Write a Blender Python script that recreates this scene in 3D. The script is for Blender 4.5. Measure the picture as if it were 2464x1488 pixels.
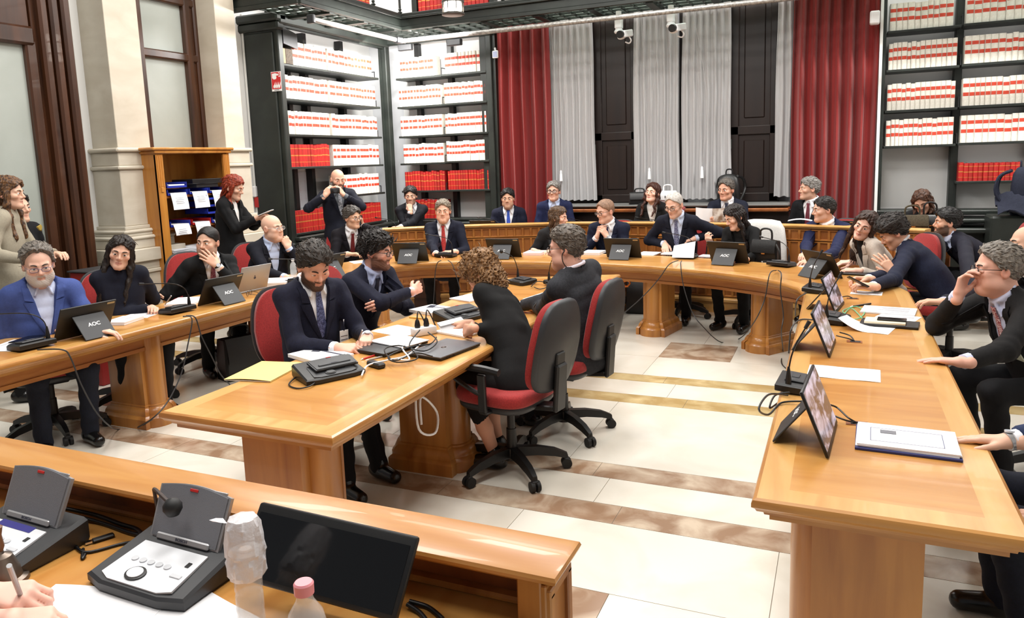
import bpy, bmesh, math, random
import numpy as np
from mathutils import Vector, Matrix
random.seed(7)
for o in list(bpy.data.objects): bpy.data.objects.remove(o)
S = bpy.context.scene
C = S.collection
PI = math.pi

# ------------------------------------------------------------------ camera (fitted to the vanishing points of the room)
F, PX, PY, CAMH = 1796.0, 1232.0, 643.0, 1.72
YAW, PITCH, ROLL = 0.415637552, 0.141419301, -0.0339968078
def rotm(a, b, c):
    B = np.array([[1, 0, 0], [0, 0, -1], [0, 1, 0]], float)
    A = np.array([[math.cos(a), math.sin(a), 0], [-math.sin(a), math.cos(a), 0], [0, 0, 1]])
    P = np.array([[1, 0, 0], [0, math.cos(b), -math.sin(b)], [0, math.sin(b), math.cos(b)]])
    Q = np.array([[math.cos(c), -math.sin(c), 0], [math.sin(c), math.cos(c), 0], [0, 0, 1]])
    return Q @ P @ B @ A
RC = rotm(YAW, PITCH, ROLL)
cam = bpy.data.cameras.new('camera'); camo = bpy.data.objects.new('camera', cam); C.objects.link(camo)
cam.sensor_width = 36; cam.lens = F / 2464 * 36; cam.shift_y = -(744 - PY) / 2464; cam.clip_start = .05
camo.matrix_world = Matrix(((RC[0][0], -RC[1][0], -RC[2][0], 0), (RC[0][1], -RC[1][1], -RC[2][1], 0),
                            (RC[0][2], -RC[1][2], -RC[2][2], CAMH), (0, 0, 0, 1)))
S.camera = camo
# a ray of the photograph met with a plane of the room (surveying helper)
def ray(u, v): return RC.T @ np.array([(u - PX) / F, (v - PY) / F, 1.0])
def atz(u, v, z):
    d = ray(u, v); t = (z - CAMH) / d[2]; return Vector((t * d[0], t * d[1], z))
def aty(u, v, y):
    d = ray(u, v); t = y / d[1]; return Vector((t * d[0], y, CAMH + t * d[2]))
def atx(u, v, x):
    d = ray(u, v); t = x / d[0]; return Vector((x, t * d[1], CAMH + t * d[2]))

# ------------------------------------------------------------------ world, light, exposure
S.view_settings.view_transform = 'Standard'; S.view_settings.look = 'None'
S.view_settings.gamma = 1.0; S.view_settings.exposure = 0.46; S.view_settings.use_curve_mapping = False
S.cycles.use_denoising = True
S.cycles.max_bounces = 6; S.cycles.diffuse_bounces = 3; S.cycles.glossy_bounces = 3; S.cycles.transmission_bounces = 5
S.cycles.transparent_max_bounces = 8; S.cycles.caustics_reflective = False; S.cycles.caustics_refractive = False
S.cycles.sample_clamp_indirect = 6
W = bpy.data.worlds.new('world'); S.world = W; W.use_nodes = True
W.node_tree.nodes['Background'].inputs[0].default_value = (.95, .97, 1, 1)
W.node_tree.nodes['Background'].inputs[1].default_value = 0.16
def area(name, loc, size, power, target=None, col=(1, .98, .95), sy=None, spread=None):
    l = bpy.data.lights.new(name, 'AREA'); l.energy = power; l.color = col
    l.shape = 'RECTANGLE' if sy else 'SQUARE'; l.size = size
    if sy: l.size_y = sy
    if spread: l.spread = spread
    o = bpy.data.objects.new(name, l); C.objects.link(o); o.location = loc
    if target: o.rotation_euler = (Vector(target) - Vector(loc)).to_track_quat('-Z', 'Y').to_euler()
    return o
# chandelier level light over the hall; the last is added to brighten the dais
for i, (x, y, p) in enumerate([(-4.2, 2.2, 75), (-.6, 2.0, 72), (-4.3, 5.4, 78), (-.4, 5.4, 78), (-2.2, 7.6, 66), (-2.2, 3.8, 62), (-1.7, .2, 44)]):
    area('hall_lamp_and_fill', (x, y, 5.3), 1.1, p)
for x, y, sx, sy in ((-5.9, 8.3, .9, 2.4), (-3.0, 9.5, 3.6, .9), (1.0, 9.5, 3.4, .9)): area('gallery_glow_fill', (x, y, 5.6), sx, 70, (x, y, 0), (1, .98, .95), sy)  # unseen lights added above the gallery so its glass panels glow
# spotlights under the gallery that wash the bookcases
area('shelf_wash', (-5.2, 8.5, 3.40), 1.9, 72, (-6.4, 8.5, 2.35), (1, .98, .95), .08)
o = area('shelf_wash', (-5.35, 9.0, 3.40), 1.6, 62, (-5.35, 9.9, 2.35), (1, .98, .95), .08)
area('shelf_wash', (1.3, 8.75, 3.9), 2.0, 110, (1.3, 9.9, 2.5), (1, .98, .95), .1)
def spot(name, loc, target, power, deg, blend=.5, rad=.06):
    l = bpy.data.lights.new(name, 'SPOT'); l.energy = power; l.spot_size = math.radians(deg); l.spot_blend = blend
    l.shadow_soft_size = rad; l.color = (1, .97, .92)
    o = bpy.data.objects.new(name, l); C.objects.link(o); o.location = loc
    o.rotation_euler = (Vector(target) - Vector(loc)).to_track_quat('-Z', 'Y').to_euler()
spot('gallery_spot', (-3.0, 6.6, 5.2), (-2.6, 9.9, 2.2), 50, 60)
spot('gallery_spot', (-.6, 6.6, 5.2), (-1.3, 9.9, 2.2), 50, 60)

# ------------------------------------------------------------------ materials
def lin(c):
    c = c / 255.0
    return c / 12.92 if c <= .04045 else ((c + .055) / 1.055) ** 2.4
def rgb(r, g, b): return (lin(r), lin(g), lin(b), 1)
_m = {}
def mat(name, col, rough=.5, metal=0.0, spec=.5, noise=None, bump=None, emit=None, trans=0, coat=0, sheen=0, alpha=1):
    """noise=(scale xyz, second colour, low, high)  bump=(scale, strength)"""
    if name in _m: return _m[name]
    m = bpy.data.materials.new(name); m.use_nodes = True; nt = m.node_tree; b = nt.nodes['Principled BSDF']
    b.inputs['Base Color'].default_value = rgb(*col); b.inputs['Roughness'].default_value = rough
    b.inputs['Metallic'].default_value = metal; b.inputs['Specular IOR Level'].default_value = spec
    b.inputs['Coat Weight'].default_value = coat; b.inputs['Transmission Weight'].default_value = trans
    b.inputs['Sheen Weight'].default_value = sheen; b.inputs['Alpha'].default_value = alpha
    if emit:
        b.inputs['Emission Color'].default_value = rgb(*emit[0]); b.inputs['Emission Strength'].default_value = emit[1]
    if noise or bump: tc = nt.nodes.new('ShaderNodeTexCoord')
    if noise:
        mp = nt.nodes.new('ShaderNodeMapping'); mp.inputs['Scale'].default_value = noise[0]
        nz = nt.nodes.new('ShaderNodeTexNoise'); nz.inputs['Scale'].default_value = 1; nz.inputs['Detail'].default_value = 5
        nz.inputs['Distortion'].default_value = .6
        rp = nt.nodes.new('ShaderNodeValToRGB')
        rp.color_ramp.elements[0].color = rgb(*col); rp.color_ramp.elements[1].color = rgb(*noise[1])
        rp.color_ramp.elements[0].position = noise[2]; rp.color_ramp.elements[1].position = noise[3]
        L = nt.links.new
        L(tc.outputs['Object'], mp.inputs['Vector']); L(mp.outputs[0], nz.inputs['Vector']); L(nz.outputs['Fac'], rp.inputs[0])
        L(rp.outputs[0], b.inputs['Base Color'])
    if bump:
        n2 = nt.nodes.new('ShaderNodeTexNoise'); n2.inputs['Scale'].default_value = bump[0]; n2.inputs['Detail'].default_value = 3
        bp = nt.nodes.new('ShaderNodeBump'); bp.inputs['Strength'].default_value = bump[1]; bp.inputs['Distance'].default_value = .004
        nt.links.new(tc.outputs['Object'], n2.inputs['Vector']); nt.links.new(n2.outputs['Fac'], bp.inputs['Height'])
        nt.links.new(bp.outputs[0], b.inputs['Normal'])
    _m[name] = m
    return m
def woodm(name, a, b, sc, rough=.28): return mat(name, a, rough, noise=(sc, b, .38, .68), coat=.15)
WTX = woodm('honey_wood_grain_x', (198, 145, 78), (178, 120, 54), (1.2, 9, 9))
WTY = woodm('honey_wood_grain_y', (198, 145, 78), (178, 120, 54), (9, 1.2, 9))
WBX = woodm('pale_border_grain_x', (210, 163, 98), (192, 140, 74), (1.2, 12, 12))
WBY = woodm('pale_border_grain_y', (210, 163, 98), (192, 140, 74), (12, 1.2, 12))
WEDGE = woodm('moulding_wood', (186, 133, 70), (162, 106, 48), (3, 3, 20), .3)
WLEG = woodm('leg_wood', (186, 128, 62), (148, 90, 40), (9, 9, .9), .32)
WAPR = woodm('apron_wood', (176, 116, 56), (150, 88, 38), (2, 2, 12), .35)
WPAN = woodm('panel_wood', (166, 104, 48), (140, 80, 34), (6, 6, 3), .38)
WRED = woodm('red_brown_wood', (150, 86, 40), (112, 58, 24), (8, 8, 1.2), .35)
WDARK = mat('dark_walnut', (74, 42, 22), .32, noise=((10, 10, 1), (44, 24, 13), .35, .7), coat=.2)
WSHUT = mat('shutter_wood', (34, 21, 16), .4, noise=((10, 10, 1), (24, 14, 11), .35, .7))
WCAB = woodm('cabinet_wood', (196, 134, 58), (168, 104, 40), (8, 8, 1), .35)
IRON = mat('dark_green_iron', (38, 43, 39), .45, spec=.4, noise=((3, 3, 3), (30, 34, 31), .4, .6))
IRON2 = mat('worn_iron', (72, 78, 74), .45, metal=.3)
STEEL = mat('brushed_steel', (170, 170, 170), .35, metal=.9)
PIPE = mat('galvanised_tube', (180, 178, 174), .4, metal=.5, noise=((30, 3, 30), (140, 138, 134), .4, .6))
CHROME = mat('chrome', (215, 215, 218), .15, metal=1)
PLASTER = mat('white_plaster', (226, 226, 224), .8)
GREYP = mat('cool_grey_plaster', (205, 207, 210), .8)
STONE = mat('cream_limestone', (206, 198, 182), .45, noise=((2.5, 2.5, 6), (192, 182, 164), .35, .7))
CEILM = mat('ceiling_paint', (225, 220, 210), .9)
MARBW = mat('white_marble', (226, 221, 209), .16, noise=((2.2, 2.2, 2.2), (208, 200, 184), .48, .8), spec=.45)
MARBW2 = mat('white_marble_warm', (218, 211, 197), .16, noise=((2.6, 2.6, 2.6), (232, 227, 216), .4, .75), spec=.45)
MARBB = mat('brown_breccia', (150, 120, 96), .16, noise=((5, 5, 5), (204, 186, 164), .38, .66), spec=.45)
MARBO = mat('ochre_breccia', (172, 146, 98), .16, noise=((5, 5, 5), (206, 186, 140), .38, .66), spec=.45)
JOINT = mat('floor_joint', (150, 140, 124), .6)
REDC = mat('red_curtain_cloth', (128, 24, 22), .85, sheen=.2)
GREYC = mat('silver_grey_curtain_cloth', (176, 175, 176), .8)
BLK = mat('black_plastic', (13, 13, 14), .42)
BLK2 = mat('charcoal_plastic', (40, 41, 44), .45)
GRY = mat('grey_plastic', (106, 108, 114), .5)
LGRY = mat('light_grey_plastic', (222, 224, 228), .45)
SILV = mat('silver_plastic', (168, 168, 170), .35, metal=.5)
PAPER = mat('white_paper', (236, 236, 238), .85)
PAPER2 = mat('grey_printed_paper', (206, 208, 214), .85)
INK = mat('printed_ink', (70, 72, 86), .8)
NAVYINK = mat('navy_cover', (42, 48, 104), .6)
REDF = mat('red_upholstery', (158, 38, 36), .9, noise=((160, 160, 160), (138, 30, 30), .4, .6), sheen=.15)
RUB = mat('black_rubber', (14, 14, 15), .6)
WHITEB = mat('white_vellum', (228, 224, 214), .7, noise=((30, 30, 30), (214, 208, 196), .4, .7))
REDL = mat('red_spine_label', (196, 62, 38), .6)
REDB = mat('red_cloth_binding', (186, 34, 28), .55, noise=((40, 40, 8), (160, 26, 22), .4, .6))
REDB2 = mat('dark_red_binding', (160, 28, 24), .55)
GOLD = mat('gold_tooling', (206, 140, 70), .4, metal=.4)
SCREEN = mat('dark_screen_glass', (8, 9, 12), .12)
GLASSF = mat('frosted_glass', (176, 182, 176), .5, noise=((1, 1, 1), (150, 156, 148), .3, .8))
BLUEP = mat('blue_tray_plastic', (28, 48, 158), .45)
REDP = mat('red_plastic', (190, 34, 30), .45)
YELL = mat('yellow_card', (246, 216, 128), .75)
CLEAR = mat('clear_plastic', (245, 248, 250), .06, spec=.7, alpha=.30)
PINK = mat('pink_cap_plastic', (234, 150, 158), .45)
LEATH = mat('black_leather', (13, 12, 13), .42, bump=(120, .2))
WHITEP = mat('white_plastic', (235, 235, 236), .45)
GREENC = mat('green_cord', (110, 196, 150), .6)
EMLAMP = mat('lamp_glass', (255, 250, 240), .4, emit=((255, 246, 232), 14))

# ------------------------------------------------------------------ mesh helpers
class MB:
    def __init__(s): s.v = []; s.f = []; s.m = []
    def add(s, vs, fs, mi=0):
        n = len(s.v); s.v += [tuple(p) for p in vs]; s.f += [tuple(i + n for i in f) for f in fs]; s.m += [mi] * len(fs)
        return s
    def box(s, c, d, bev=0, rz=0, M=None, mi=0, seg=1):
        x, y, z = d[0] / 2, d[1] / 2, d[2] / 2
        if bev <= 0:
            vs = [(sx * x, sy * y, sz * z) for sx in (-1, 1) for sy in (-1, 1) for sz in (-1, 1)]
            fs = [(0, 1, 3, 2), (4, 6, 7, 5), (0, 4, 5, 1), (2, 3, 7, 6), (0, 2, 6, 4), (1, 5, 7, 3)]
        else:
            bm = bmesh.new(); bmesh.ops.create_cube(bm, size=1); bmesh.ops.scale(bm, vec=d, verts=bm.verts)
            bmesh.ops.bevel(bm, geom=bm.edges[:], offset=min(bev, min(d) * .49), segments=seg, affect='EDGES', profile=.5)
            vs = [v.co[:] for v in bm.verts]; fs = [[v.index for v in f.verts] for f in bm.faces]; bm.free()
        R = Matrix.Rotation(rz, 4, 'Z') if M is None else M
        T = Matrix.Translation(c) @ R
        return s.add([T @ Vector(v) for v in vs], fs, mi)
    def bar(s, p0, p1, w, h, bev=0, mi=0):                       # box beam between two points
        p0, p1 = Vector(p0), Vector(p1); d = p1 - p0
        q = d.to_track_quat('X', 'Z').to_matrix().to_4x4()
        return s.box((p0 + p1) / 2, (d.length, w, h), bev, M=q, mi=mi)
    def cyl(s, p0, p1, r0, r1=None, n=16, mi=0, cap=True):
        r1 = r0 if r1 is None else r1; p0, p1 = Vector(p0), Vector(p1)
        q = (p1 - p0).to_track_quat('Z', 'X'); vs = []
        for p, r in ((p0, r0), (p1, r1)):
            for i in range(n):
                a = 2 * PI * i / n; vs.append(p + q @ Vector((r * math.cos(a), r * math.sin(a), 0)))
        fs = [(i, (i + 1) % n, n + (i + 1) % n, n + i) for i in range(n)]
        if cap: fs += [tuple(range(n - 1, -1, -1)), tuple(range(n, 2 * n))]
        return s.add(vs, fs, mi)
    def lathe(s, prof, c=(0, 0, 0), n=24, mi=0, M=None):
        vs = []; fs = []; k = len(prof); M = M or Matrix()
        for r, z in prof:
            for i in range(n):
                a = 2 * PI * i / n; vs.append(Vector(c) + M @ Vector((r * math.cos(a), r * math.sin(a), z)))
        for j in range(k - 1):
            for i in range(n):
                fs.append((j * n + i, j * n + (i + 1) % n, (j + 1) * n + (i + 1) % n, (j + 1) * n + i))
        if prof[0][0] > 1e-5: fs.append(tuple(range(n - 1, -1, -1)))
        if prof[-1][0] > 1e-5: fs.append(tuple((k - 1) * n + i for i in range(n)))
        return s.add(vs, fs, mi)
    def tube(s, pts, r, n=8, mi=0, sub=4, rad=None):
        pts = [Vector(p) for p in pts]
        if sub > 1 and len(pts) > 2:
            q = []; rr = []
            for i in range(len(pts) - 1):
                a = pts[max(i - 1, 0)]; b = pts[i]; c = pts[i + 1]; d = pts[min(i + 2, len(pts) - 1)]
                for k in range(sub):
                    t = k / sub
                    q.append(.5 * ((2 * b) + (c - a) * t + (2 * a - 5 * b + 4 * c - d) * t * t + (3 * b - a - 3 * c + d) * t ** 3))
                    if rad: rr.append(rad[i] * (1 - t) + rad[i + 1] * t)
            q.append(pts[-1]); pts = q
            if rad: rr.append(rad[-1]); rad = rr
        vs = []; fs = []; up = Vector((0, 0, 1)); last = None
        for i, p in enumerate(pts):
            d = (pts[min(i + 1, len(pts) - 1)] - pts[max(i - 1, 0)])
            if d.length < 1e-9: d = Vector((0, 0, 1))
            d.normalize()
            x = last - d * last.dot(d) if last else d.orthogonal()
            if x.length < 1e-6: x = d.orthogonal()
            x.normalize(); last = x; y = d.cross(x); R = rad[i] if rad else r
            for k in range(n):
                a = 2 * PI * k / n; vs.append(p + x * R * math.cos(a) + y * R * math.sin(a))
        for i in range(len(pts) - 1):
            for k in range(n): fs.append((i * n + k, i * n + (k + 1) % n, (i + 1) * n + (k + 1) % n, (i + 1) * n + k))
        fs += [tuple(range(n - 1, -1, -1)), tuple((len(pts) - 1) * n + k for k in range(n))]
        return s.add(vs, fs, mi)
    def prism(s, poly, z0, z1, mi=0, M=None):                     # polygon in xy, extruded in z
        n = len(poly); M = M or Matrix()
        vs = [M @ Vector((p[0], p[1], z0)) for p in poly] + [M @ Vector((p[0], p[1], z1)) for p in poly]
        fs = [(i, (i + 1) % n, n + (i + 1) % n, n + i) for i in range(n)] + [tuple(range(n - 1, -1, -1)), tuple(range(n, 2 * n))]
        return s.add(vs, fs, mi)
    def rings(s, rings, mi=0, caps=True, closed=True):            # loft through rings of equal count
        n = len(rings[0]); vs = [p for r in rings for p in r]; fs = []
        for j in range(len(rings) - 1):
            for i in range(n if closed else n - 1):
                fs.append((j * n + i, j * n + (i + 1) % n, (j + 1) * n + (i + 1) % n, (j + 1) * n + i))
        if caps: fs += [tuple(range(n - 1, -1, -1)), tuple((len(rings) - 1) * n + i for i in range(n))]
        return s.add(vs, fs, mi)
    def sheet(s, grid, th, mi=0, nrm=None):                       # grid of points given a thickness
        nr, nc = len(grid), len(grid[0]); P = np.array([[list(p) for p in r] for r in grid], float)
        du = np.gradient(P, axis=0) if nr > 1 else None; dv = np.gradient(P, axis=1)
        N = np.cross(du, dv); N /= np.linalg.norm(N, axis=2, keepdims=True) + 1e-12
        A = (P + N * th / 2).reshape(-1, 3); B = (P - N * th / 2).reshape(-1, 3); k = nr * nc; fs = []
        for i in range(nr - 1):
            for j in range(nc - 1):
                a, b, c, d = i * nc + j, i * nc + j + 1, (i + 1) * nc + j + 1, (i + 1) * nc + j
                fs += [(a, d, c, b), (k + a, k + b, k + c, k + d)]
        bd = [j for j in range(nc)] + [i * nc + nc - 1 for i in range(1, nr)] + [(nr - 1) * nc + j for j in range(nc - 2, -1, -1)] + [i * nc for i in range(nr - 2, 0, -1)]
        for i in range(len(bd)):
            a, b = bd[i], bd[(i + 1) % len(bd)]; fs.append((a, b, k + b, k + a))
        return s.add(np.vstack([A, B]).tolist(), fs, mi)
    def mesh(s, name, mats, ang=35):
        me = bpy.data.meshes.new(name); me.from_pydata([tuple(v) for v in s.v], [], s.f)
        for m in (mats if isinstance(mats, (list, tuple)) else [mats]): me.materials.append(m)
        if any(s.m): me.polygons.foreach_set('material_index', s.m)
        if ang:
            me.polygons.foreach_set('use_smooth', [True] * len(me.polygons)); me.set_sharp_from_angle(angle=math.radians(ang))
        me.update(); return me
    def build(s, name, mats, parent=None, ang=35, world=False):
        if world and parent:
            L = parent.location; s.v = [(p[0] - L.x, p[1] - L.y, p[2] - L.z) for p in s.v]
        o = bpy.data.objects.new(name, s.mesh(name, mats, ang)); C.objects.link(o)
        if parent: o.parent = parent
        return o
def tag(o, label, cat, group=None):
    o['label'] = label; o['category'] = cat
    if group: o['group'] = group
    return o
def thing(name, label, cat, loc=(0, 0, 0), rz=0, group=None):
    o = bpy.data.objects.new(name, None); C.objects.link(o); o.empty_display_size = .1
    o.location = loc; o.rotation_euler = (0, 0, rz); return tag(o, label, cat, group)
def struct(mb, name, m, parent=None, ang=35):
    o = mb.build(name, m, parent, ang)
    if not parent: o['kind'] = 'structure'
    return o
KIDS = {}
def dup(root, loc, rz, label, group=None, mirror=False):
    r = root.copy(); C.objects.link(r); r.location = loc; r.rotation_euler = (0, 0, rz); r['label'] = label
    if group: r['group'] = group
    def rec(a, b):
        for ch in [o for o in a.children]:
            c = ch.copy(); C.objects.link(c); c.parent = b; rec(ch, c)
    rec(root, r)
    return r
def textmesh(name, txt, size, m, depth=.0006, bold=False, shear=0):
    cu = bpy.data.curves.new(name, 'FONT'); cu.body = txt; cu.size = size; cu.extrude = depth; cu.align_x = 'CENTER'; cu.align_y = 'CENTER'; cu.shear = shear
    if bold: cu.offset = size * .018
    o = bpy.data.objects.new(name, cu); C.objects.link(o); dg = bpy.context.evaluated_depsgraph_get()
    me = bpy.data.meshes.new_from_object(o.evaluated_get(dg)); bpy.data.objects.remove(o); bpy.data.curves.remove(cu)
    me.materials.clear(); me.materials.append(m); return me
ORD = 'first second third fourth fifth sixth seventh eighth ninth tenth eleventh twelfth thirteenth fourteenth fifteenth sixteenth seventeenth eighteenth nineteenth twentieth'.split()
# ================================================================== THE SETTING
XW, YW, XC, YB = -6.77, 10.12, -6.23, 9.75          # left wall, back wall, spine planes of the bookcases
X0, X1, Y0 = -7.6, 3.2, -1.2
b = MB(); b.box(((X0 + X1) / 2, (Y0 + YW) / 2, -.053), (X1 - X0, YW - Y0 + .4, .1), mi=0)
def slabs(xs, y0, y1, mi):
    for a, c in zip(xs[:-1], xs[1:]):
        k = mi if mi != 9 else random.choice([1, 1, 2])
        b.box(((a + c) / 2, (y0 + y1) / 2, -.0015), (c - a - .003, y1 - y0 - .003, .003), mi=k)
def xs(step, off): return [X0] + [x for x in np.arange(X0 + off, X1, step)] + [X1]
slabs(xs(1.15, .45), -1.2, 2.10, 9)
ylist = [(2.10, 2.66, 'T'), (2.66, 3.22, 9), (3.22, 3.41, 3), (3.41, 3.71, 9), (3.71, 3.90, 3), (3.90, 4.97, 9), (4.97, 5.16, 4), (5.16, 5.49, 9),
         (5.49, 5.67, 4), (5.67, 6.23, 9), (6.23, 6.78, 'T'), (6.78, 7.5, 9), (7.5, 8.05, 9), (8.05, 8.6, 3), (8.6, 10.1, 9)]
for i, (a, c, k) in enumerate(ylist):
    if k == 'T':
        tx = [X0, -6.4, -5.8, -3.95, -3.35, -1.4, -.8, 1.4, 2.0, X1]
        for j in range(len(tx) - 1): slabs(tx[j:j + 2], a, c, 3 if j % 2 else 9)
    else: slabs(xs(1.2 if k == 9 else .95, [.7, .2, .95, .5][i % 4]), a, c, k)
struct(b, 'floor', [JOINT, MARBW, MARBW2, MARBB, MARBO], ang=None)
ZC = 6.6
struct(MB().box((-2.2, 4.5, ZC + .05), (X1 - X0 + 1, 13, .1)), 'ceiling', CEILM)
struct(MB().box((XW - .15, 7.65, ZC / 2), (.3, 5.3, ZC)).box((XW - .15, 1.5, 5.2), (.3, 6.6, 3)), 'wall_left', PLASTER)
struct(MB().box((-2.2, YW + .15, ZC / 2), (X1 - X0 + 1, .3, ZC)), 'wall_back', GREYP)
struct(MB().box((X1 + .15, 4.5, ZC / 2), (.3, 12, ZC)), 'wall_right', PLASTER)

# ---- stone piers on the left wall
def pier(y0, y1, xk):
    b = MB(); x0 = XW - .02
    def ring(z0, z1, g, bev=.006): b.box(((x0 + xk + g) / 2, (y0 + y1) / 2, (z0 + z1) / 2), (xk + g - x0, y1 - y0 + 2 * g, z1 - z0), bev)
    ring(0, .16, .16); ring(.16, .74, .13); ring(.74, .775, .15); ring(.775, .86, .135); ring(.86, .985, .17); ring(.985, 1.07, .10)
    ring(1.07, 1.11, .115, .015); ring(1.11, 1.135, .08); ring(1.135, 1.175, .09, .015); ring(1.175, 1.21, .055); ring(1.21, 1.76, .03)
    ring(1.76, 1.80, .055, .012); ring(1.80, 1.93, .03); ring(1.93, 1.975, .06, .015); ring(1.975, ZC - .3, 0, .004)
    return b
o = pier(5.19, 5.57, -6.42).build('stone_pier', STONE); o['kind'] = 'structure'; o['label'] = 'cream stone pier with stepped base beside the tall wooden door'
o = pier(6.60, 6.90, -6.42).build('stone_pier', STONE); o['kind'] = 'structure'; o['label'] = 'cream stone pier behind the red-haired woman'

# ---- wooden vestibule door with frosted glass, far left
d = MB(); XD = -6.5
for y in (4.585, 4.69, 4.80):                       # ribbed jamb
    d.box((XD + .02, y, 2.3), (.16, .085, 4.6), .02)
d.box((XD - .03, 4.69, 2.3), (.12, .37, 4.6), .01)
d.box((XD, 3.3, 2.93), (.14, 2.4, .16), .02); d.box((XD - .03, 3.3, 3.3), (.08, 2.4, .6), .01); d.box((XD, 3.3, 3.75), (.16, 2.4, .3), .02)
d.box((XD - .02, 3.3, 3.32), (.12, 1.9, .36), .03)
d.box((XD, 4.02, 1.45), (.1, .09, 2.9), .015); d.box((XD, 4.47, 1.45), (.1, .10, 2.9), .015); d.box((XD, 3.3, .12), (.1, 2.4, .24), .01)
d1 = struct(d, 'door_1', WDARK)
struct(MB().box((XD - .01, 3.3, 1.5), (.02, 2.3, 2.75)), 'glass_pane', GLASSF, d1)
struct(MB().box((XD - .35, 4.88, 2.3), (.7, .02, 4.6)), 'side_glass', GLASSF, d1)
# ---- window with wooden frame between the piers
w = MB(); XN = XW + .02
for y in (5.62, 5.82, 6.47, 6.60): w.box((XN, y, 2.7), (.12, .085, 3.9), .015)
w.box((XN - .02, 6.56, 2.7), (.1, .2, 3.9), .01)
for z in (1.0, 2.98, 3.58, 4.5): w.box((XN, 6.1, z), (.11, 1.1, .09), .015)
w1 = struct(w, 'window_1', WDARK)
struct(MB().box((XN - .02, 6.1, 2.7), (.02, 1.0, 3.8)), 'glass_pane', GLASSF, w1)

# ================================================================== WINDOW BAY with shutters and curtains
b = MB()
for x0, x1 in ((-3.10, -2.46), (-1.30, -.70), (-1.94, -1.84), (-3.70, -3.05)):
    b.box(((x0 + x1) / 2, 10.0, 2.6), (x1 - x0, .06, 3.1))
w2 = struct(b, 'window_2', WSHUT)
def shutter(x0, x1, label):
    t = MB(); cx = (x0 + x1) / 2; wd = x1 - x0
    for x in (x0 + .05, x1 - .05): t.box((x, 9.95, 2.6), (.1, .06, 3.0), .008)
    for z in (1.16, 2.0, 4.05): t.box((cx, 9.95, z), (wd, .06, .11), .008)
    t.box((cx, 9.962, 2.6), (wd - .16, .03, 3.0)); t.box((cx, 9.955, 3.05), (wd - .32, .04, 1.8), .012); t.box((cx, 9.955, 1.58), (wd - .32, .04, .6), .012)
    o = t.build('window_shutter', WSHUT, w2)
    MB().cyl((x1 - .03, 9.9, 2.32), (x1 - .03, 9.9, 2.68), .013, n=8).build('bolt_handle', IRON, o)
    MB().cyl((x0 + .0, 9.9, 1.78), (x0 + .0, 9.9, 1.90), .02, n=8).build('latch', IRON2, o)
shutter(-3.08, -2.48, ''); shutter(-1.29, -.72, '')
b = MB(); b.box((-2.1, 9.68, .5), (3.1, .4, 1.0)); 
w3 = struct(b, 'trim_1', WSHUT)
struct(MB().box((-2.1, 9.63, 1.035), (3.1, .50, .045), .012), 'window_sill', WRED, w3)
struct(MB().box((-2.1, 9.66, 1.09), (3.1, .46, .03), .01), 'marble_slab', mat('grey_sill_stone', (104, 104, 102), .5), w3)
struct(MB().box((-4.58, 9.92, 1.9), (.24, .3, 3.9)), 'trim_2', IRON)
def curtain(name, x0, x1, z0, z1, y, m, folds, amp, label, cat, flare=0, seed=1, hem=True):
    rnd = random.Random(seed); n = max(24, int(folds * 14)); k = 26; g = []
    ph = [rnd.uniform(-.5, .5) for _ in range(int(folds) + 3)]; am = [rnd.uniform(.55, 1.2) for _ in range(int(folds) + 3)]
    for j in range(k + 1):
        t = j / k; z = z1 + (z0 - z1) * t; row = []
        for i in range(n + 1):
            s = i / n; q = s * folds; a = int(q)
            x = x0 + (x1 - x0) * s + flare * t * (s - .5) + .006 * math.sin(9 * t + 5 * s)
            w_ = math.sin(2 * PI * q + ph[a] * math.sin(3 * t)) * am[a] * amp * (.75 + .25 * t) + .25 * amp * math.sin(4 * PI * q + 2 * t)
            row.append((x, y + w_, z + (.006 * math.sin(2 * PI * q) if j == k else 0)))
        g.append(row)
    o = MB().sheet(g, .006).build(name, m, ang=60); tag(o, label, cat); return o
c1 = curtain('red_curtain', -4.50, -3.66, .12, 3.62, 9.80, REDC, 5, .075, 'dark red curtain hanging beside the corner bookcase, left of the window', 'curtain', seed=3)
c2 = curtain('red_curtain', -.55, .37, .12, 4.3, 9.72, REDC, 7, .07, 'wide dark red curtain hanging right of the window beside the right bookcase', 'curtain', seed=5)
gz = [(-3.67, -3.07, 1.15, 'silver grey curtain hanging next to the left red curtain'), (-2.50, -1.94, 1.18, 'silver grey curtain in mid window, left one of the middle pair'),
      (-1.87, -1.29, 1.15, 'silver grey curtain in mid window, right one of the middle pair'), (-.73, -.53, 1.17, 'narrow silver grey curtain beside the wide right red curtain')]
for i, (x0, x1, z0, lb) in enumerate(gz):
    o = curtain('grey_curtain', x0, x1, z0, 4.0, 9.84, GREYC, 7 if x1 - x0 > .4 else 2.5, .026, lb, 'curtain', flare=.05, seed=11 + i)
    if i < 3:
        xc = [-3.53, -2.30, -1.62][i]; zt = 1.55
        MB().tube([(xc + .02 + (.22 if i == 0 else .16) * (-1 if i == 2 else 1), 9.79, 3.6), (xc + .05, 9.785, 2.5), (xc, 9.78, zt)], .003, 5).tube([(xc - .1, 9.79, 3.6), (xc - .04, 9.785, 2.5), (xc, 9.78, zt)], .003, 5).build('draw_cord', GREYC, o)
        MB().lathe([(.004, .02), (.014, .0), (.012, -.02), (.016, -.03), (.022, -.13), (0, -.13)], (xc, 9.78, zt), 10).build('tassel', WHITEP, o)

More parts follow.
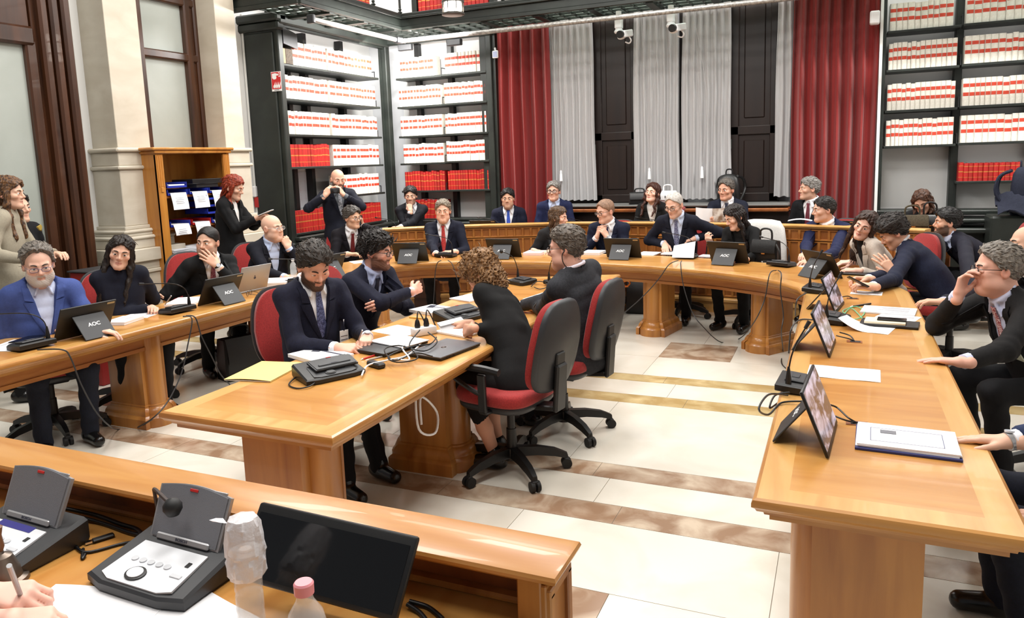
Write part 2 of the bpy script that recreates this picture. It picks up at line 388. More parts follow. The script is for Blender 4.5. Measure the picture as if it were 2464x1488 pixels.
# ================================================================== IRON GALLERY above the bookcases
ga = thing('iron_gallery', 'dark green iron gallery with glass floor panels above the bookcases', 'gallery', (-5.53, 9.06, 3.52))
GX, GY = -5.53, 9.06
def fascia(b, p0, p1, n):                              # stepped beam: n = outward direction
    p0, p1, n = Vector(p0), Vector(p1), Vector(n)
    for dz, h, o in ((.025, .05, .0), (.10, .10, -.02), (.165, .03, .015), (.20, .04, .005)):
        b.bar(p0 + n * o + Vector((0, 0, dz)), p1 + n * o + Vector((0, 0, dz)), .06, h, .006)
f = MB(); fascia(f, (GX, 6.95, 3.52), (GX, GY, 3.52), (1, 0, 0)); fascia(f, (GX, GY, 3.52), (3.1, GY, 3.52), (0, -1, 0)); fascia(f, (-6.8, 6.95, 3.52), (GX, 6.95, 3.52), (0, -1, 0))
f.build('fascia_beam', IRON, ga, world=True)
g = MB(); gl = MB()
for y in np.arange(7.0, 9.7, .16): g.box((-5.87, y, 3.545), (.66, .014, .03))
for x in (-6.15, -5.98, -5.81, -5.64): g.box((x, 8.35, 3.545), (.014, 2.75, .03))
for y in (7.55, 8.25, 8.95): g.box((-5.87, y, 3.53), (.66, .09, .05))
for x in np.arange(-5.4, 3.1, .16): g.box((x, 9.4, 3.545), (.014, .66, .03))
for y in (9.12, 9.29, 9.46, 9.63): g.box((-1.2, y, 3.545), (8.6, .014, .03))
for x in np.arange(-5.0, 3, .72): g.box((x, 9.4, 3.53), (.09, .66, .05))
g.build('floor_grid', IRON, ga, world=True)
GLP = mat('gallery_glass', (214, 226, 216), .4); nt = GLP.node_tree; tr_ = nt.nodes.new('ShaderNodeBsdfTranslucent'); tr_.inputs[0].default_value = (.82, .9, .84, 1); mx_ = nt.nodes.new('ShaderNodeMixShader'); mx_.inputs[0].default_value = .9
nt.links.new(nt.nodes['Principled BSDF'].outputs[0], mx_.inputs[1]); nt.links.new(tr_.outputs[0], mx_.inputs[2]); nt.links.new(mx_.outputs[0], nt.nodes['Material Output'].inputs[0])
gl.box((-5.87, 8.0, 3.565), (.66, 2.05, .012)); gl.box((-1.2, 9.4, 3.565), (8.7, .66, .012))
gl.build('floor_glass', GLP, ga, world=True)
def rail_post(x, y):
    b = MB(); b.cyl((x, y, 3.66), (x, y, 4.72), .016, n=10)
    for z, r in ((3.70, .026), (3.76, .034), (3.80, .024), (4.0, .022), (4.68, .03)): b.lathe([(.012, z - .02), (r, z), (.012, z + .02)], (x, y, 0), 10)
    b.build('rail_post', IRON, ga, world=True)
for y in (6.98, 7.72, 8.42, 9.06): rail_post(GX, y)
for x in np.arange(-4.78, 3, .78): rail_post(x, GY)
for z in (4.05, 4.72): MB().bar((GX, 6.98, z), (GX, GY, z), .02, .03).bar((GX, GY, z), (3.1, GY, z), .02, .03).build('hand_rail', IRON, ga, world=True)
tb = MB().tube([(-5.53, 7.15, 3.385), (-5.53, 8.9, 3.385)], .03, 12, sub=1).tube([(-5.53, 9.06, 3.385), (2.6, 9.06, 3.385)], .03, 12, sub=1)
o = tb.build('ceiling_conduit', PIPE, ang=60); tag(o, 'long galvanised metal tube running under the gallery edge', 'tube')
MB().box((-5.53, 7.14, 3.385), (.1, .05, .1), .01).build('end_fitting', BLK2, o); MB().box((-5.53, 8.98, 3.385), (.08, .12, .08), .01).build('corner_fitting', BLK2, o)

# ---- bookcase frames
SH = [2.985, 2.57, 2.138, 1.735, 1.325]               # shelf heights shared by all three cases
def shelf(parent, x0, y0, x1, y1, z): MB().box(((x0 + x1) / 2, (y0 + y1) / 2, z - .014), (abs(x1 - x0), abs(y1 - y0), .028), .003).build('shelf_board', IRON2 if False else IRON, parent, world=True)
bl = thing('bookcase', 'tall dark green iron bookcase on left wall behind the standing photographer', 'bookcase', (-6.5, 8.5, 0))
MB().box((-6.74, 8.55, 2.0), (.03, 2.4, 3.2)).build('back_panel', PLASTER, bl, world=True)
p = MB(); p.box((-6.48, 7.40, 1.75), (.55, .09, 3.5), .01); p.box((-6.48, 7.345, 2.1), (.42, .03, 2.5), .012)
p.box((-6.48, 7.38, 3.42), (.62, .13, .1), .02); p.box((-6.49, 7.38, 3.52), (.68, .18, .1), .02); p.box((-6.48, 7.39, .4), (.6, .12, .8), .02); p.build('end_post', IRON, bl, world=True)
MB().box((XC + .0, 9.70, 1.75), (.11, .11, 3.5), .008).box((XC - .03, 9.62, 1.75), (.03, .03, 3.5)).build('corner_post', IRON, bl, world=True)
MB().box((-6.2, 8.55, 3.52), (.10, 2.4, .17), .02).box((-6.23, 8.55, 3.43), (.06, 2.4, .04)).build('cornice_beam', IRON, bl, world=True)
MB().box((-6.38, 8.55, .84), (.5, 2.3, .05), .01).box((-6.05, 8.4, .66), (.26, 2.6, .06), .01).box((-6.25, 8.4, .33), (.4, 2.6, .64), .01).build('base_ledge', IRON, bl, world=True)
for y in (8.0, 8.36, 9.18): MB().box((-6.66, y, 2.0), (.1, .07, 3.0)).build('upright', BLK, bl, world=True)
for z in SH[:4]:
    shelf(bl, XC - .36, 7.45, XC + .01, 8.36, z); shelf(bl, XC - .36, 8.36, XC + .01, 9.5, z)
shelf(bl, XC - .36, 8.36, XC + .01, 9.5, SH[4]); shelf(bl, XC - .36, 7.45, XC + .01, 9.5, .905)
for z in SH: MB().box((XC - .12, 9.50, z + .09), (.12, .006, .012)).box((XC - .06, 9.50, z + .045), (.012, .006, .1)).box((XC - .18, 9.50, z + .045), (.012, .006, .1)).build('book_end', BLK2, bl, world=True)
for y in (8.0, 9.0): MB().prism([(0, 0), (.22, .0), (0, -.14)], -.04, .04, M=Matrix.Translation((-6.7, y, 3.36)) @ Matrix.Rotation(PI / 2, 4, 'X')).build('corbel', BLK, bl, world=True)
bc = thing('bookcase', 'tall dark green iron bookcase on back wall between corner and left red curtain', 'bookcase', (-5.3, 9.95, 0))
MB().box((-5.3, 10.09, 2.0), (1.75, .03, 3.2)).build('back_panel', PLASTER, bc, world=True)
MB().box((-4.55, 9.80, 1.8), (.09, .14, 3.6), .01).build('end_post', IRON, bc, world=True)
MB().box((-5.35, 9.72, 3.53), (1.75, .10, .15), .02).build('cornice_beam', IRON, bc, world=True)
MB().box((-5.3, 9.85, .84), (1.6, .5, .05), .01).build('base_ledge', IRON, bc, world=True)
for x in (-5.85, -5.30, -4.66): MB().box((x, 10.03, 2.0), (.07, .1, 3.0)).build('upright', BLK, bc, world=True)
for i, z in enumerate(SH): shelf(bc, -6.08, YB - .01, -5.31, YB + .32, z); shelf(bc, -5.31, YB - .01, -4.60, YB + .32, z + (.004 if i != 3 else .01))
shelf(bc, -6.08, YB - .01, -4.60, YB + .32, .905)
for z in SH: MB().box((-5.33, YB + .1, z + .10), (.006, .14, .012)).box((-5.33, YB + .035, z + .05), (.006, .012, .1)).build('book_end', BLK2, bc, world=True)
for x in (-5.0, -5.8): MB().box((x, 9.60, 3.39), (.22, .08, .09), .01).cyl((x, 9.60, 3.44), (x, 9.60, 3.5), .012).build('spot_lamp', BLK2, bc, world=True)
br = thing('bookcase', 'tall dark green iron bookcase on back wall right of the red curtain', 'bookcase', (1.2, 9.95, 0))
MB().box((1.7, 10.09, 2.2), (2.7, .03, 3.6)).build('back_panel', PLASTER, br, world=True)
MB().box((.41, 9.82, 2.2), (.06, .2, 4.4), .006).build('end_post', IRON, br, world=True)
for x in (1.185, 1.93, 2.65): MB().box((x, 9.99, 2.2), (.08, .14, 4.2), .006).build('upright', IRON, br, world=True)
SR = [3.03, 2.60, 2.145, 1.742]
for z in SR: shelf(br, .45, YB - .01, 1.175, YB + .3, z); shelf(br, 1.195, YB - .01, 1.92, YB + .3, z + .008); shelf(br, 1.94, YB - .01, 2.65, YB + .3, z)
shelf(br, 1.195, YB - .01, 1.92, YB + .3, 1.322)
for z in SR: MB().box((1.185, YB + .08, z + .11), (.006, .16, .012)).box((1.185, YB + .01, z + .055), (.006, .012, .11)).build('book_end', BLK2, br, world=True)
cb = MB(); cb.box((1.75, 9.8, .98), (2.7, .36, .05), .01).box((1.75, 9.70, .90), (2.7, .5, .04), .01).box((1.75, 9.66, .80), (2.7, .6, .05), .012).box((1.75, 9.72, .39), (2.7, .46, .78), .01)
for x in (1.0, 1.65, 2.3): cb.box((x, 9.485, .4), (.52, .02, .52), .008)
cb.build('base_cabinet', IRON, br, world=True)
struct(MB().box((.385, 9.86, 2.2), (.03, .5, 4.4)), 'trim_3', PLASTER)

# ================================================================== BOOKS (every volume its own object, shared meshes)
def book_mesh(name, w, h, d, kind):                   # spine at y=0 facing -y, base z=0
    b = MB(); n = 5; r = .011
    def spine(z0, z1, mi, off=0):
        if mi and kind == 'w':
            spine(z0, z1, 0); off = .0006
            b.rings([[(-w / 2 * math.cos(a) * 1.0, -r * math.sin(a) - off + .012, z) for a in np.linspace(.42, PI - .42, 5)] for z in (z0, z1)], mi, caps=False, closed=False); return
        P = [];
        for z in (z0, z1):
            row = []
            for i in range(n + 1):
                a = PI * i / n; row.append((-w / 2 * math.cos(a), -r * math.sin(a) - off + .012, z))
            P.append(row)
        b.rings(P, mi, caps=False, closed=False)
    mi = 0
    cuts = [(0, .36 * h, 0), (.36 * h, .49 * h, 1), (.49 * h, .68 * h, 0), (.68 * h, .81 * h, 1), (.81 * h, h, 0)] if kind == 'w' else \
           [(0, .2 * h, 0), (.2 * h, .22 * h, 1), (.22 * h, .48 * h, 0), (.48 * h, .53 * h, 1), (.53 * h, .8 * h, 0), (.8 * h, .83 * h, 1), (.83 * h, h, 0)]
    for z0, z1, m_ in cuts: spine(z0, z1, m_, .0004 if m_ else 0)
    b.box((-w / 2 + .0015, .012 + d / 2, h / 2), (.003, d, h)); b.box((w / 2 - .0015, .012 + d / 2, h / 2), (.003, d, h))
    b.box((0, .012 + d / 2, h / 2), (w - .006, d - .004, h - .008), mi=2)
    return b.mesh(name, {'w': [WHITEB, REDL, PAPER], 'r': [REDB, GOLD, PAPER], 'd': [REDB2, GOLD, PAPER]}[kind], 40)
BM = {}
def bmesh_for(kind, w, h):
    k = (kind, round(w, 3), round(h, 2))
    if k not in BM: BM[k] = book_mesh('bound_volume', k[1], k[2], .2, kind)
    return BM[k]
def row(p0, p1, z, n, kind, h, where, lean=None, cat='book'):
    """n volumes standing side by side from p0 to p1 (xy of the spines), seen from in front left to right"""
    p0, p1 = Vector((p0[0], p0[1], 0)), Vector((p1[0], p1[1], 0)); L = (p1 - p0).length; ang = math.atan2(p1.y - p0.y, p1.x - p0.x)
    ws = [random.choice([.86, .95, 1.0, 1.06, 1.16]) for _ in range(n)]; sc = L / sum(ws); t = 0
    for i in range(n):
        w = ws[i] * sc; c = p0 + (p1 - p0) * ((t + w / 2) / L); t += w; hh = h + random.choice([0, 0, 0, .005, -.008])
        kk = random.choice(['r', 'r', 'd']) if kind == 'r' else kind
        o = bpy.data.objects.new({'w': 'white_volume', 'r': 'red_volume'}[kind], bmesh_for(kk, round(w - .0015, 3), hh)); C.objects.link(o)
        dpt = random.uniform(-.006, .01); o.location = (c.x - math.sin(ang) * dpt, c.y + math.cos(ang) * dpt, z)
        o.rotation_euler = (0, lean or 0, ang)
        pos = ORD[i] + ' from left' if i < len(ORD) else 'last on right'
        tag(o, ('white volume with red spine labels, ' if kind == 'w' else 'red cloth volume, ') + pos + ', ' + where, cat, ('white volumes, ' if kind == 'w' else 'red volumes, ') + where)
XS = XC - .03; YS = YB + .02
nm = ['top', 'second', 'third', 'fourth', 'fifth', 'bottom']
row((XS, 7.66), (XS, 8.34), SH[0], 11, 'w', .29, 'left half, top shelf, left bookcase')
row((XS, 8.38), (XS, 9.40), SH[0], 14, 'w', .29, 'right half, top shelf, left bookcase')
for k in (1, 2):
    row((XS, 7.47), (XS, 8.34), SH[k], 16, 'w', .29, 'left half, %s shelf, left bookcase' % nm[k])
    row((XS, 8.38), (XS, 9.47), SH[k], 15, 'w', .29, 'right half, %s shelf, left bookcase' % nm[k])
row((XS, 7.47), (XS, 8.30), SH[3], 14, 'r', .28, 'left half, fourth shelf, left bookcase')
row((XS, 8.38), (XS, 9.47), SH[3], 14, 'w', .285, 'right half, fourth shelf, left bookcase')
row((XS, 8.50), (XS, 9.44), SH[4], 14, 'w', .285, 'fifth shelf, left bookcase')
row((XS, 7.47), (XS, 8.36), .905, 16, 'r', .27, 'left half, bottom shelf, left bookcase')
row((XS, 8.40), (XS, 9.44), .905, 14, 'r', .27, 'right half, bottom shelf, left bookcase')
row((-6.02, YS), (-5.45, YS), SH[0], 11, 'w', .29, 'left half, top shelf, corner bookcase')
row((-5.27, YS), (-4.63, YS), SH[0] + .004, 11, 'w', .29, 'right half, top shelf, corner bookcase')
for k in (1, 2):
    row((-6.06, YS), (-5.35, YS), SH[k], 14, 'w', .29, 'left half, %s shelf, corner bookcase' % nm[k])
    row((-5.30, YS), (-4.62, YS), SH[k] + .004, 14, 'w', .29, 'right half, %s shelf, corner bookcase' % nm[k])
row((-6.04, YS), (-5.35, YS), SH[3], 13, 'w', .28, 'left half, fourth shelf, corner bookcase')
row((-5.30, YS), (-4.62, YS), SH[3] + .01, 14, 'w', .285, 'right half, fourth shelf, corner bookcase')
row((-6.04, YS), (-5.35, YS), SH[4], 15, 'r', .28, 'left half, fifth shelf, corner bookcase')
row((-5.30, YS), (-4.62, YS), SH[4] + .004, 16, 'r', .28, 'right half, fifth shelf, corner bookcase')
row((-6.04, YS), (-5.40, YS), .905, 11, 'r', .28, 'bottom shelf, corner bookcase', lean=.09)
for zi, (nl, nr) in enumerate(((10, 9), (14, 11), (14, 12), (14, 10))):
    wh = nm[zi] + ' shelf, right bookcase'
    row((.47, YS), (1.10 if zi == 0 else 1.15, YS), SR[zi], nl, 'w', .30, 'left half, ' + wh); row((1.22, YS), (1.90, YS), SR[zi] + .008, nr, 'w', .30, 'right half, ' + wh)
row((1.22, YS), (1.82, YS), 1.322, 12, 'r', .20, 'low shelf, right bookcase')
# gallery level shelf with red volumes, cut by the top of the picture
ug = thing('bookcase', 'gallery level shelves of red volumes above the iron gallery', 'bookcase', (-5.2, 9.95, 3.6))
MB().box((-5.2, 10.1, 4.3), (3.2, .03, 1.4)).build('back_panel', PLASTER, ug, world=True); shelf(ug, -6.2, YB - .01, -3.6, YB + .3, 3.90); shelf(ug, XC - .3, 7.4, XC + .01, 9.5, 3.90)
for x in (-5.72, -4.48): MB().box((x, 9.82, 4.2), (.08, .12, 1.3), .006).build('upright', IRON, ug, world=True)
row((XS, 8.05), (XS, 9.45), 3.90, 18, 'r', .29, 'gallery shelf over left bookcase'); row((-5.66, YS), (-4.54, YS), 3.90, 18, 'r', .29, 'gallery shelf over corner bookcase')
MB().box((XC - .1, 7.50, SH[0] + .09), (.2, .09, .18), .003)
o = MB().box((XC - .1, 7.575, SH[0] + .093), (.2, .13, .18), .004).build('document_box', mat('speckled_box', (96, 84, 72), .8, noise=((60, 60, 60), (70, 60, 52), .4, .6))); tag(o, 'speckled brown document box on top shelf under the black loudspeaker', 'box')
o = MB().box((XC - .1, 7.48, SH[0] + .093), (.2, .05, .18), .003).build('document_box', mat('tan_box', (160, 140, 112), .8)); tag(o, 'narrow tan box at the left end of the top shelf', 'box')
sp = MB(); sp.rings([[(XC + .02, 7.46, 3.22), (XC + .02, 7.72, 3.18), (XC + .02, 7.72, 3.36), (XC + .02, 7.46, 3.42)], [(XC - .2, 7.48, 3.24), (XC - .2, 7.66, 3.22), (XC - .2, 7.66, 3.36), (XC - .2, 7.48, 3.40)]])
o = sp.build('loudspeaker', BLK2, ang=None); tag(o, 'black loudspeaker mounted above the top shelf of the left bookcase', 'loudspeaker')
MB().tube([(XC - .05, 7.52, 3.40), (XC - .08, 7.56, 3.5), (XC - .1, 7.66, 3.46)], .008, 6).build('cable', BLK, o)
# ================================================================== TABLES
HT = .715
def offs(poly, d):                                     # inward mitre offset of a counter-clockwise polygon
    n = len(poly); out = []
    for i in range(n):
        a, b, c = Vector(poly[i - 1]), Vector(poly[i]), Vector(poly[(i + 1) % n])
        u = (b - a).normalized(); v = (c - b).normalized(); nu = Vector((-u.y, u.x)); nv = Vector((-v.y, v.x)); m = nu + nv
        k = max(m.length_squared / 2, .3); out.append(b + m / k * d)
    return out
def ccw(p): return p if sum(p[i - 1][0] * p[i][1] - p[i][0] * p[i - 1][1] for i in range(len(p))) > 0 else p[::-1]
def slab_top(root, outline, npan, z, bw, mats_panel, mats_border, grain=1):
    """table top from an outline whose first npan points and last npan points face each other"""
    o0 = [Vector(p) for p in outline]; sg = 1 if sum(o0[i - 1].x * o0[i].y - o0[i].x * o0[i - 1].y for i in range(len(o0))) > 0 else -1
    lv = lambda d, zz: [(p.x, p.y, zz) for p in offs(o0, d * sg)]
    e = MB(); prof = [(.014, 0), (.004, -.005), (0, -.014), (0, -.026), (.010, -.034), (.014, -.042), (.032, -.050), (.034, -.058), (.048, -.064), (.048, -.078), (.06, -.08)]
    e.rings([lv(d, z + q) for d, q in prof], caps=False); n = len(o0)
    a = lv(.06, z - .08); k = npan
    for i in range(k - 1): e.add([a[i], a[i + 1], a[n - 2 - i], a[n - 1 - i]], [(0, 1, 2, 3)])
    e.build('edge_moulding', WEDGE, root, world=True)
    b = MB(); b.rings([lv(.014, z), lv(bw, z)], caps=False); b.build('border_band', mats_border, root, world=True, ang=None)
    p = MB(); a = lv(bw, z)
    for i in range(k - 1): p.add([a[i], a[i + 1], a[n - 2 - i], a[n - 1 - i]], [(0, 1, 2, 3)])
    p.build('tabletop', mats_panel, root, world=True, ang=None)
def footprint(w, t, r, both=False):                   # pedestal plan: w along x (across the table), t along y, half-round at +x
    P = [(-w / 2, -t / 2), (w / 2, -t / 2), (w / 2, -r)]
    P += [(w / 2 + r * .75 * math.cos(a), r * math.sin(a)) for a in np.linspace(-PI / 2 + .2, PI / 2 - .2, 9)] + [(w / 2, r), (w / 2, t / 2), (-w / 2, t / 2)]
    if both: P += [(-w / 2, r)] + [(-w / 2 - r * .75 * math.cos(a), r * math.sin(a)) for a in np.linspace(PI / 2 - .2, -PI / 2 + .2, 9)] + [(-w / 2, -r)]
    return P
def pedestal(root, x, y, rz, w=.32, t=.19, r=.068, both=False, top=.64):
    fp = footprint(w, t, r, both); M = Matrix.Translation((x, y, 0)) @ Matrix.Rotation(rz, 4, 'Z')
    lv = lambda d, z: [M @ Vector((p.x, p.y, z)) for p in offs(fp, -d)]
    b = MB(); b.rings([lv(d, z) for d, z in ((.055, 0), (.055, .065), (.048, .075), (.036, .085), (.034, .10), (.022, .125), (.008, .135), (.008, .145), (0, .15), (0, top))])
    return b.build('leg', WLEG, root, world=True, ang=30)
# ---- horseshoe table
inner = [(-4.16, 2.1), (-4.13, 3.2), (-4.12, 4.4), (-4.12, 5.4), (-4.13, 6.15), (-4.08, 6.42), (-3.93, 6.58), (-3.56, 6.73), (-2.97, 6.83), (-2.16, 6.86), (-1.60, 6.75), (-1.05, 6.56), (-.68, 6.35), (-.42, 6.12), (-.27, 5.88), (-.215, 5.6), (-.21, 4.6), (-.212, 3.4), (-.215, 2.165)]
outer = [(-4.84, 2.1), (-4.82, 3.2), (-4.82, 4.4), (-4.82, 5.4), (-4.84, 6.3), (-4.70, 6.85), (-4.38, 7.17), (-3.85, 7.38), (-3.1, 7.52), (-2.12, 7.56), (-1.38, 7.44), (-.76, 7.23), (-.28, 6.98), (.08, 6.68), (.36, 6.30), (.47, 5.85), (.485, 4.6), (.485, 3.4), (.485, 2.155)]
ut = thing('conference_table', 'long horseshoe shaped honey wood conference table with moulded edge', 'table', (-2.1, 6.9, 0))
slab_top(ut, inner + outer[::-1], len(inner), HT, .10, WTX, WBY)
def apron(root, path, z0, z1, d):
    b = MB(); g0 = []; P = [Vector(p) for p in path]; th = .02
    for i, p in enumerate(P):
        t = (P[min(i + 1, len(P) - 1)] - P[max(i - 1, 0)]).normalized(); nn = Vector((-t.y, t.x)) * d
        g0.append([(p.x + nn.x, p.y + nn.y, z0), (p.x + nn.x, p.y + nn.y, z1)])
    b.sheet(g0, th); 
    g1 = [[(a[0][0], a[0][1], z0 - .005), (a[0][0], a[0][1], z0 + .02)] for a in g0]; b.sheet(g1, th + .016)
    b.build('apron', WAPR, root, world=True)
apron(ut, [(-4.15, 2.2)] + inner[1:-2] + [(-.212, 2.62)], .535, HT - .07, .17)
apron(ut, [(-4.83, 2.2)] + outer[1:-2] + [(.485, 2.7)], .535, HT - .07, -.14)
for x, y, rz in ((-4.46, 3.57, 0), (-4.46, 4.92, 0), (-4.38, 6.35, -.5), (-3.36, 7.18, -1.35), (-1.60, 7.18, -PI / 2 - .2), (-.52, 6.80, -PI / 2 - .6)): pedestal(ut, x, y, rz)
pedestal(ut, .10, 2.44, PI, .30, .30, .09); pedestal(ut, .12, 3.95, PI); pedestal(ut, .12, 5.35, PI); pedestal(ut, -4.46, 2.2, 0)
# ---- centre table
ct = thing('conference_table', 'long rectangular honey wood table in the middle with cables and papers', 'table', (-2.17, 4.2, 0))
slab_top(ct, [(-2.63, 2.185), (-2.63, 6.05), (-1.725, 6.235), (-1.72, 2.175)][:0] + [(-2.63, 2.185), (-2.635, 5.85), (-2.45, 6.235)][:2] + [(-1.725, 6.235), (-1.72, 2.175)], 2, HT, .10, WTX, WBY)
for y in (2.42, 3.62, 4.75, 5.85): pedestal(ct, -2.12, y, 0, .30, .28, .09, both=True)
MB().box((-2.12, 4.1, .60), (.05, 3.4, .09), .005).build('stretcher', WAPR, ct, world=True)
# ---- back row bench with carved parapet
tp = [(920, 550.7), (1016, 546), (1112, 542), (1278, 537.8), (1370, 535), (1515, 534), (1691, 536.7), (1815, 538.8), (1940, 541.5), (2080, 546), (2211, 552)]
path = [atz(u, v, .98) for u, v in tp]; path = [Vector((p.x, p.y)) for p in path]
path = [path[0]] + [(path[i - 1] + path[i] * 2 + path[i + 1]) / 4 for i in range(1, len(path) - 1)] + [path[-1]]
path.append(path[-1] + (path[-1] - path[-2]).normalized() * .06)
def resample(P, step):
    d = [0]
    for a, b in zip(P[:-1], P[1:]): d.append(d[-1] + (b - a).length)
    n = max(2, round(d[-1] / step)); out = []
    for k in range(n + 1):
        t = d[-1] * k / n; i = max(j for j in range(len(d)) if d[j] <= t + 1e-9); i = min(i, len(P) - 2)
        out.append(P[i] + (P[i + 1] - P[i]) * ((t - d[i]) / (d[i + 1] - d[i])))
    return out
bp = resample(path, .097)
bb = thing('back_bench', 'back row bench with a carved wooden parapet of small square panels', 'bench', (-2.2, 8.4, 0))
def nrm(P, i):
    t = (P[min(i + 1, len(P) - 1)] - P[max(i - 1, 0)]).normalized(); return Vector((t.y, -t.x))      # towards the hall
fr = MB()
def cell(a, b, na, nb, z0, z1, fw, dp):
    q = lambda s, z, d: (lambda p, n: (p.x + n.x * d, p.y + n.y * d, z))(a + (b - a) * s, na + (nb - na) * s)
    w = (b - a).length; s0 = fw / w; zf = fw
    A = [q(0, z0, 0), q(1, z0, 0), q(1, z1, 0), q(0, z1, 0)]; B = [q(s0, z0 + zf, 0), q(1 - s0, z0 + zf, 0), q(1 - s0, z1 - zf, 0), q(s0, z1 - zf, 0)]
    Cc = [q(s0 + .06, z0 + zf + .006, -dp), q(1 - s0 - .06, z0 + zf + .006, -dp), q(1 - s0 - .06, z1 - zf - .006, -dp), q(s0 + .06, z1 - zf - .006, -dp)]
    fr.add(A + B + Cc, [(i, (i + 1) % 4, 4 + (i + 1) % 4, 4 + i) for i in range(4)] + [(4 + i, 4 + (i + 1) % 4, 8 + (i + 1) % 4, 8 + i) for i in range(4)])
    fr.add(Cc, [(0, 1, 2, 3)], 1)
for i in range(len(bp) - 1):
    na, nb = nrm(bp, i), nrm(bp, i + 1)
    for z0, z1 in ((.825, .935), (.43, .815), (.30, .42), (.18, .30)): cell(bp[i], bp[i + 1], na, nb, z0, z1, .011, .014)
fr.build('carved_parapet', [WAPR, WPAN], bb, world=True, ang=None)
def ext(profile, name, m):                              # profile of (outward, z)
    b = MB(); b.rings([[(p.x + nrm(bp, i).x * o, p.y + nrm(bp, i).y * o, z) for o, z in profile] for i, p in enumerate(bp)]); b.build(name, m, bb, world=True)
ext([(-.12, .945), (.012, .945), (.02, .955), (.03, .965), (.03, .975), (.022, .98), (-.12, .98)], 'top_rail', WBX)
ext([(-.03, .0), (.012, .0), (.012, .12), (.03, .125), (.03, .15), (.012, .165), (-.03, .17)], 'base_moulding', WBX)
ext([(-.04, .16), (-.015, .16), (-.015, .95), (-.04, .95)], 'back_board', WAPR)
ext([(-.62, .745), (-.03, .745), (-.03, .775), (-.62, .775)], 'desktop', WTX)
# ---- president's dais in the foreground
da = thing('dais_desk', 'raised wooden dais desk with a long ledge in the foreground', 'desk', (-1.5, 1.0, 0))
DY0, DY1, DZ, DX = 1.205, 1.357, .95, -.465
b = MB(); P = [(-3.4, DY0), (DX, DY0), (DX, DY1), (-3.4, DY1)]
lv = lambda d, z: [(p.x, p.y, z) for p in offs(P, d)]
b.rings([lv(.012, DZ), lv(.003, DZ - .004), lv(0, DZ - .011), lv(.004, DZ - .02), lv(.014, DZ - .024), lv(.022, DZ - .034)])
b.build('ledge', woodm('ledge_wood', (190, 136, 72), (172, 112, 50), (1.3, 14, 14), .3), da, world=True)
MB().box(((-3.4 + DX - .04) / 2, 1.325, .87), (2.9, .03, .14)).build('back_panel', WRED, da, world=True)
e = MB(); e.box((DX - .05, 1.28, .46), (.05, .125, .92), .003)
for z0, z1 in ((.73, .90), (.1, .69)):
    e.box((DX - .022, 1.232, (z0 + z1) / 2), (.012, .022, z1 - z0), .003); e.box((DX - .022, 1.33, (z0 + z1) / 2), (.012, .022, z1 - z0), .003)
    e.box((DX - .022, 1.28, z1), (.012, .12, .02), .003); e.box((DX - .022, 1.28, z0), (.012, .12, .02), .003)
e.box((DX - .06, 1.225, .87), (.05, .02, .13), .003); e.build('end_panel', WLEG, da, world=True)
MB().box((-1.95, .86, .805), (2.85, .92, .03), .004).build('desktop', woodm('dais_top_wood', (204, 150, 80), (188, 126, 58), (9, 1.2, 9), .3), da, world=True)
MB().box((-1.95, 1.30, .828), (2.85, .03, .016), .005).box((DX - .075, .95, .828), (.03, .5, .018), .006).build('desk_rim', WLEG, da, world=True)
MB().box((-1.95, 1.33, .37), (2.85, .03, .74)).build('front_board', WLEG, da, world=True)
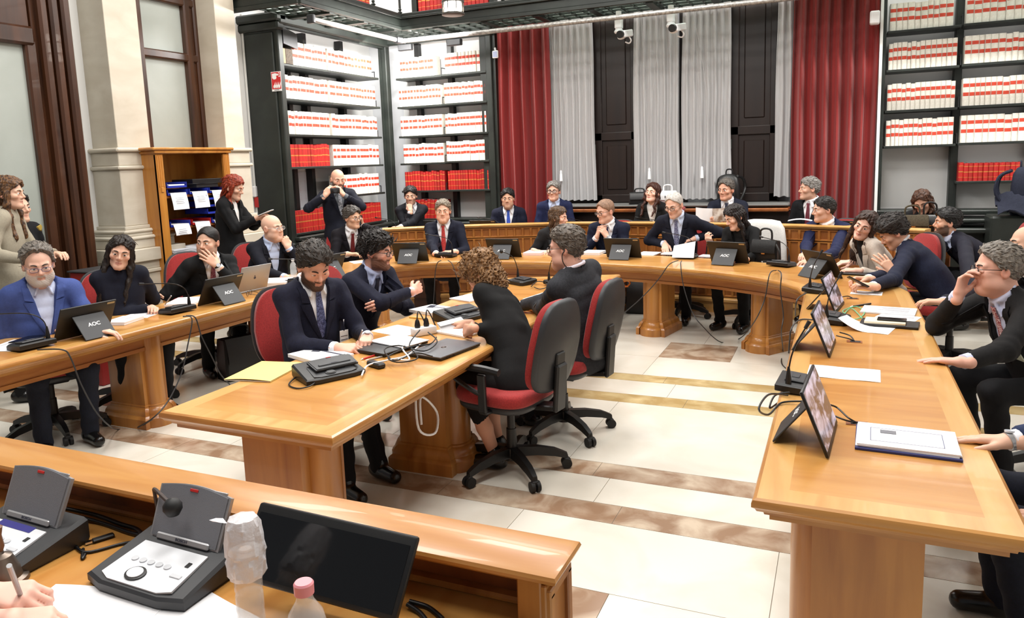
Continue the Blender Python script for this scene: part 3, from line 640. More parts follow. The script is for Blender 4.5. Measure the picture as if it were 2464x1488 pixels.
# ================================================================== OFFICE CHAIRS
def make_chair(label, group, arms=True):
    t = thing('office_chair', label, 'chair', (0, 0, 0), 0, group)           # faces +y
    def pad(cx, cy, cz, w, d, h, n=18, ex=4.0, curve=0):                     # superellipse cushion rings
        R = []
        for k in range(7):
            a = -PI / 2 + PI * k / 6; s = max(.0, math.cos(a)) ** .55; s = .86 + .14 * s
            ring = []
            for i in range(n * 2):
                q = 2 * PI * i / (2 * n); c, s_ = math.cos(q), math.sin(q)
                x = abs(c) ** (2 / ex) * math.copysign(1, c) * w / 2 * s; y = abs(s_) ** (2 / ex) * math.copysign(1, s_) * d / 2 * s
                ring.append((cx + x, cy + y, cz + h / 2 * math.sin(a) + curve * (y / d) ** 2))
            R.append(ring)
        return R
    MB().rings(pad(0, .02, .475, .48, .47, .075)).build('seat', REDF, t, ang=60)
    MB().rings(pad(0, .02, .425, .45, .44, .05)).build('seat_shell', BLK2, t, ang=60)
    # back: tall oval cushion with a moulded shell behind it
    def back(off, w, th, h0, h1, ex=3.2):
        R = []; n = 40
        for o, s in ((-.5, .93), (-.3, .985), (.3, 1), (.5, .95)):
            ring = []
            for i in range(n):
                q = 2 * PI * i / n; c, s_ = math.cos(q), math.sin(q)
                x = abs(c) ** (2 / ex) * math.copysign(1, c) * w / 2 * s; z = abs(s_) ** (2 / ex) * math.copysign(1, s_) * (h1 - h0) / 2 * s
                x *= 1 - .16 * max(0, z / (h1 - h0) * 2); zz = (h0 + h1) / 2 + z
                y = -.245 - .10 * (zz - .55) - .05 * math.sin((zz - .5) * 5) + .9 * x * x + off + o * th
                ring.append((x, y, zz))
            R.append(ring)
        return R
    MB().rings(back(0, .42, .05, .52, .995)).build('backrest', REDF, t, ang=60)
    MB().rings(back(-.04, .435, .035, .51, 1.005)).build('back_shell', BLK2, t, ang=60)
    MB().bar((0, -.1, .40), (0, -.30, .42), .09, .03, .006).bar((0, -.305, .40), (0, -.325, .72), .085, .022, .006).bar((0, -.31, .40), (0, -.33, .66), .10, .03, .01).build('back_bracket', BLK, t)
    MB().box((0, .0, .39), (.2, .24, .05), .012).build('mechanism', BLK, t)
    MB().tube([(.08, .05, .385), (.22, .08, .38), (.27, .09, .375)], .008, 6).build('lever', BLK, t)
    MB().cyl((0, 0, .08), (0, 0, .25), .032, .028).cyl((0, 0, .25), (0, 0, .39), .022).build('gas_column', BLK, t)
    b = MB(); b.cyl((0, 0, .075), (0, 0, .14), .05, .042)
    for k in range(5):
        a = 2 * PI * k / 5 + .35; d = Vector((math.cos(a), math.sin(a), 0)); R = []
        for s, z, w, h in ((.03, .118, .028, .026), (.14, .115, .024, .024), (.24, .098, .021, .021), (.285, .082, .019, .017), (.31, .072, .016, .014)):
            p = d * s; nn = Vector((-d.y, d.x, 0)); R.append([p + nn * w + Vector((0, 0, z - h)), p - nn * w + Vector((0, 0, z - h)), p - nn * w * .75 + Vector((0, 0, z + h)), p + nn * w * .75 + Vector((0, 0, z + h))])
        b.rings(R)
    b.build('star_base', BLK, t)
    for k in range(5):
        a = 2 * PI * k / 5 + .35; d = Vector((math.cos(a), math.sin(a), 0)); n = Vector((-d.y, d.x, 0)); c = d * .305 + Vector((0, 0, .029))
        w = MB(); w.cyl(c - n * .026, c - n * .006, .029, n=16).cyl(c + n * .006, c + n * .026, .029, n=16).cyl(c + Vector((0, 0, .0)), c + Vector((0, 0, .045)), .010, n=8)
        w.bar(c + Vector((0, 0, .02)) - n * .02, c + Vector((0, 0, .02)) + n * .02, .03, .028, .006); w.build('caster', RUB, t)
    if arms:
        for s in (-1, 1):
            a = MB(); a.bar((s * .27, -.01, .42), (s * .275, -.01, .63), .05, .022, .006).bar((s * .12, -.01, .405), (s * .275, -.01, .42), .05, .02, .006)
            a.tube([(s * .285, -.13, .655), (s * .29, -.02, .665), (s * .285, .13, .655), (s * .28, .17, .60), (s * .275, .06, .54), (s * .272, .0, .52)], .014, 8, rad=[.02, .021, .018, .014, .013, .013]); a.build('armrest', BLK, t)
    return t
chA = make_chair('red office chair with armrests, under the curly-haired woman', 'office chairs')
chB = make_chair('red office chair without armrests, behind the man in grey suit', 'office chairs', arms=False)
chA.location = (-1.64, 3.63, 0); chA.rotation_euler = (0, 0, math.radians(80)); chB.location = (-1.57, 4.30, 0); chB.rotation_euler = (0, 0, math.radians(84))
def chair(x, y, yaw, label, src=chB): return dup(src, (x, y, 0), math.radians(yaw - 90), label)     # yaw: direction faced
# ================================================================== DEVICES ON THE TABLES
AOC = textmesh('brand_logo', 'AOC', .036, mat('logo_white', (236, 236, 236), .5), bold=True, shear=.18)
AOCG = textmesh('brand_logo', 'AOC', .036, mat('logo_dim', (120, 110, 100), .4, metal=.4), bold=True, shear=.18)
STICK = mat('gold_sticker', (176, 152, 112), .5)
SCRN = mat('lit_screen', (84, 72, 70), .15, noise=((9, 9, 16), (206, 200, 222), .42, .60)); SCRN.node_tree.links.new(SCRN.node_tree.nodes['Color Ramp'].outputs[0], SCRN.node_tree.nodes['Principled BSDF'].inputs['Emission Color']); SCRN.node_tree.nodes['Principled BSDF'].inputs['Emission Strength'].default_value = .35
def make_monitor(tilt=28, lit=False):
    t = thing('portable_monitor', '', 'monitor'); a = math.radians(tilt); W_, H_ = .362, .232
    R = Matrix.Rotation(-a, 4, 'X')                     # screen plane, top leans to +y (away from the user at -y)
    def P(x, y, z): return R @ Vector((x, y, z))
    b = MB(); b.box(R @ Vector((0, 0, H_ / 2 + .003)), (W_, .011, H_), .004, M=R, seg=2); b.build('screen_body', BLK, t)
    MB().box(R @ Vector((0, -.0058, H_ / 2 + .008)), (W_ - .014, .001, H_ - .026), M=R).build('display', SCRN if lit else SCREEN, t)
    z1 = .165; p = P(0, .008, z1); foot = Vector((0, p.y + .115, .004)); d = foot - p; L = d.length; ang = math.atan2(d.y, -d.z)
    M = Matrix.Rotation(ang, 4, 'X'); mid = (p + foot) / 2
    st = MB().box(mid, (.205, .006, L), .002, M=M).build('kickstand', BLK2, t)
    lg = bpy.data.objects.new('logo', AOC); C.objects.link(lg); lg.parent = st
    nrm_ = M @ Vector((0, 1, 0)); up = M @ Vector((0, 0, 1)); xr = up.cross(nrm_) * -1
    Q = Matrix((( -1, 0, 0), (0, up.y, nrm_.y), (0, up.z, nrm_.z))).to_4x4(); lg.matrix_local = Matrix.Translation(mid + nrm_ * .0036 + up * .012) @ Q
    MB().box(P(-.145, .0062, H_ - .013), (.05, .001, .013), M=R).build('sticker', STICK, t)
    return t
mon0 = make_monitor(); mon1 = make_monitor(22, True)
_used = set()
def place(src, loc, rz, label, group=None):
    if src.name not in _used:
        _used.add(src.name); src.location = loc; src.rotation_euler = (0, 0, rz); src['label'] = label
        if group: src['group'] = group
        return src
    return dup(src, loc, rz, label, group)
def mon(u, v, facing, label, src=None, z=HT, back=.17):
    """u,v: pixel of the kickstand foot; facing: world angle from user to table centre"""
    f = atz(u, v, z); a = math.radians(facing); d = Vector((math.cos(a), math.sin(a), 0))
    return place(src or mon0, f - d * back + Vector((0, 0, .001)), a - PI / 2, label, 'portable monitors')
mon(238, 813, -4, 'black portable monitor with kickstand in front of man in blue blazer')
mon(560, 731, -4, 'black portable monitor with kickstand in front of man with burgundy dotted tie')
mon(806, 668, -18, 'black portable monitor behind the head of the writing man')
mon(981, 635, -75, 'black portable monitor left of the man with the red tie')
mon(1204, 624.5, -85, 'black portable monitor right of the man with the red tie')
mon(1490, 626, -92, 'black portable monitor before the man with clasped hands')
mon(1740, 639, -104, 'black portable monitor before woman beside black handbag')
mon(1952, 668, -140, 'tilted black portable monitor before the man with dark blue tie', back=.15)
mon(1953, 739, 172, 'black portable monitor on right table, third from near end', mon1)
mon(1918, 835, 176, 'black portable monitor on right table with lit screen, second from near end', mon1)
mon(1880, 1045, 176, 'nearest black portable monitor with lit screen on right table', mon1)
def bmon(u, v, yaw, label):                             # back row: only the upper half shows above the parapet
    p = aty(u, v, 8.62); a = math.radians(yaw); o = place(mon0, (p.x, 8.62, .777), a - PI / 2, label, 'portable monitors'); return o
bmon(1168, 525, -88, 'portable monitor on back bench before man with bright blue tie')
bmon(1056, 524, -80, 'portable monitor on back bench behind man with red tie')
bmon(1357, 518, -92, 'portable monitor on back bench before man in blue suit and black glasses')
bmon(1540, 520, -92, 'portable monitor on back bench before smiling woman')
bmon(1826, 522, -96, 'portable monitor on back bench right of man with magazine')
bmon(2020, 520, -100, 'portable monitor on back bench behind man with dark blue tie')
# ---- the dark monitor of the dais, tilted back, screen to the camera
def dais_mon():
    t = thing('portable_monitor', 'large dark monitor leaning back on the foreground dais desk', 'monitor', (-.96, 1.10, .75))
    TL, TR = aty(625, 1207, 1.15), aty(1006, 1292, 1.15); BR = aty(950, 1500, 1.07); BL = BR + (TL - TR)
    x = (TR - TL).normalized(); y = (TL - BL).normalized(); n = x.cross(y)
    R = Matrix((x, y, n)).transposed().to_4x4(); w = (TR - TL).length; h = (TL - BL).length
    c = (TL + BR) / 2
    MB().box(c - n * .008, (w, h, .014), .006, M=R, seg=2).build('screen_body', BLK, t, world=True)
    MB().box(c - n * .0005 - y * .004, (w - .022, h - .03, .001), M=R).build('display', SCREEN, t, world=True)
    MB().box(c - n * .05 - y * .03, (w * .5, h * .6, .006), M=R @ Matrix.Rotation(.4, 4, 'X')).build('kickstand', BLK2, t, world=True)
dais_mon()
MESHG = mat('speaker_mesh', (112, 114, 120), .6, bump=(900, .35))
BTN = mat('button_outline', (200, 202, 206), .5)
# ---- small delegate microphone units: base at origin, user at -y, stem bends towards the user
def make_mic(stem):
    t = thing('delegate_microphone', '', 'microphone'); w, d = .105, .072
    def ring(z, sx, sy, oy=0): return [(-w * sx, -d * sy + oy, z), (-w * sx * .8, -d * sy * 1.25 + oy, z), (w * sx * .8, -d * sy * 1.25 + oy, z), (w * sx, -d * sy + oy, z), (w * sx, d * sy + oy, z + .012), (-w * sx, d * sy + oy, z + .012)]
    MB().rings([ring(0, .97, .97), ring(.004, 1, 1), ring(.026, 1, 1), ring(.034, .93, .93)]).build('base', BLK, t, ang=25)
    MB().box((.01, .0, .045), (.13, .08, .012), .004, M=Matrix.Rotation(.1, 4, 'X')).box((.01, .0, .052), (.05, .03, .006), .002, M=Matrix.Rotation(.1, 4, 'X')).build('speaker_lid', BLK2, t)
    MB().box((-.06, -.078, .03), (.05, .006, .012), .002).build('button_strip', GRY, t)
    pts, head = stem; sx = -.085
    MB().lathe([(.013, .03), (.012, .06), (.007, .10), (.0045, .115)], (sx, .02, 0), 10).build('stem_collar', BLK, t)
    P = [Vector((sx, .02, .10))] + [Vector((sx + a, .02 + b, c)) for a, b, c in pts]
    st = MB().tube(P, .0035, 6).build('gooseneck', BLK, t, ang=60)
    e = (P[-1] - P[-2]).normalized(); k = MB()
    if head == 'ball': k.lathe([(0, -.017), (.011, -.013), (.017, 0), (.013, .011), (0, .017)], P[-1] + e * .012, 14)
    else: k.cyl(P[-1], P[-1] + e * .035, .0075, .009, 10)
    k.build('mic_head', RUB, t, ang=60); return t
micL = make_mic(([(.01, -.01, .15), (.05, -.02, .19), (.12, -.04, .215), (.30, -.06, .24)], 'stick'))
micS = make_mic(([(.0, -.01, .16), (-.0, -.03, .22), (.01, -.06, .28)], 'cone'))
micB = make_mic(([(-.0, -.02, .17), (.0, -.05, .22), (.0, -.10, .25), (.0, -.15, .27)], 'ball'))
def mic(u, v, facing, label, src=None, z=HT):
    f = atz(u, v, z); a = math.radians(facing); return place(src or micL, f + Vector((0, 0, .0012)), a - PI / 2, label, 'microphone units')
mic(78, 838, -6, 'black microphone unit at left edge of the near left table')
mic(428, 752, -6, 'black microphone unit before woman with long dark hair, left table')
mic(716, 682, -12, 'black microphone unit partly hidden by the shoulder of the writing man')
mic(1073, 619, -84, 'black microphone unit before the man with red tie')
mic(1650, 621, -96, 'black microphone unit before man turning a page')
mic(1880, 641, -118, 'black microphone unit at the right bend of the table')
mic(1962, 702, 170, 'black upright microphone unit on right table beside tilted monitor', micS)
mic(2003, 775, 172, 'black upright microphone unit between two monitors on right table', micS)
mic(1915, 935, 176, 'black upright microphone unit behind nearest monitor on right table', micS)
mic(1257, 683, 60, 'black ball microphone unit at far end of centre table', micB)
mic(1345, 686, 150, 'black microphone unit beside grey-suited man on centre table', micB)
for u, v, lb in ((940, 545, 'back bench microphone at the left end'), (1190, 533, 'back bench microphone before man with bright blue tie'), (1395, 528, 'back bench microphone right of black-glasses man'), (1580, 527, 'back bench microphone before smiling woman'), (1830, 533, 'back bench microphone before man with maroon tie')):
    p = aty(u, v, 8.5); place(micL, (p.x, 8.50, .7765), -PI / 2 - PI / 2 + .1, 'black ' + lb, 'microphone units')
# ---- large conference terminals
def make_terminal(dark):
    t = thing('conference_terminal', '', 'terminal'); sh, pl, key = (BLK, BLK2, BLK2) if dark else (BLK2, LGRY, BTN)
    def ring(z, s, dz): return [(-.118 * s, -.10 * s, z), (-.07 * s, -.118 * s, z), (.07 * s, -.118 * s, z), (.118 * s, -.10 * s, z), (.112 * s, .10 * s, z + dz), (-.112 * s, .10 * s, z + dz)]
    MB().rings([ring(0, .97, 0), ring(.006, 1, .008), ring(.022, 1, .038), ring(.028, .95, .042)]).build('base', sh, t, ang=25)
    al = math.radians(11); R = Matrix.Rotation(al, 4, 'X')
    pv = MB(); pts = [(-.085, -.085), (-.06, -.098), (.06, -.098), (.085, -.085), (.078, .03), (-.078, .03)]
    pv.prism(pts, .047, .052, M=R); pv.build('key_panel', pl, t)
    for i in range(5): MB().lathe([(.0075, 0), (.0075, .003), (0, .0035)], R @ Vector((-.052 + i * .02, -.028, .0515)), 12, M=R).build('key', key, t)
    MB().box(R @ Vector((.062, -.045, .053)), (.024, .011, .003), .001, M=R).build('wide_key', key, t); MB().box(R @ Vector((.062, -.008, .053)), (.008, .014, .002), M=R).build('indicator', BLK, t)
    b2 = MB(); b2.lathe([(.021, .0), (.021, .004), (.016, .005)], R @ Vector((-.015, -.068, .0515)), 20, M=R); b2.build('talk_button_ring', BLK, t); MB().lathe([(.016, .0), (.016, .007), (0, .0075)], R @ Vector((-.015, -.068, .0515)), 20, M=R).build('talk_button', pl, t)
    be = math.radians(-24 if not dark else 12); Rb = Matrix.Rotation(PI / 2 + be, 4, 'X') if not dark else Matrix.Rotation(math.radians(12), 4, 'X')
    org = Vector((.0, .040, .058)) if not dark else Vector((.02, -.03, .062)); n = 12
    top = [(-.085 + .17 * i / n, .122 + .012 * math.sin(PI * i / n)) for i in range(n + 1)]
    out = [(-.082, 0), ] + [(.082, 0)] + top[::-1]
    if dark: out = [(x, y * .85 - .03) for x, y in out]
    M = Matrix.Translation(org) @ Rb
    f = MB().prism([(x * 1.04, y * 1.015 if y > .02 else y) for x, y in out], -.009, .0, M=M).build('speaker_frame', SILV if not dark else BLK2, t)
    MB().prism([(x * .975, .004 + y * .97) for x, y in out], .0, .003, M=M).build('speaker_grille', MESHG if not dark else BLK2, t)
    MB().box(M @ Vector((0, .006, .004)), (.13, .016, .008), .003, M=Rb).build('hinge_bar', SILV if not dark else BLK2, t)
    lg = bpy.data.objects.new('logo', BOSCH); C.objects.link(lg); lg.parent = t; lg.matrix_local = Matrix.Translation(M @ Vector((0, .006, .0085))) @ Rb
    MB().box(M @ Vector((0, .124 if not dark else .08, .004)), (.02, .007, .003), .001, M=Rb).build('led', REDP, t)
    MB().box(M @ Vector((.05, .130 if not dark else .08, -.004)), (.05, .006, .006), .001, M=Rb).build('card_slot', SILV, t)
    t.scale = (1.28, .95, .95)
    return t
BOSCH = textmesh('brand_logo', 'BOSCH', .009, INK, .0003, bold=True)
te = make_terminal(False); td = make_terminal(True)
DT = .82
def terminal(src, u, v, rz, label, z):
    p = atz(u, v, z); return place(src, p + Vector((0, 0, .0012)), math.radians(rz), label, 'conference terminals')
T1 = terminal(te, 413, 1384, -2, 'grey conference terminal with open speaker beside the covered bottle', DT)
T2 = terminal(te, 38, 1322, -2, 'grey conference terminal with blue display at far left of dais', DT)
o = MB().box((-.004, .012, .0555), (.10, .02, .002), M=Matrix.Rotation(math.radians(11), 4, 'X')).build('display', mat('blue_lcd', (44, 44, 130), .3), T2)
terminal(td, 790, 905, 62, 'black conference terminal on near end of centre table', HT)
terminal(td, 1105, 768, 70, 'black conference terminal partly under a notepad on centre table', HT)
# gooseneck on the dais terminal
MB().tube([T1.location + Vector(q) for q in ((-.115, .075, .03), (-.122, .075, .09), (-.120, .07, .142), (-.108, .062, .158), (-.05, .04, .156), (-.02, .03, .153))], .0045, 8).build('gooseneck', mat('dark_stem', (60, 48, 44), .4), T1, world=True).scale = (1/1.28, 1/.95, 1/.95)
MB().lathe([(0, -.022), (.013, -.018), (.021, -.004), (.021, .006), (.013, .018), (0, .022)], T1.location + Vector((-.002, .022, .150)), 18).build('mic_head', RUB, T1, world=True, ang=60).scale = (1/1.28, 1/.95, 1/.95)
# ================================================================== PEOPLE: implicit surfaces meshed on a grid
def nets(fn, lo, hi, h):
    """surface nets of fn(P)<0 inside the box"""
    lo = np.array(lo, np.float32); n = np.maximum(np.ceil((np.array(hi) - lo) / h).astype(int) + 1, 3)
    ax = [lo[i] + h * np.arange(n[i], dtype=np.float32) for i in range(3)]
    P = np.stack(np.meshgrid(*ax, indexing='ij'), -1).reshape(-1, 3)
    D = fn(P).reshape(n).astype(np.float32)
    for a in range(3):                                   # close at the box faces
        sl = [slice(None)] * 3; sl[a] = 0; D[tuple(sl)] = np.maximum(D[tuple(sl)], h * .5); sl[a] = -1; D[tuple(sl)] = np.maximum(D[tuple(sl)], h * .5)
    I = D < 0; c = n - 1; acc = np.zeros((*c, 3), np.float32); cnt = np.zeros(c, np.float32)
    for a in range(3):
        o = [b for b in range(3) if b != a]
        s0 = [slice(None)] * 3; s1 = [slice(None)] * 3; s0[a] = slice(0, -1); s1[a] = slice(1, None)
        d0, d1 = D[tuple(s0)], D[tuple(s1)]; X = (I[tuple(s0)] != I[tuple(s1)])
        t = np.where(X, d0 / np.where(X, d0 - d1, 1), 0)
        for i in (0, 1):
            for j in (0, 1):
                sl = [slice(None)] * 3; sl[o[0]] = slice(i, i + c[o[0]]); sl[o[1]] = slice(j, j + c[o[1]])
                x = X[tuple(sl)]; tt = t[tuple(sl)]
                cnt += x; acc[..., a] += np.where(x, tt, 0); acc[..., o[0]] += x * i; acc[..., o[1]] += x * j
    m = cnt > 0; idx = -np.ones(c, np.int64); idx[m] = np.arange(m.sum())
    g = np.stack(np.nonzero(m), -1); V = lo + h * (g + acc[m] / cnt[m][:, None]); Fs = []
    for a in range(3):
        b_, d_ = (a + 1) % 3, (a + 2) % 3
        s0 = [slice(1, -1)] * 3; s1 = [slice(1, -1)] * 3; s0[a] = slice(0, -1); s1[a] = slice(1, None)
        i0, i1 = I[tuple(s0)], I[tuple(s1)]
        for flip in (0, 1):
            k = np.stack(np.nonzero((i0 & ~i1) if not flip else (~i0 & i1)), -1)
            if not len(k): continue
            e = k.copy(); 
            for q in range(3):
                if q != a: e[:, q] += 1
            def at(db, dd):
                f = e.copy(); f[:, b_] += db; f[:, d_] += dd; return idx[f[:, 0], f[:, 1], f[:, 2]]
            q = np.stack([at(-1, -1), at(0, -1), at(0, 0), at(-1, 0)], -1)
            Fs.append(q[:, ::-1] if flip else q)
    return V.astype(np.float64), np.concatenate(Fs) if Fs else np.zeros((0, 4), int)
def smin(a, b, k): h = np.clip(.5 + .5 * (b - a) / k, 0, 1); return b + (a - b) * h - k * h * (1 - h)
def smax(a, b, k): return -smin(-a, -b, k)
def cap(P, a, b, ra, rb=None):
    rb = ra if rb is None else rb; a = np.asarray(a, np.float32); ab = np.asarray(b, np.float32) - a
    t = np.clip(((P - a) @ ab) / max(float(ab @ ab), 1e-9), 0, 1); return np.linalg.norm(P - a - t[:, None] * ab, axis=1) - (ra + (rb - ra) * t)
def ell(P, c, r):
    q = (P - np.asarray(c, np.float32)) / np.asarray(r, np.float32); k = np.linalg.norm(q, axis=1); k2 = np.linalg.norm(q / np.asarray(r, np.float32), axis=1)
    return k * (k - 1) / np.maximum(k2, 1e-6)
def wob(P, f, s=0.0): return (np.sin(P[:, 0] * f + 1.7 * s + 1.3 * np.sin(P[:, 2] * f * .7 + s)) * np.sin(P[:, 1] * f * 1.1 + s * 2.1) + np.sin(P[:, 2] * f * 1.2 + s + 2 * np.sin(P[:, 0] * f * .6)))
class Meshy:
    def __init__(s): s.V = []; s.F = []; s.M = []; s.n = 0; s.T = []
    def add(s, V, Fq, mi=0, tint=None):
        V = np.asarray(V, float).reshape(-1, 3); s.V.append(V); s.T.append(np.zeros((len(V), 4)) if tint is None else tint)
        s.F += [tuple(int(x) + s.n for x in f) for f in Fq]; s.M += [mi] * len(Fq); s.n += len(V); return s
    def addmb(s, mb, mi=0): return s.add(mb.v, mb.f, mi)
    def build(s, name, mats, parent=None, org=(0, 0, 0), tint=False):
        V = np.vstack(s.V) - np.asarray(org); me = bpy.data.meshes.new(name); me.from_pydata(V.tolist(), [], s.F)
        for m in mats: me.materials.append(m)
        me.polygons.foreach_set('material_index', s.M); me.polygons.foreach_set('use_smooth', [True] * len(me.polygons))
        if tint:
            at = me.color_attributes.new('tint', 'FLOAT_COLOR', 'POINT'); at.data.foreach_set('color', np.vstack(s.T).astype(np.float32).ravel())
        me.update(); o = bpy.data.objects.new(name, me); C.objects.link(o)
        if parent: o.parent = parent
        return o
def skin_mat(col, lip, beard):
    nm = 'skin_%s_%s_%s' % ('%d_%d_%d' % col, '%d_%d_%d' % lip, '%d_%d_%d' % beard)
    if nm in _m: return _m[nm]
    col = (min(255, col[0] + 6), min(255, col[1] + 9), min(255, col[2] + 12)); m = mat(nm, col, .5, spec=.35); nt = m.node_tree; b = nt.nodes['Principled BSDF']
    b.inputs['Subsurface Weight'].default_value = .12; b.inputs['Subsurface Radius'].default_value = (.012, .004, .002); b.inputs['Subsurface Scale'].default_value = .5
    at = nt.nodes.new('ShaderNodeAttribute'); at.attribute_name = 'tint'; sp = nt.nodes.new('ShaderNodeSeparateColor'); nt.links.new(at.outputs['Color'], sp.inputs[0])
    prev = None
    for ch, c2 in ((0, lip), (1, beard), (2, (214, 140, 118))):
        mx = nt.nodes.new('ShaderNodeMix'); mx.data_type = 'RGBA'; nt.links.new(sp.outputs[ch], mx.inputs['Factor'])
        if prev is None: mx.inputs[6].default_value = rgb(*col)
        else: nt.links.new(prev.outputs[2], mx.inputs[6])
        mx.inputs[7].default_value = rgb(*c2); prev = mx
    nt.links.new(prev.outputs[2], b.inputs['Base Color']); return m
def hair_mat(col, col2):
    return mat('hair_%d_%d_%d_%d' % (*col, col2[0]), col, .5, spec=.35, noise=((70, 70, 40), col2, .38, .62), bump=(300, .3))
def cloth(name, a, b=None, rough=.85, sc=90): return mat(name, a, rough, spec=.3, noise=((sc, sc, sc), b or tuple(max(0, int(x * (.82 if max(a) < 120 else .95))) for x in a), .4, .65), bump=(260, .12))
EYEW, IRISB, PUP = mat('eye_white', (226, 220, 214), .25), mat('iris_brown', (66, 42, 26), .2), mat('pupil', (8, 8, 8), .15)
LENS = mat('spectacle_lens', (250, 250, 252), .04, alpha=.16, spec=.6)
HEADC = {}
# ---- head: local frame x = person's right, y = forward, z = up, origin between the eyes' level centre
def head_fn(p, neck):
    jw, nl, fat = p.get('jaw', 1), p.get('nose', 1), p.get('fat', 0); nb = np.asarray(neck, np.float32); op = p.get('open', .0036)
    def fn(P):
        Q = P.copy(); Q[:, 0] = np.abs(Q[:, 0])
        d = ell(Q, (0, -.012, .028), (.077, .099, .091))
        d = smin(d, ell(Q, (0, .018, -.048), (.060 * jw, .072, .077)), .03)
        d = smin(d, cap(Q, (.042 * jw, .012, -.078), (.012, .070, -.102), .022 + fat * .012, .019), .025)
        d = smin(d, cap(Q, (.0, .074, -.098), (.008, .074, -.098), .019), .02)
        d = smin(d, ell(Q, (.046, .058, -.022), (.022, .024, .020)), .022)
        d = smin(d, cap(Q, (.012, .084, .020), (.044, .070, .020), .011), .016)
        if fat: d = smin(d, ell(Q, (.045, .045, -.068), (.026, .032, .03)), .03); d = smin(d, ell(Q, (0, .04, -.118), (.045, .04, .022)), .03)
        d = smax(d, -ell(Q, (.032, .104, -.001), (.019, .022, .014)), .012)
        ls = ell(Q, (.0318, .0765, -.001), (.0155, .0155, .0150)); slit = np.abs(Q[:, 2] + .0005) - op; ls = np.where(Q[:, 1] > .076, np.maximum(ls, -slit), ls)
        d = smin(d, ls, .005)
        n = cap(Q, (0, .085, .012), (0, .108 + .008 * (nl - 1), -.028 * nl), .0075, .0110); n = smin(n, cap(Q, (.0, .098, -.034 * nl), (.011, .093, -.034 * nl), .0085), .008)
        d = smin(d, n, .012)
        d = smin(d, cap(Q, (0, .092, -.0605), (.019, .082, -.064), .0062, .004), .008); d = smin(d, cap(Q, (0, .0895, -.0720), (.016, .082, -.069), .0072, .004), .008)
        d = smax(d, -cap(Q, (0, .098, -.0662), (.021, .087, -.0665), .0028), .004)
        e = ell(Q, (.081, -.012, -.008), (.012, .021, .031)); e = smax(e, -ell(Q, (.094, -.008, -.006), (.009, .012, .02)), .006); d = smin(d, e, .007)
        nk = cap(P, (0, -.022, -.07), nb, .054 + fat * .012, .060 + fat * .012); d = smin(d, nk, .03)
        if p.get('beard', 0) > .6: d = d - .005 * beard_mask(P, p) * (.7 + .3 * np.sin(P[:, 0] * 400) * np.sin(P[:, 2] * 380))
        return d
    return fn
def sstep(a, b, x): t = np.clip((x - a) / (b - a), 0, 1); return t * t * (3 - 2 * t)
def beard_mask(P, p):
    x, y, z = np.abs(P[:, 0]), P[:, 1], P[:, 2]
    low = sstep(-.040, -.058, z + .35 * np.maximum(0, x - .03) * -1.0) * sstep(-.02, .0, y)
    mo = sstep(.030, .024, x) * sstep(-.040, -.046, z) * sstep(.07, .08, y)
    side = sstep(.052, .06, x) * sstep(-.005, -.03, z) * sstep(-.005, .008, y) * sstep(.05, .03, y)
    m = np.maximum(np.maximum(low, mo), side)
    lips = sstep(.024, .018, x) * sstep(.012, .008, np.abs(z + .0665)) * sstep(.075, .083, y)
    return m * (1 - lips) * sstep(-.135, -.12, z)
def make_head(p, neck, h):
    V, Fq = nets(head_fn(p, neck), (-.11, -.135, min(-.20, neck[2] - .03)), (.11, .135, .135), h)
    T = np.zeros((len(V), 4)); x, y, z = np.abs(V[:, 0]), V[:, 1], V[:, 2]
    lip = sstep(.024, .019, x) * sstep(.0115, .0085, np.abs(z + .0668)) * sstep(.078, .084, y); T[:, 0] = lip * p.get('lip', .38)
    if p.get('beard', 0): T[:, 1] = beard_mask(V, p) * min(1, p['beard'])
    T[:, 2] = np.clip(sstep(.03, .0, np.abs(x - .045)) * sstep(.03, 0, np.abs(z + .03)) * sstep(.03, .05, y) * .35 + sstep(.02, .0, x) * sstep(.02, 0, np.abs(z + .03)) * sstep(.09, .1, y) * .3 + sstep(.078, .084, x) * .5, 0, .6)
    return V, Fq, T
def eyes(gz=(0, 0)):
    out = []
    for s in (-1, 1):
        M = Matrix.Rotation(gz[0], 4, 'Z') @ Matrix.Rotation(gz[1], 4, 'X') @ Matrix.Rotation(-PI / 2, 4, 'X')
        r = .0140
        for a0, a1, k in ((0, .22, 2), (.22, .52, 1), (.52, 1.7, 0)):
            b = MB(); b.lathe([(r * math.sin(a), r * math.cos(a)) for a in np.linspace(a0, a1, 4)], (s * .0318, .0763, -.0005), 12, M=M); out.append((b, k))
    return out
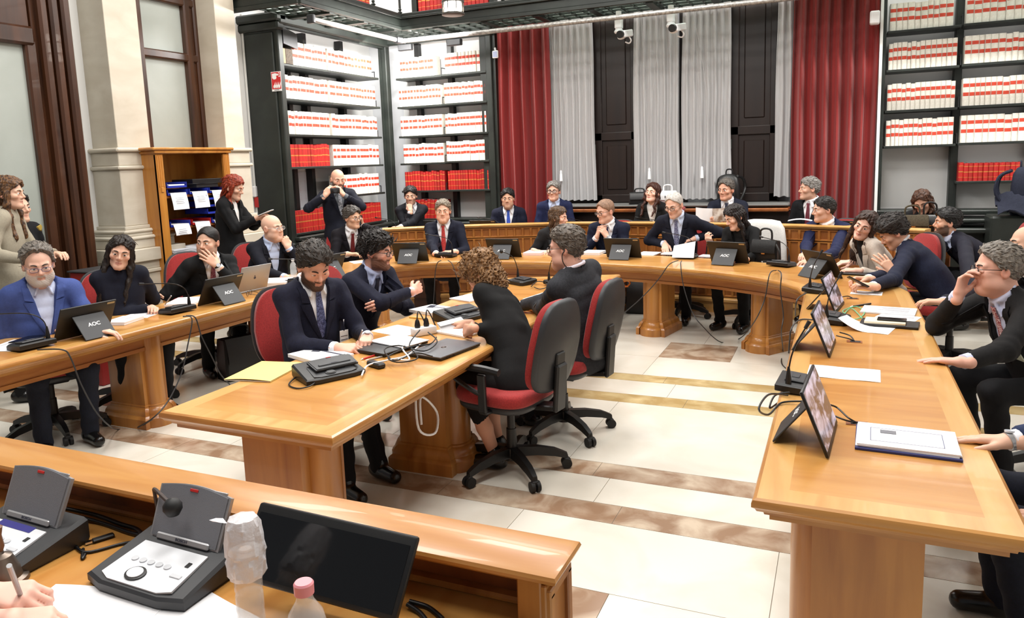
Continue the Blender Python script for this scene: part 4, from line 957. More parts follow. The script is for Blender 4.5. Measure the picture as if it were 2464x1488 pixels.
# ---- hands: wrist at origin, y = fingers, z = back of hand, x = thumb side; palm faces -z
HP = {'flat': ((.10, .12, .08), .10, .0), 'relaxed': ((.35, .5, .3), .02, .25), 'fist': ((1.25, 1.5, .8), .0, .9), 'hold': ((.7, .95, .5), .0, .7), 'pen': ((.65, 1.0, .5), .0, .8), 'curl': ((.55, .7, .4), .03, .4), 'spread': ((.15, .25, .15), .2, .0)}
HC = {}
def hand_mesh(pose, right, h):
    k = (pose, right, h)
    if k in HC: return HC[k]
    (c1, c2, c3), spr, th = HP[pose]; caps = []
    caps.append(((0, -.03, 0), (0, .01, 0), .027, .026, .02)); 
    for i, (kx, ky, L) in enumerate(((.029, .086, (.041, .025, .021)), (.0095, .092, (.045, .029, .022)), (-.0105, .088, (.041, .027, .021)), (-.029, .078, (.032, .02, .018)))):
        caps.append(((kx * .55, .012, 0), (kx, ky, .002), .0145, .0112, .014))
        a = 0; p = np.array((kx, ky, .002)); r = .0093 if i < 3 else .008; sx = spr * (1.5 - i) / 1.5
        f = 1 + .12 * (i - 1) * (1 if c1 > .3 else 0)
        for j, (cc, l) in enumerate(zip((c1 * f, c2, c3), L)):
            a += cc; q = p + l * np.array((math.sin(sx) * math.cos(a), math.cos(sx) * math.cos(a), -math.sin(a))); caps.append((p, q, r, r * .92, .004)); p = q; r *= .92
    t0 = np.array((.018, .012, -.006)); t1 = np.array((.042, .042, -.012 - .014 * th)); t2 = t1 + np.array((.014 - .022 * th, .030, -.006 - .014 * th)); t3 = t2 + np.array((.006 - .020 * th, .024, -.004 - .006 * th))
    caps += [(t0, t1, .0165, .0125, .012), (t1, t2, .0115, .0105, .006), (t2, t3, .0100, .0082, .004)]
    pts = np.array([c[0] for c in caps] + [c[1] for c in caps]); lo = pts.min(0) - .03; hi = pts.max(0) + .03
    def fn(P):
        d = None
        for a, b, ra, rb, kk in caps:
            e = cap(P, a, b, ra, rb); d = e if d is None else smin(d, e, kk)
        return d
    V, Fq = nets(fn, lo, hi, h)
    if right: V = V * np.array((-1, 1, 1)); Fq = Fq[:, ::-1]
    HC[k] = (V, Fq); return HC[k]
def basis(d, n):                                        # columns x, y=d, z=n made orthonormal
    y = Vector(d).normalized(); z = Vector(n); z = (z - y * z.dot(y)).normalized(); x = y.cross(z); return np.array((x, y, z)).T
def n3(v): return np.array(v, float)
def unit(v): v = np.asarray(v, float); return v / max(np.linalg.norm(v), 1e-9)
def ypr(yaw, pitch=0, roll=0):                          # columns: right, forward, up
    y, p, r = (math.radians(a) for a in (yaw, pitch, roll))
    f = np.array((math.cos(y) * math.cos(p), math.sin(y) * math.cos(p), math.sin(p))); rt = np.array((math.sin(y), -math.cos(y), 0)); u = np.cross(rt, f)
    rt2 = rt * math.cos(r) + u * -math.sin(r); u2 = u * math.cos(r) + rt * math.sin(r); return np.array((rt2, f, u2)).T
def hair_fn(st):
    k = st['style']; t = st.get('t', .014); hl = st.get('hl', 0.0); sd = st.get('seed', 1.0); part = st.get('part', 0); L = st.get('len', .28)
    def fn(P):
        x, y, z = P[:, 0], P[:, 1], P[:, 2]; ax = np.abs(x)
        top = sstep(.02, .10, z)
        d = ell(P, (0, -.012, .028), (.077 + .006, .099 + .007, .091 + .006)) - t * (.35 + .65 * top) * (1 - .35 * sstep(.0, -.06, z))
        g = z - (hl * sstep(.0, .08, y) + .83 * y - .0005) - .012 * np.cos(x * 55) * sstep(.03, .07, y)
        side = np.maximum(.0, ax - .06) * 1.1 * sstep(.0, .03, y)
        n1 = wob(P * np.array((1, 1, .55)), 95, sd) * .0022 + wob(P, 210, sd + 2) * .0010
        if k == 'short':
            d = np.maximum(d + n1 * (.8 + t * 10), -(g + side * .0 - .3 * np.maximum(0, .03 - np.abs(ax - .07)) * sstep(.02, .05, y)))
        elif k == 'crop': d = np.maximum(d + n1 * .4, -g)
        elif k == 'fringe':
            d = np.maximum(np.maximum(d + n1 * .6, -(g + .01)), np.maximum(z - st.get('cut', .03), y - .045))
        elif k == 'receding':
            rec = sstep(.05, .03, np.abs(ax - .045)) * .04 * sstep(.02, .06, y); d = np.maximum(d + n1 * (.8 + t * 10), -(g - rec))
        elif k == 'curly':
            w = np.sin(x * 150 + sd + 2 * np.sin(z * 90)) * np.sin(y * 140 + 2 * np.sin(x * 80 + sd)) * np.sin(z * 150 + 2 * np.sin(y * 90)); d = d + .011 * w + n1 * 1.5
            if L > .05:
                b = ell(P, (0, -.035, -.045), (.098, .095, .105 + L * .2)) + .014 * w + n1; d = smin(d, b, .02); g = g + .14 * sstep(.08, .02, y)
            d = np.maximum(d, -(g + .014))
        else:
            wv = st.get('wave', .0); w = wv * (np.sin(z * 42 + sd + x * 8) + .5 * np.sin(z * 75 + sd * 2))
            c = np.maximum(d + n1, -(g + .10 * sstep(.05, .0, y)))
            Pw = P.copy(); Pw[:, 0] += w * .6; Pw[:, 1] += w
            bk = cap(Pw * np.array((.62, 1, 1)), (0, -.055, .0), (0, -.075, -L), .055, .028)
            d = smin(c, bk, .03)
            for s in (-1, 1):
                fw = st.get('front', .03)
                l1 = cap(Pw, (s * .074, .018, .04), (s * .084, .014, -.09), .020, .024); l2 = cap(Pw, (s * .084, .014, -.09), (s * .082, fw + .03, -L * (1.0 if st.get('lr', 0) in (0, s) else .4)), .024, .013); d = smin(d, smin(l1, l2, .02), .022)
            d = d + n1 * .6 + .0025 * np.sin(np.arctan2(x, y + .02) * 26 + 6 * np.sin(z * 12 + sd)); face = ell(P, (0, .085, -.035), (.060, .065, .094)); d = smax(d, -face, .01)
            if part: d = smax(d, -cap(P, (part * .022, .075, .098), (part * .012, -.02, .128), .0035), .006)
        sk = ell(P, (0, -.012, .028), (.071, .093, .085)); return np.maximum(d, -sk)
    return fn
def ik(S, Wp, l1, l2, pole):
    S, Wp = n3(S), n3(Wp); d = Wp - S; L = np.linalg.norm(d); k = max(1.0, L / (.985 * (l1 + l2))); l1 *= k; l2 *= k
    a = (l1 * l1 - l2 * l2 + L * L) / (2 * L); hgt = math.sqrt(max(l1 * l1 - a * a, 1e-5)); u = d / L; p = n3(pole); p = p - u * (p @ u); p = unit(p)
    return S + u * a + p * hgt
STAT = []
def tufts(V, Fq, st, rs):
    """locks of hair combed over the hair surface (head space)"""
    A, B, D = V[Fq[:, 0]], V[Fq[:, 1]], V[Fq[:, 3]]; c = V[Fq].mean(1); n = np.cross(B - A, D - A); n /= np.linalg.norm(n, axis=1, keepdims=True) + 1e-12
    r = np.linalg.norm((c - (0, -.012, .0)) * n, axis=1); ok = ((c - np.array((0, -.02, .0))) * n).sum(1) > .01
    if st['style'] == 'long': ok &= ~((c[:, 1] > .035) & (c[:, 2] > -.12)) & (np.abs(n[:, 2]) < .8)
    ids = np.nonzero(ok)[0]; N = {'long': 300, 'curly': 620, 'short': 420, 'receding': 360, 'crop': 0, 'fringe': 160}[st['style']]
    if not N or not len(ids): return None
    ids = rs.choice(ids, min(N, len(ids)), replace=False); b = MB()
    for i in ids:
        p, nn = c[i], n[i]; k = st['style']
        if k == 'long': g = np.array((.10 * np.sign(p[0]), -.10 - 4 * max(0, p[2] - .06), -1.0)); L = rs.uniform(.04, .075); w = rs.uniform(.003, .006); lift = .0
        elif k == 'curly': g = rs.normal(size=3); L = rs.uniform(.020, .034); w = rs.uniform(.005, .008); lift = .16
        else: g = np.array((.35 * np.sign(p[0]) + .25, -1.0, -.45 if p[2] < .07 else .05)); L = rs.uniform(.018, .034) * (.7 + 14 * st.get('t', .015)); w = rs.uniform(.0035, .006); lift = .16
        g = g + rs.normal(size=3) * (.10 if k == 'long' else .22); g = g - nn * (g @ nn); g /= np.linalg.norm(g) + 1e-9; s = np.cross(g, nn); R = []
        cv = rs.normal() * (.25 if k != 'curly' else 1.0)
        for t, ww in ((0, .7), (.35, 1), (.7, .75), (1, .12)):
            q = p + g * L * t + s * cv * L * t * t + nn * (lift * L * (t if k == 'curly' else math.sin(t * 2.2)) - .0015 - (.012 if k == 'long' else .006) * t * t)
            R.append([q + s * w * ww, q + nn * w * .55 * ww, q - s * w * ww, q - nn * w * .4 * ww])
        b.rings(R, caps=False)
    return b
def person(label, head, yaw, gaze=None, L=None, R=None, hair=None, hc=((34, 26, 22), (20, 15, 13)), skin=(214, 166, 138), face=None, top=None, topc=None, shirt=(236, 236, 240), tie=None, tie2=None,
           legs=None, trc=(20, 21, 27), sex='m', stand=False, pel=None, glasses=None, eye=(0, 0), fat=0, group=None, scale=1.0, vee=True, shoes=(14, 13, 13), bare=None, hq=.0045, jq=.011, cuffs=True, lapelc=None, lean=None, watch=None, tieend=.46):
    """head: world point of the head centre.  yaw: facing of the chest (deg).  gaze: (yaw, pitch, roll) of the head.
    L/R: (wrist point, finger direction, back-of-hand direction, pose[, pole])"""
    fc = dict(face or {}); fc.setdefault('fat', fat); H = n3(head); RH = ypr(*(gaze or (yaw, 0, 0))); RT = ypr(yaw); ft, rt = RT[:, 1], RT[:, 0]; up = np.array((0, 0, 1.0)); sc = scale * (1.0 if sex == 'm' else .95)
    NB = H + RH @ n3((0, -.03, -.085)) * sc + (-up * .055 - ft * .015) * sc
    TL = .545 * sc
    if pel is None:
        pz = .90 * sc if stand else .50; dz = NB[2] - pz
        if stand: P0 = NB - up * .56 - ft * .0
        else:
            hd = math.sqrt(max(TL * TL - dz * dz, .0009)) if dz < TL else .03; hd = min(hd, .42) if lean is None else lean
            P0 = np.array((NB[0] - ft[0] * hd, NB[1] - ft[1] * hd, max(pz, NB[2] - TL * 1.04)))
    else: P0 = n3(pel)
    mid = (P0 + NB) / 2 - ft * .035
    def spine(t): return (1 - t) ** 2 * P0 + 2 * t * (1 - t) * mid + t * t * NB
    ts = np.linspace(0, 1, 9); SP = np.array([spine(t) for t in ts]); ax = unit(NB - P0); fa = unit(ft - ax * (ft @ ax)); ra = np.cross(fa, ax)
    sw = (.166 if sex == 'm' else .142) * sc; k = sc
    rx = np.interp(ts, [0, .25, .55, .8, 1], np.array([.175, .158 + fat * .03, .178 + fat * .015, .165, .075]) * k * (1 if sex == 'm' else .9))
    ry = np.interp(ts, [0, .25, .55, .8, 1], np.array([.125, .118 + fat * .07, .125 + fat * .04, .105, .065]) * k * (1 if sex == 'm' else .92))
    SH = {s: NB - ax * .055 * sc + ra * s * sw + fa * .005 for s in (-1, 1)}
    arms = {}
    for s, A in ((1, R), (-1, L)):
        if A is None:
            if stand: Wp = SH[s] - up * .50 + ra * s * .05 + ft * .05; A = (Wp, -up + ft * .2, ra * s, 'relaxed')
            else: Wp = P0 + ft * .30 + ra * s * .14 + up * .12; A = (Wp, ft - up * .1, up, 'relaxed')
        pole = A[4] if len(A) > 4 else (-up * 1.0 + ra * s * .55 - ft * .35)
        Wp = n3(A[0]); E = ik(SH[s], Wp, .295 * sc, .262 * sc, pole); arms[s] = (Wp, n3(A[1]), n3(A[2]), A[3], E)
    def torso(P, infl=0.0):
        d = None
        for i in range(8):
            a, b = SP[i], SP[i + 1]; ab = b - a; t = np.clip(((P - a) @ ab.astype(np.float32)) / float(ab @ ab), 0, 1); q = P - a - t[:, None] * ab
            X = rx[i] + (rx[i + 1] - rx[i]) * t + infl; Y = ry[i] + (ry[i + 1] - ry[i]) * t + infl
            qr = q @ ra.astype(np.float32); qf = q @ fa.astype(np.float32); qa = q @ ax.astype(np.float32)
            e = np.sqrt((qr * Y / X) ** 2 + qf ** 2 + qa ** 2) - Y; d = e if d is None else np.minimum(d, e)
        return d
    def loc(P): q = P - P0; return q @ ra, q @ fa, (q @ ax) / np.linalg.norm(NB - P0)
    def front(t, infl=0.0):                             # point on the chest centre line
        i = min(int(t * 8), 7); u = t * 8 - i; return SP[i] * (1 - u) + SP[i + 1] * u + fa * (ry[i] * (1 - u) + ry[i + 1] * u + infl)
    tb = .45
    def jacket(P):
        d = torso(P, .012); sh = cap(P, SH[-1], SH[1], .058 * k, .058 * k); d = smin(d, sh, .05)
        d = smin(d, cap(P, SH[1], NB + ax * .02, .052 * k, .05 * k), .03); d = smin(d, cap(P, SH[-1], NB + ax * .02, .052 * k, .05 * k), .03)
        if not stand: d = smin(d, ell(P, P0 - up * .03, (.20 * k, .17 * k, .10)), .05)
        else: d = smin(d, cap(P, P0 + up * .05, P0 - up * .12, .155 * k, .165 * k), .05)
        qr, qf, t = loc(P)
        if vee:
            s = np.clip((t - tb) / (1 - tb), 0, 1.2); w = (.008 + .070 * s) * k; fr = (qf > .0) & (t > tb - .02)
            band = (np.abs(qr) < w + .006 + .046 * np.minimum(1, s * 2.2)) & (np.abs(qr) >= w) & fr & (t < .97) & ~((t > .80) & (t < .825) & (np.abs(qr) > w + .02))
            d = d - .006 * band
            d = np.where(fr, np.maximum(d, w - np.abs(qr)), d)
        for s_, (Wp, dd, nn, ps, E) in arms.items():
            wr = Wp - unit(Wp - E) * .035; a = cap(P, SH[s_], E, .062 * k, .052 * k); b = cap(P, E, wr, .052 * k, .040 * k); a = smin(a, b, .025)
            u = unit(E - SH[s_]); v = unit(wr - E); tw = (P - E) @ v.astype(np.float32); tu = (P - SH[s_]) @ u.astype(np.float32)
            a = a + .0035 * np.sin(tw * 85 + 3 * np.sin((P @ ra) * 30)) * np.exp(-np.abs(tw) * 10) + .003 * np.sin(tu * 60 + 2 * np.sin((P @ fa) * 30)) * np.exp(-np.abs(tu - .06) * 8)
            a = np.maximum(a, ((P - wr) @ v.astype(np.float32)) - .004); d = smin(d, a, .022)
        ring = None
        for j in range(7):
            g0, g1 = [(math.cos(q) * ra + math.sin(q) * fa) * .068 * k for q in (PI + .35 - (-PI - .7) * -j / 7, PI + .35 - (-PI - .7) * -(j + 1) / 7)]
        d = d + .0026 * wob(P, 26, len(STAT)); neckhole = cap(P, NB - ax * .01, NB + ax * .12 + fa * .02, .064 * k, .074 * k); return np.maximum(d, -neckhole)
    pts = np.array([P0, NB, SH[1], SH[-1]] + [arms[s][0] for s in arms] + [arms[s][4] for s in arms]); lo = pts.min(0) - .2; hi = pts.max(0) + .14; hi[2] = max(hi[2] - .0, NB[2] + .1); lo[2] = min(P0[2] - (.30 if stand else .14), lo[2] + .12)
    root_xy = np.array((P0[0], P0[1], 0.0))
    # body: head, neck, hands and the core under the clothes
    bd = Meshy(); nl = RH.T @ (NB - ax * .03 - H) / sc
    hV, hF, hT = make_head(fc, nl, hq); bd.add(H + (hV * sc) @ RH.T, hF, 0, hT)
    for b, mi in eyes(eye): bd.add(H + (np.array([list(v) for v in b.v]) * sc) @ RH.T, b.f, 1 + mi)
    def core(P):
        d = torso(P, -.03)
        for s_, (Wp, dd, nn, ps, E) in arms.items(): d = smin(d, cap(P, SH[s_], E, .035, .033), .02); d = smin(d, cap(P, E, Wp, .031, .024), .02)
        return d
    cV, cF = nets(core, lo, hi, .022); bd.add(cV, cF, 0)
    for s_, (Wp, dd, nn, ps, E) in arms.items():
        if ps is None: continue
        B = basis(dd, nn); V, Fq = hand_mesh(ps, s_ == 1, .0036 if hq < .0046 else .0046); bd.add(Wp + (V * sc * 1.02) @ B.T, Fq, 0)
    # legs
    LG = {}
    for s_ in (1, -1):
        lg = (legs or {}).get(s_)
        hip = P0 + rt * s_ * .09 * k - up * .02
        if lg: kn, an, ftd = n3(lg[0]), n3(lg[1]), n3(lg[2])
        elif stand: kn = np.array((*(hip + ft * .02)[:2], hip[2] * .53)); an = np.array((*(hip - ft * .02)[:2], .09)); ftd = ft + rt * s_ * .2
        else: kn = np.array((*(hip + ft * .42 + rt * s_ * .05)[:2], .50)); an = np.array((*(hip + ft * .34 + rt * s_ * .04)[:2], .09)); ftd = ft + rt * s_ * .12
        LG[s_] = (hip, kn, an, unit(n3((ftd[0], ftd[1], 0))))
    an_r = .0 if bare is None else bare
    def leg(P):
        d = None
        for s_, (hip, kn, an, fd) in LG.items():
            e = smin(cap(P, hip, kn, .088 * k, .064 * k), cap(P, kn, an + (kn - an) * an_r - (0 if bare else 1) * up * .03, .062 * k, .050 * k), .03); e = e + .003 * np.sin((P @ unit(an - kn).astype(np.float32)) * 55 + 2 * np.sin(P[:, 0] * 25)); d = e if d is None else smin(d, e, .02)
            if bare: d = np.maximum(d, (an[2] + (kn[2] - an[2]) * an_r) - P[:, 2] - .02) if s_ == -1 else d
        return smin(d, ell(P, P0 - up * .02, (.17 * k, .13 * k, .10)), .05)
    lp = np.array([x for v in LG.values() for x in v[:3]] + [P0]); 
    tr = Meshy(); V, Fq = nets(leg, lp.min(0) - .17, lp.max(0) + .17, .016); V[:, 2] = np.maximum(V[:, 2], .045); tr.add(V, Fq)
    if bare:
        for s_, (hip, kn, an, fd) in LG.items():
            V, Fq = nets(lambda P: smin(cap(P, kn, kn * .35 + an * .65, .048, .045), cap(P, kn * .35 + an * .65, an - up * .02, .043, .031), .02), np.minimum(kn, an) - .08, np.maximum(kn, an) + .08, .008); bd.add(V, Fq, 0)
    sk = skin_mat(skin, fc.get('lipc', (176, 98, 88)), fc.get('bc', hc[0])); root = bd.build('person', [sk, EYEW, IRISB, PUP], None, root_xy, tint=True); root.location = root_xy
    tag(root, label, 'person', group)
    tr.build('trousers', [cloth('trouser_%d_%d_%d' % trc, tuple(int(x * .7) for x in trc))], root, root_xy)
    for s_, (hip, kn, an, fd) in LG.items():
        a0 = np.array((an[0], an[1], 0)); V, Fq = nets(lambda P: np.maximum(smin(cap(P, a0 + up * .05 - fd * .03, a0 + up * .038 + fd * .13, .045, .036), cap(P, an - up * .0, a0 + up * .05, .042, .045), .02), .004 - P[:, 2]), np.minimum(a0, a0 + fd * .2) - .07, np.maximum(a0, a0 + fd * .2) + np.array((.07, .07, max(.14, an[2] + .05))), .0085)
        if max(abs(x) for x in (an[2], 0)) >= 0: Meshy().add(V, Fq).build('shoe', [mat('shoe_%d' % shoes[0], shoes, .25)], root, root_xy)
    V, Fq = nets(jacket, lo, hi, jq); tc = topc or (22, 25, 42); tc = tuple(int(x * .72) for x in tc) if max(tc) < 130 else tc
    Meshy().add(V, Fq).build(top or 'suit_jacket', [cloth('cloth_%d_%d_%d' % tc, tc)], root, root_xy)
    if vee:
        lp_ = MB(); fa32 = fa
        for s_ in (-1, 1):
            for t0, t1, wf in ((tb + .01, .83, lambda q: .012 + .046 * q ** .8), (.835, .985, lambda q: .050 - .012 * q)):
                g = []
                for j in range(9):
                    q = j / 8; t = t0 + (t1 - t0) * q; w0 = (.008 + .070 * (t - tb) / (1 - tb)) * k; w1 = w0 + wf(q) * k
                    g.append([spine(t) + ra * s_ * (w0 + .002 + (w1 - w0) * c_) + fa * .30 + ax * (.012 * c_ if t0 > .8 else 0) for c_ in (0, .35, .7, 1)])
                G = np.array(g); sh_ = G.shape; X = G.reshape(-1, 3)
                for _ in range(14): X = X - fa32 * np.clip(jacket(X) * .8, -.05, .05)[:, None]
                X = X + fa32 * .0035; lp_.sheet([[tuple(p - root_xy) for p in r] for r in X.reshape(sh_)], .004)
        lp_.build('lapel', [cloth('cloth_%d_%d_%d' % (lapelc or tc), lapelc or tc)], root, ang=60)
    # shirt with collar, tie
    if shirt is not None and vee:
        ncol = NB + ax * .035 * k
        def sf(P):
            qr, qf, t = loc(P); d = torso(P, .001); d = np.maximum(d, -(qf - .0)); d = np.maximum(d, np.maximum(tb - .1 - t, np.abs(qr) - .10))
            if sex == 'm' or cuffs:
                c = None
                for j in range(9):
                    q0, q1 = [PI / 2 + (j + e) / 9 * 2 * PI for e in (0, 1)]
                    e = cap(P, ncol + (math.cos(q0) * ra + math.sin(q0) * fa * 1.05) * .064 * k - ax * .022 * math.sin(q0), ncol + (math.cos(q1) * ra + math.sin(q1) * fa * 1.05) * .064 * k - ax * .022 * math.sin(q1), .0115, .0115); c = e if c is None else np.minimum(c, e)
                for s_ in (-1, 1): c = np.minimum(c, cap(P, ncol + fa * .066 * k + ra * s_ * .016 - ax * .02, NB + fa * .088 * k + ra * s_ * .05 - ax * .055, .010, .007))
                d = smin(d, c, .008)
            return d
        V, Fq = nets(sf, np.minimum(spine(.3), NB) - .16, np.maximum(spine(.3), NB) + .16, .0085); sh = Meshy().add(V, Fq).build('shirt' if sex == 'm' else 'top', [cloth('shirt_%d_%d_%d' % shirt, shirt, tuple(min(255, x + 4) for x in shirt), .8)], root, root_xy)
        if cuffs and sex == 'm':
            for s_, (Wp, dd, nn, ps, E) in arms.items():
                v = unit(Wp - E); MB_ = MB().lathe([(.030, -.05), (.0345, -.045), (.0345, -.006), (.030, -.004)], tuple(Wp - v * .0 - root_xy), 14, M=Vector(v).to_track_quat('Z', 'Y').to_matrix().to_4x4()); MB_.build('shirt_cuff', sh.data.materials[0], root)
    if tie is not None:
        g = []; t0 = .93
        for j in range(13):
            t = t0 + (tieend - t0) * j / 12; c = front(t, .008); w = (.019 if j == 0 else .013 + .020 * (j / 12) ** .8) * k
            if j == 0: c = NB + fa * .083 * k - ax * .012
            if j == 1: c = NB + fa * .090 * k - ax * .04; w = .014 * k
            g.append([c + ra * w * s_ - fa * .004 * s_ * s_ for s_ in (-1, -.5, 0, .5, 1)])
        tm = mat('tie_%d_%d_%d' % tie, tie, .5, noise=((120, 120, 120), tie2 or tuple(int(x * .8) for x in tie), .45, .55))
        o = MB().sheet([[tuple(p - root_xy) for p in r] for r in g], .007).build('tie', tm, root, ang=60)
    # hair, brows, glasses in head space
    def wh(mb): mb.v = [tuple(H + RH @ (n3(v) * sc) - root_xy) for v in mb.v]; return mb
    hm = hair_mat(*hc)
    if hair:
        Lh = hair.get('len', .1) if hair['style'] in ('long', 'curly') else .1
        V, Fq = nets(hair_fn(hair), (-.15, -.18, -max(.12, Lh + .06)), (.15, .15, .18), max(hq, .0045)); hmesh = Meshy().add(H + (V * sc) @ RH.T, Fq)
        tf = tufts(V, Fq, hair, np.random.RandomState(len(STAT) + 5))
        if tf: hmesh.add(H + (np.array([list(map(float, v)) for v in tf.v]) * sc) @ RH.T, tf.f)
        hmesh.build('hair', [hm], root, root_xy)
    bm_ = MB()
    for s_ in (-1, 1): bm_.tube([(s_ * .014, .0955, .019), (s_ * .028, .0925, .0255), (s_ * .043, .082, .0235), (s_ * .052, .073, .017)], .003, 6, rad=[.0036, .0040, .0032, .0015])
    wh(bm_).build('eyebrow', hair_mat(*(fc.get('brow') or hc)), root)
    if glasses:
        fm = mat('frame_%d_%d_%d' % glasses[0], glasses[0], .3); r_ = glasses[1]; hh = glasses[2] if len(glasses) > 2 else .018; b = MB(); l = MB()
        for s_ in (-1, 1):
            ring = [(s_ * .033 + .0245 * math.copysign(abs(math.cos(q)) ** .7, math.cos(q)), .103 - .10 * (abs(s_ * .033 + .0245 * math.cos(q)) ** 1.5) , -.004 + hh * math.copysign(abs(math.sin(q)) ** .8, math.sin(q))) for q in np.linspace(0, 2 * PI, 21)]
            b.tube(ring, r_, 6, sub=1); l.add(ring[:-1], [tuple(range(20))]); b.tube([(s_ * .0575, .102, .004), (s_ * .072, .070, .006), (s_ * .083, .0, .004), (s_ * .084, -.018, -.012)], r_ * .8, 6)
        b.tube([(-.009, .104, .0), (0, .107, .003), (.009, .104, .0)], r_, 6); gl = wh(b).build('glasses', fm, root, ang=60); wh(l).build('lens', LENS, gl)
    if watch:
        Wp, dd, nn, ps, E = arms[watch[0]]; v = unit(Wp - E); M = Vector(v).to_track_quat('Z', 'Y').to_matrix().to_4x4(); c = Wp - v * -.004
        o = MB().lathe([(.029, -.008), (.0315, -.007), (.0315, .007), (.029, .008)], tuple(c - root_xy), 18, M=M).build('wristwatch', mat('watch_strap_%d' % watch[1][0], watch[1], .3, metal=.7), root)
        f_ = c + unit(nn) * .031 - root_xy; MB().cyl(tuple(f_), tuple(f_ + unit(nn) * .006), .016, n=16).build('dial', mat('watch_dial', (200, 205, 212), .2), o)
    STAT.append(label); root['_p'] = 0; del root['_p']
    return root, dict(P0=P0, NB=NB, ax=ax, fa=fa, ra=ra, SH=SH, arms=arms, H=H, RH=RH, front=front, xy=root_xy)
# ================================================================== THE PEOPLE IN THE ROOM
def A3(v): return np.array(v, float)
def T(u, v, z=.742): return A3(atz(u, v, z))
def hp(head, gaze, q): return A3(head) + ypr(*gaze) @ A3(q)          # a point given in the frame of a head (right, forward, up)
UP = A3((0, 0, 1))
NAVY, NAVY2, BLACKC, CHAR = (26, 30, 52), (34, 44, 88), (19, 19, 22), (58, 59, 64)
DKBR, BRN, BLK_, GRY_, GRY2 = ((38, 28, 22), (22, 16, 13)), ((84, 52, 34), (50, 30, 20)), ((26, 23, 22), (14, 12, 12)), ((142, 138, 134), (104, 100, 96)), ((88, 84, 80), (58, 54, 50))
WHT, LBL = (234, 234, 238), (192, 206, 236)
SEATS = []
def seated(lb, ch_label, yaw, *a, back=.0, **k):
    r, i = person(lb, *a, yaw, **k) if False else person(lb, a[0], yaw, **k); P = i['P0']; f = ypr(yaw)[:, 1]
    if ch_label: chair(P[0] - f[0] * (.02 + back), P[1] - f[1] * (.02 + back), yaw, ch_label)
    return r, i
# --- left wing
h = atx(92, 636, -4.66); g = (-30, -14, 2)
seated('man in blue blazer with grey beard and thin glasses, seated at near left table', 'office chair of man in blue blazer', -24, h, gaze=g, R=(T(112, 792), (.9, .3, -.05), UP, 'relaxed'), L=(T(225, 800), (.8, .5, 0), UP, 'relaxed'),
       hair=dict(style='receding', t=.022, hl=.03, seed=2), hc=((120, 112, 104), (80, 74, 68)), face=dict(beard=.85, bc=(196, 190, 184), brow=((70, 62, 56), (50, 44, 40))), fat=.7, topc=(64, 80, 138), shirt=(206, 214, 240), glasses=((60, 62, 110), .0014, .014), trc=(28, 34, 52), eye=(.1, 0), skin=(220, 172, 148))
h = atx(290, 608, -4.74); g = (-42, -6, -14)
seated('woman with long dark hair in dark navy velvet top, writing at left table', 'red office chair of woman with long dark hair', -22, h, gaze=g, R=(T(366, 742), (.7, -.5, .1), (.2, .1, 1), 'pen'), L=(T(352, 716), (.9, .1, .2), (.1, .6, .9), 'spread'),
       hair=dict(style='long', t=.012, len=.36, wave=.005, front=.05, part=-1, seed=4), hc=DKBR, sex='f', face=dict(lip=.6, jaw=.93, nose=.95), topc=(20, 24, 46), shirt=None, vee=False, top='velvet_top', trc=(18, 19, 26), skin=(214, 164, 136))
h = atx(500, 583, -4.86); g = (-72, -2, -4)
hd = hp(h, g, (-.035, .125, -.085))
seated('man in black suit and burgundy dotted tie holding hand to his face', 'red office chair of man with burgundy dotted tie', -24, h, gaze=g, L=(hd + A3((.07, .06, -.10)), (-.55, -.45, .75), (.75, -.5, .2), 'spread', (.3, .6, -1)), R=(T(470, 690), (.8, .5, 0), UP, 'relaxed'),
       hair=dict(style='crop', t=.008, hl=.012, seed=3), hc=BLK_, face=dict(beard=.45, bc=(84, 66, 56), jaw=1.06), fat=.3, topc=(22, 23, 26), tie=(96, 22, 40), tie2=(150, 90, 104), eye=(-.45, 0), trc=(18, 18, 20), watch=(-1, (40, 40, 42)))
h = atx(655, 548, -4.92); g = (2, -2, 4); hd = hp(h, g, (-.02, .075, -.125))
seated('bald man with clear glasses resting chin on fist, light blue shirt', 'red office chair of bald man with clear glasses', -22, h, gaze=g, L=(hd + A3((.05, .03, -.07)), (-.3, -.1, .95), (.8, -.6, 0), 'fist', (.3, .5, -1)), R=(T(688, 668), (.9, .3, 0), UP, 'relaxed'),
       hair=None, hc=((200, 190, 182), (170, 160, 150)), face=dict(jaw=1.04, beard=.15, bc=(190, 150, 130), brow=((120, 100, 90), (90, 75, 66))), fat=.35, topc=(24, 27, 44), shirt=LBL, glasses=((200, 204, 210), .0014, .016), skin=(226, 178, 150), trc=(22, 24, 34))
h = A3(atz(848, 524, 1.13)); g = (-14, -4, 3)
seated('man with grey hair and round glasses talking on phone, dark red tie', 'red office chair of man on the phone', -42, h, gaze=g, L=(hp(h, g, (-.105, .035, -.075)) + A3((.01, 0, -.03)), (-.05, -.15, 1), (.6, .6, .1), 'hold', (.6, .3, -1)), R=(T(838, 612), (.7, .5, 0), UP, 'relaxed'),
       hair=dict(style='short', t=.022, seed=6), hc=GRY2, topc=(30, 26, 36), tie=(120, 24, 30), glasses=((60, 58, 56), .0016, .016), skin=(214, 164, 132), trc=(22, 22, 28), hq=.005)
PHONE_P = hp(h, g, (-.095, .03, -.055))
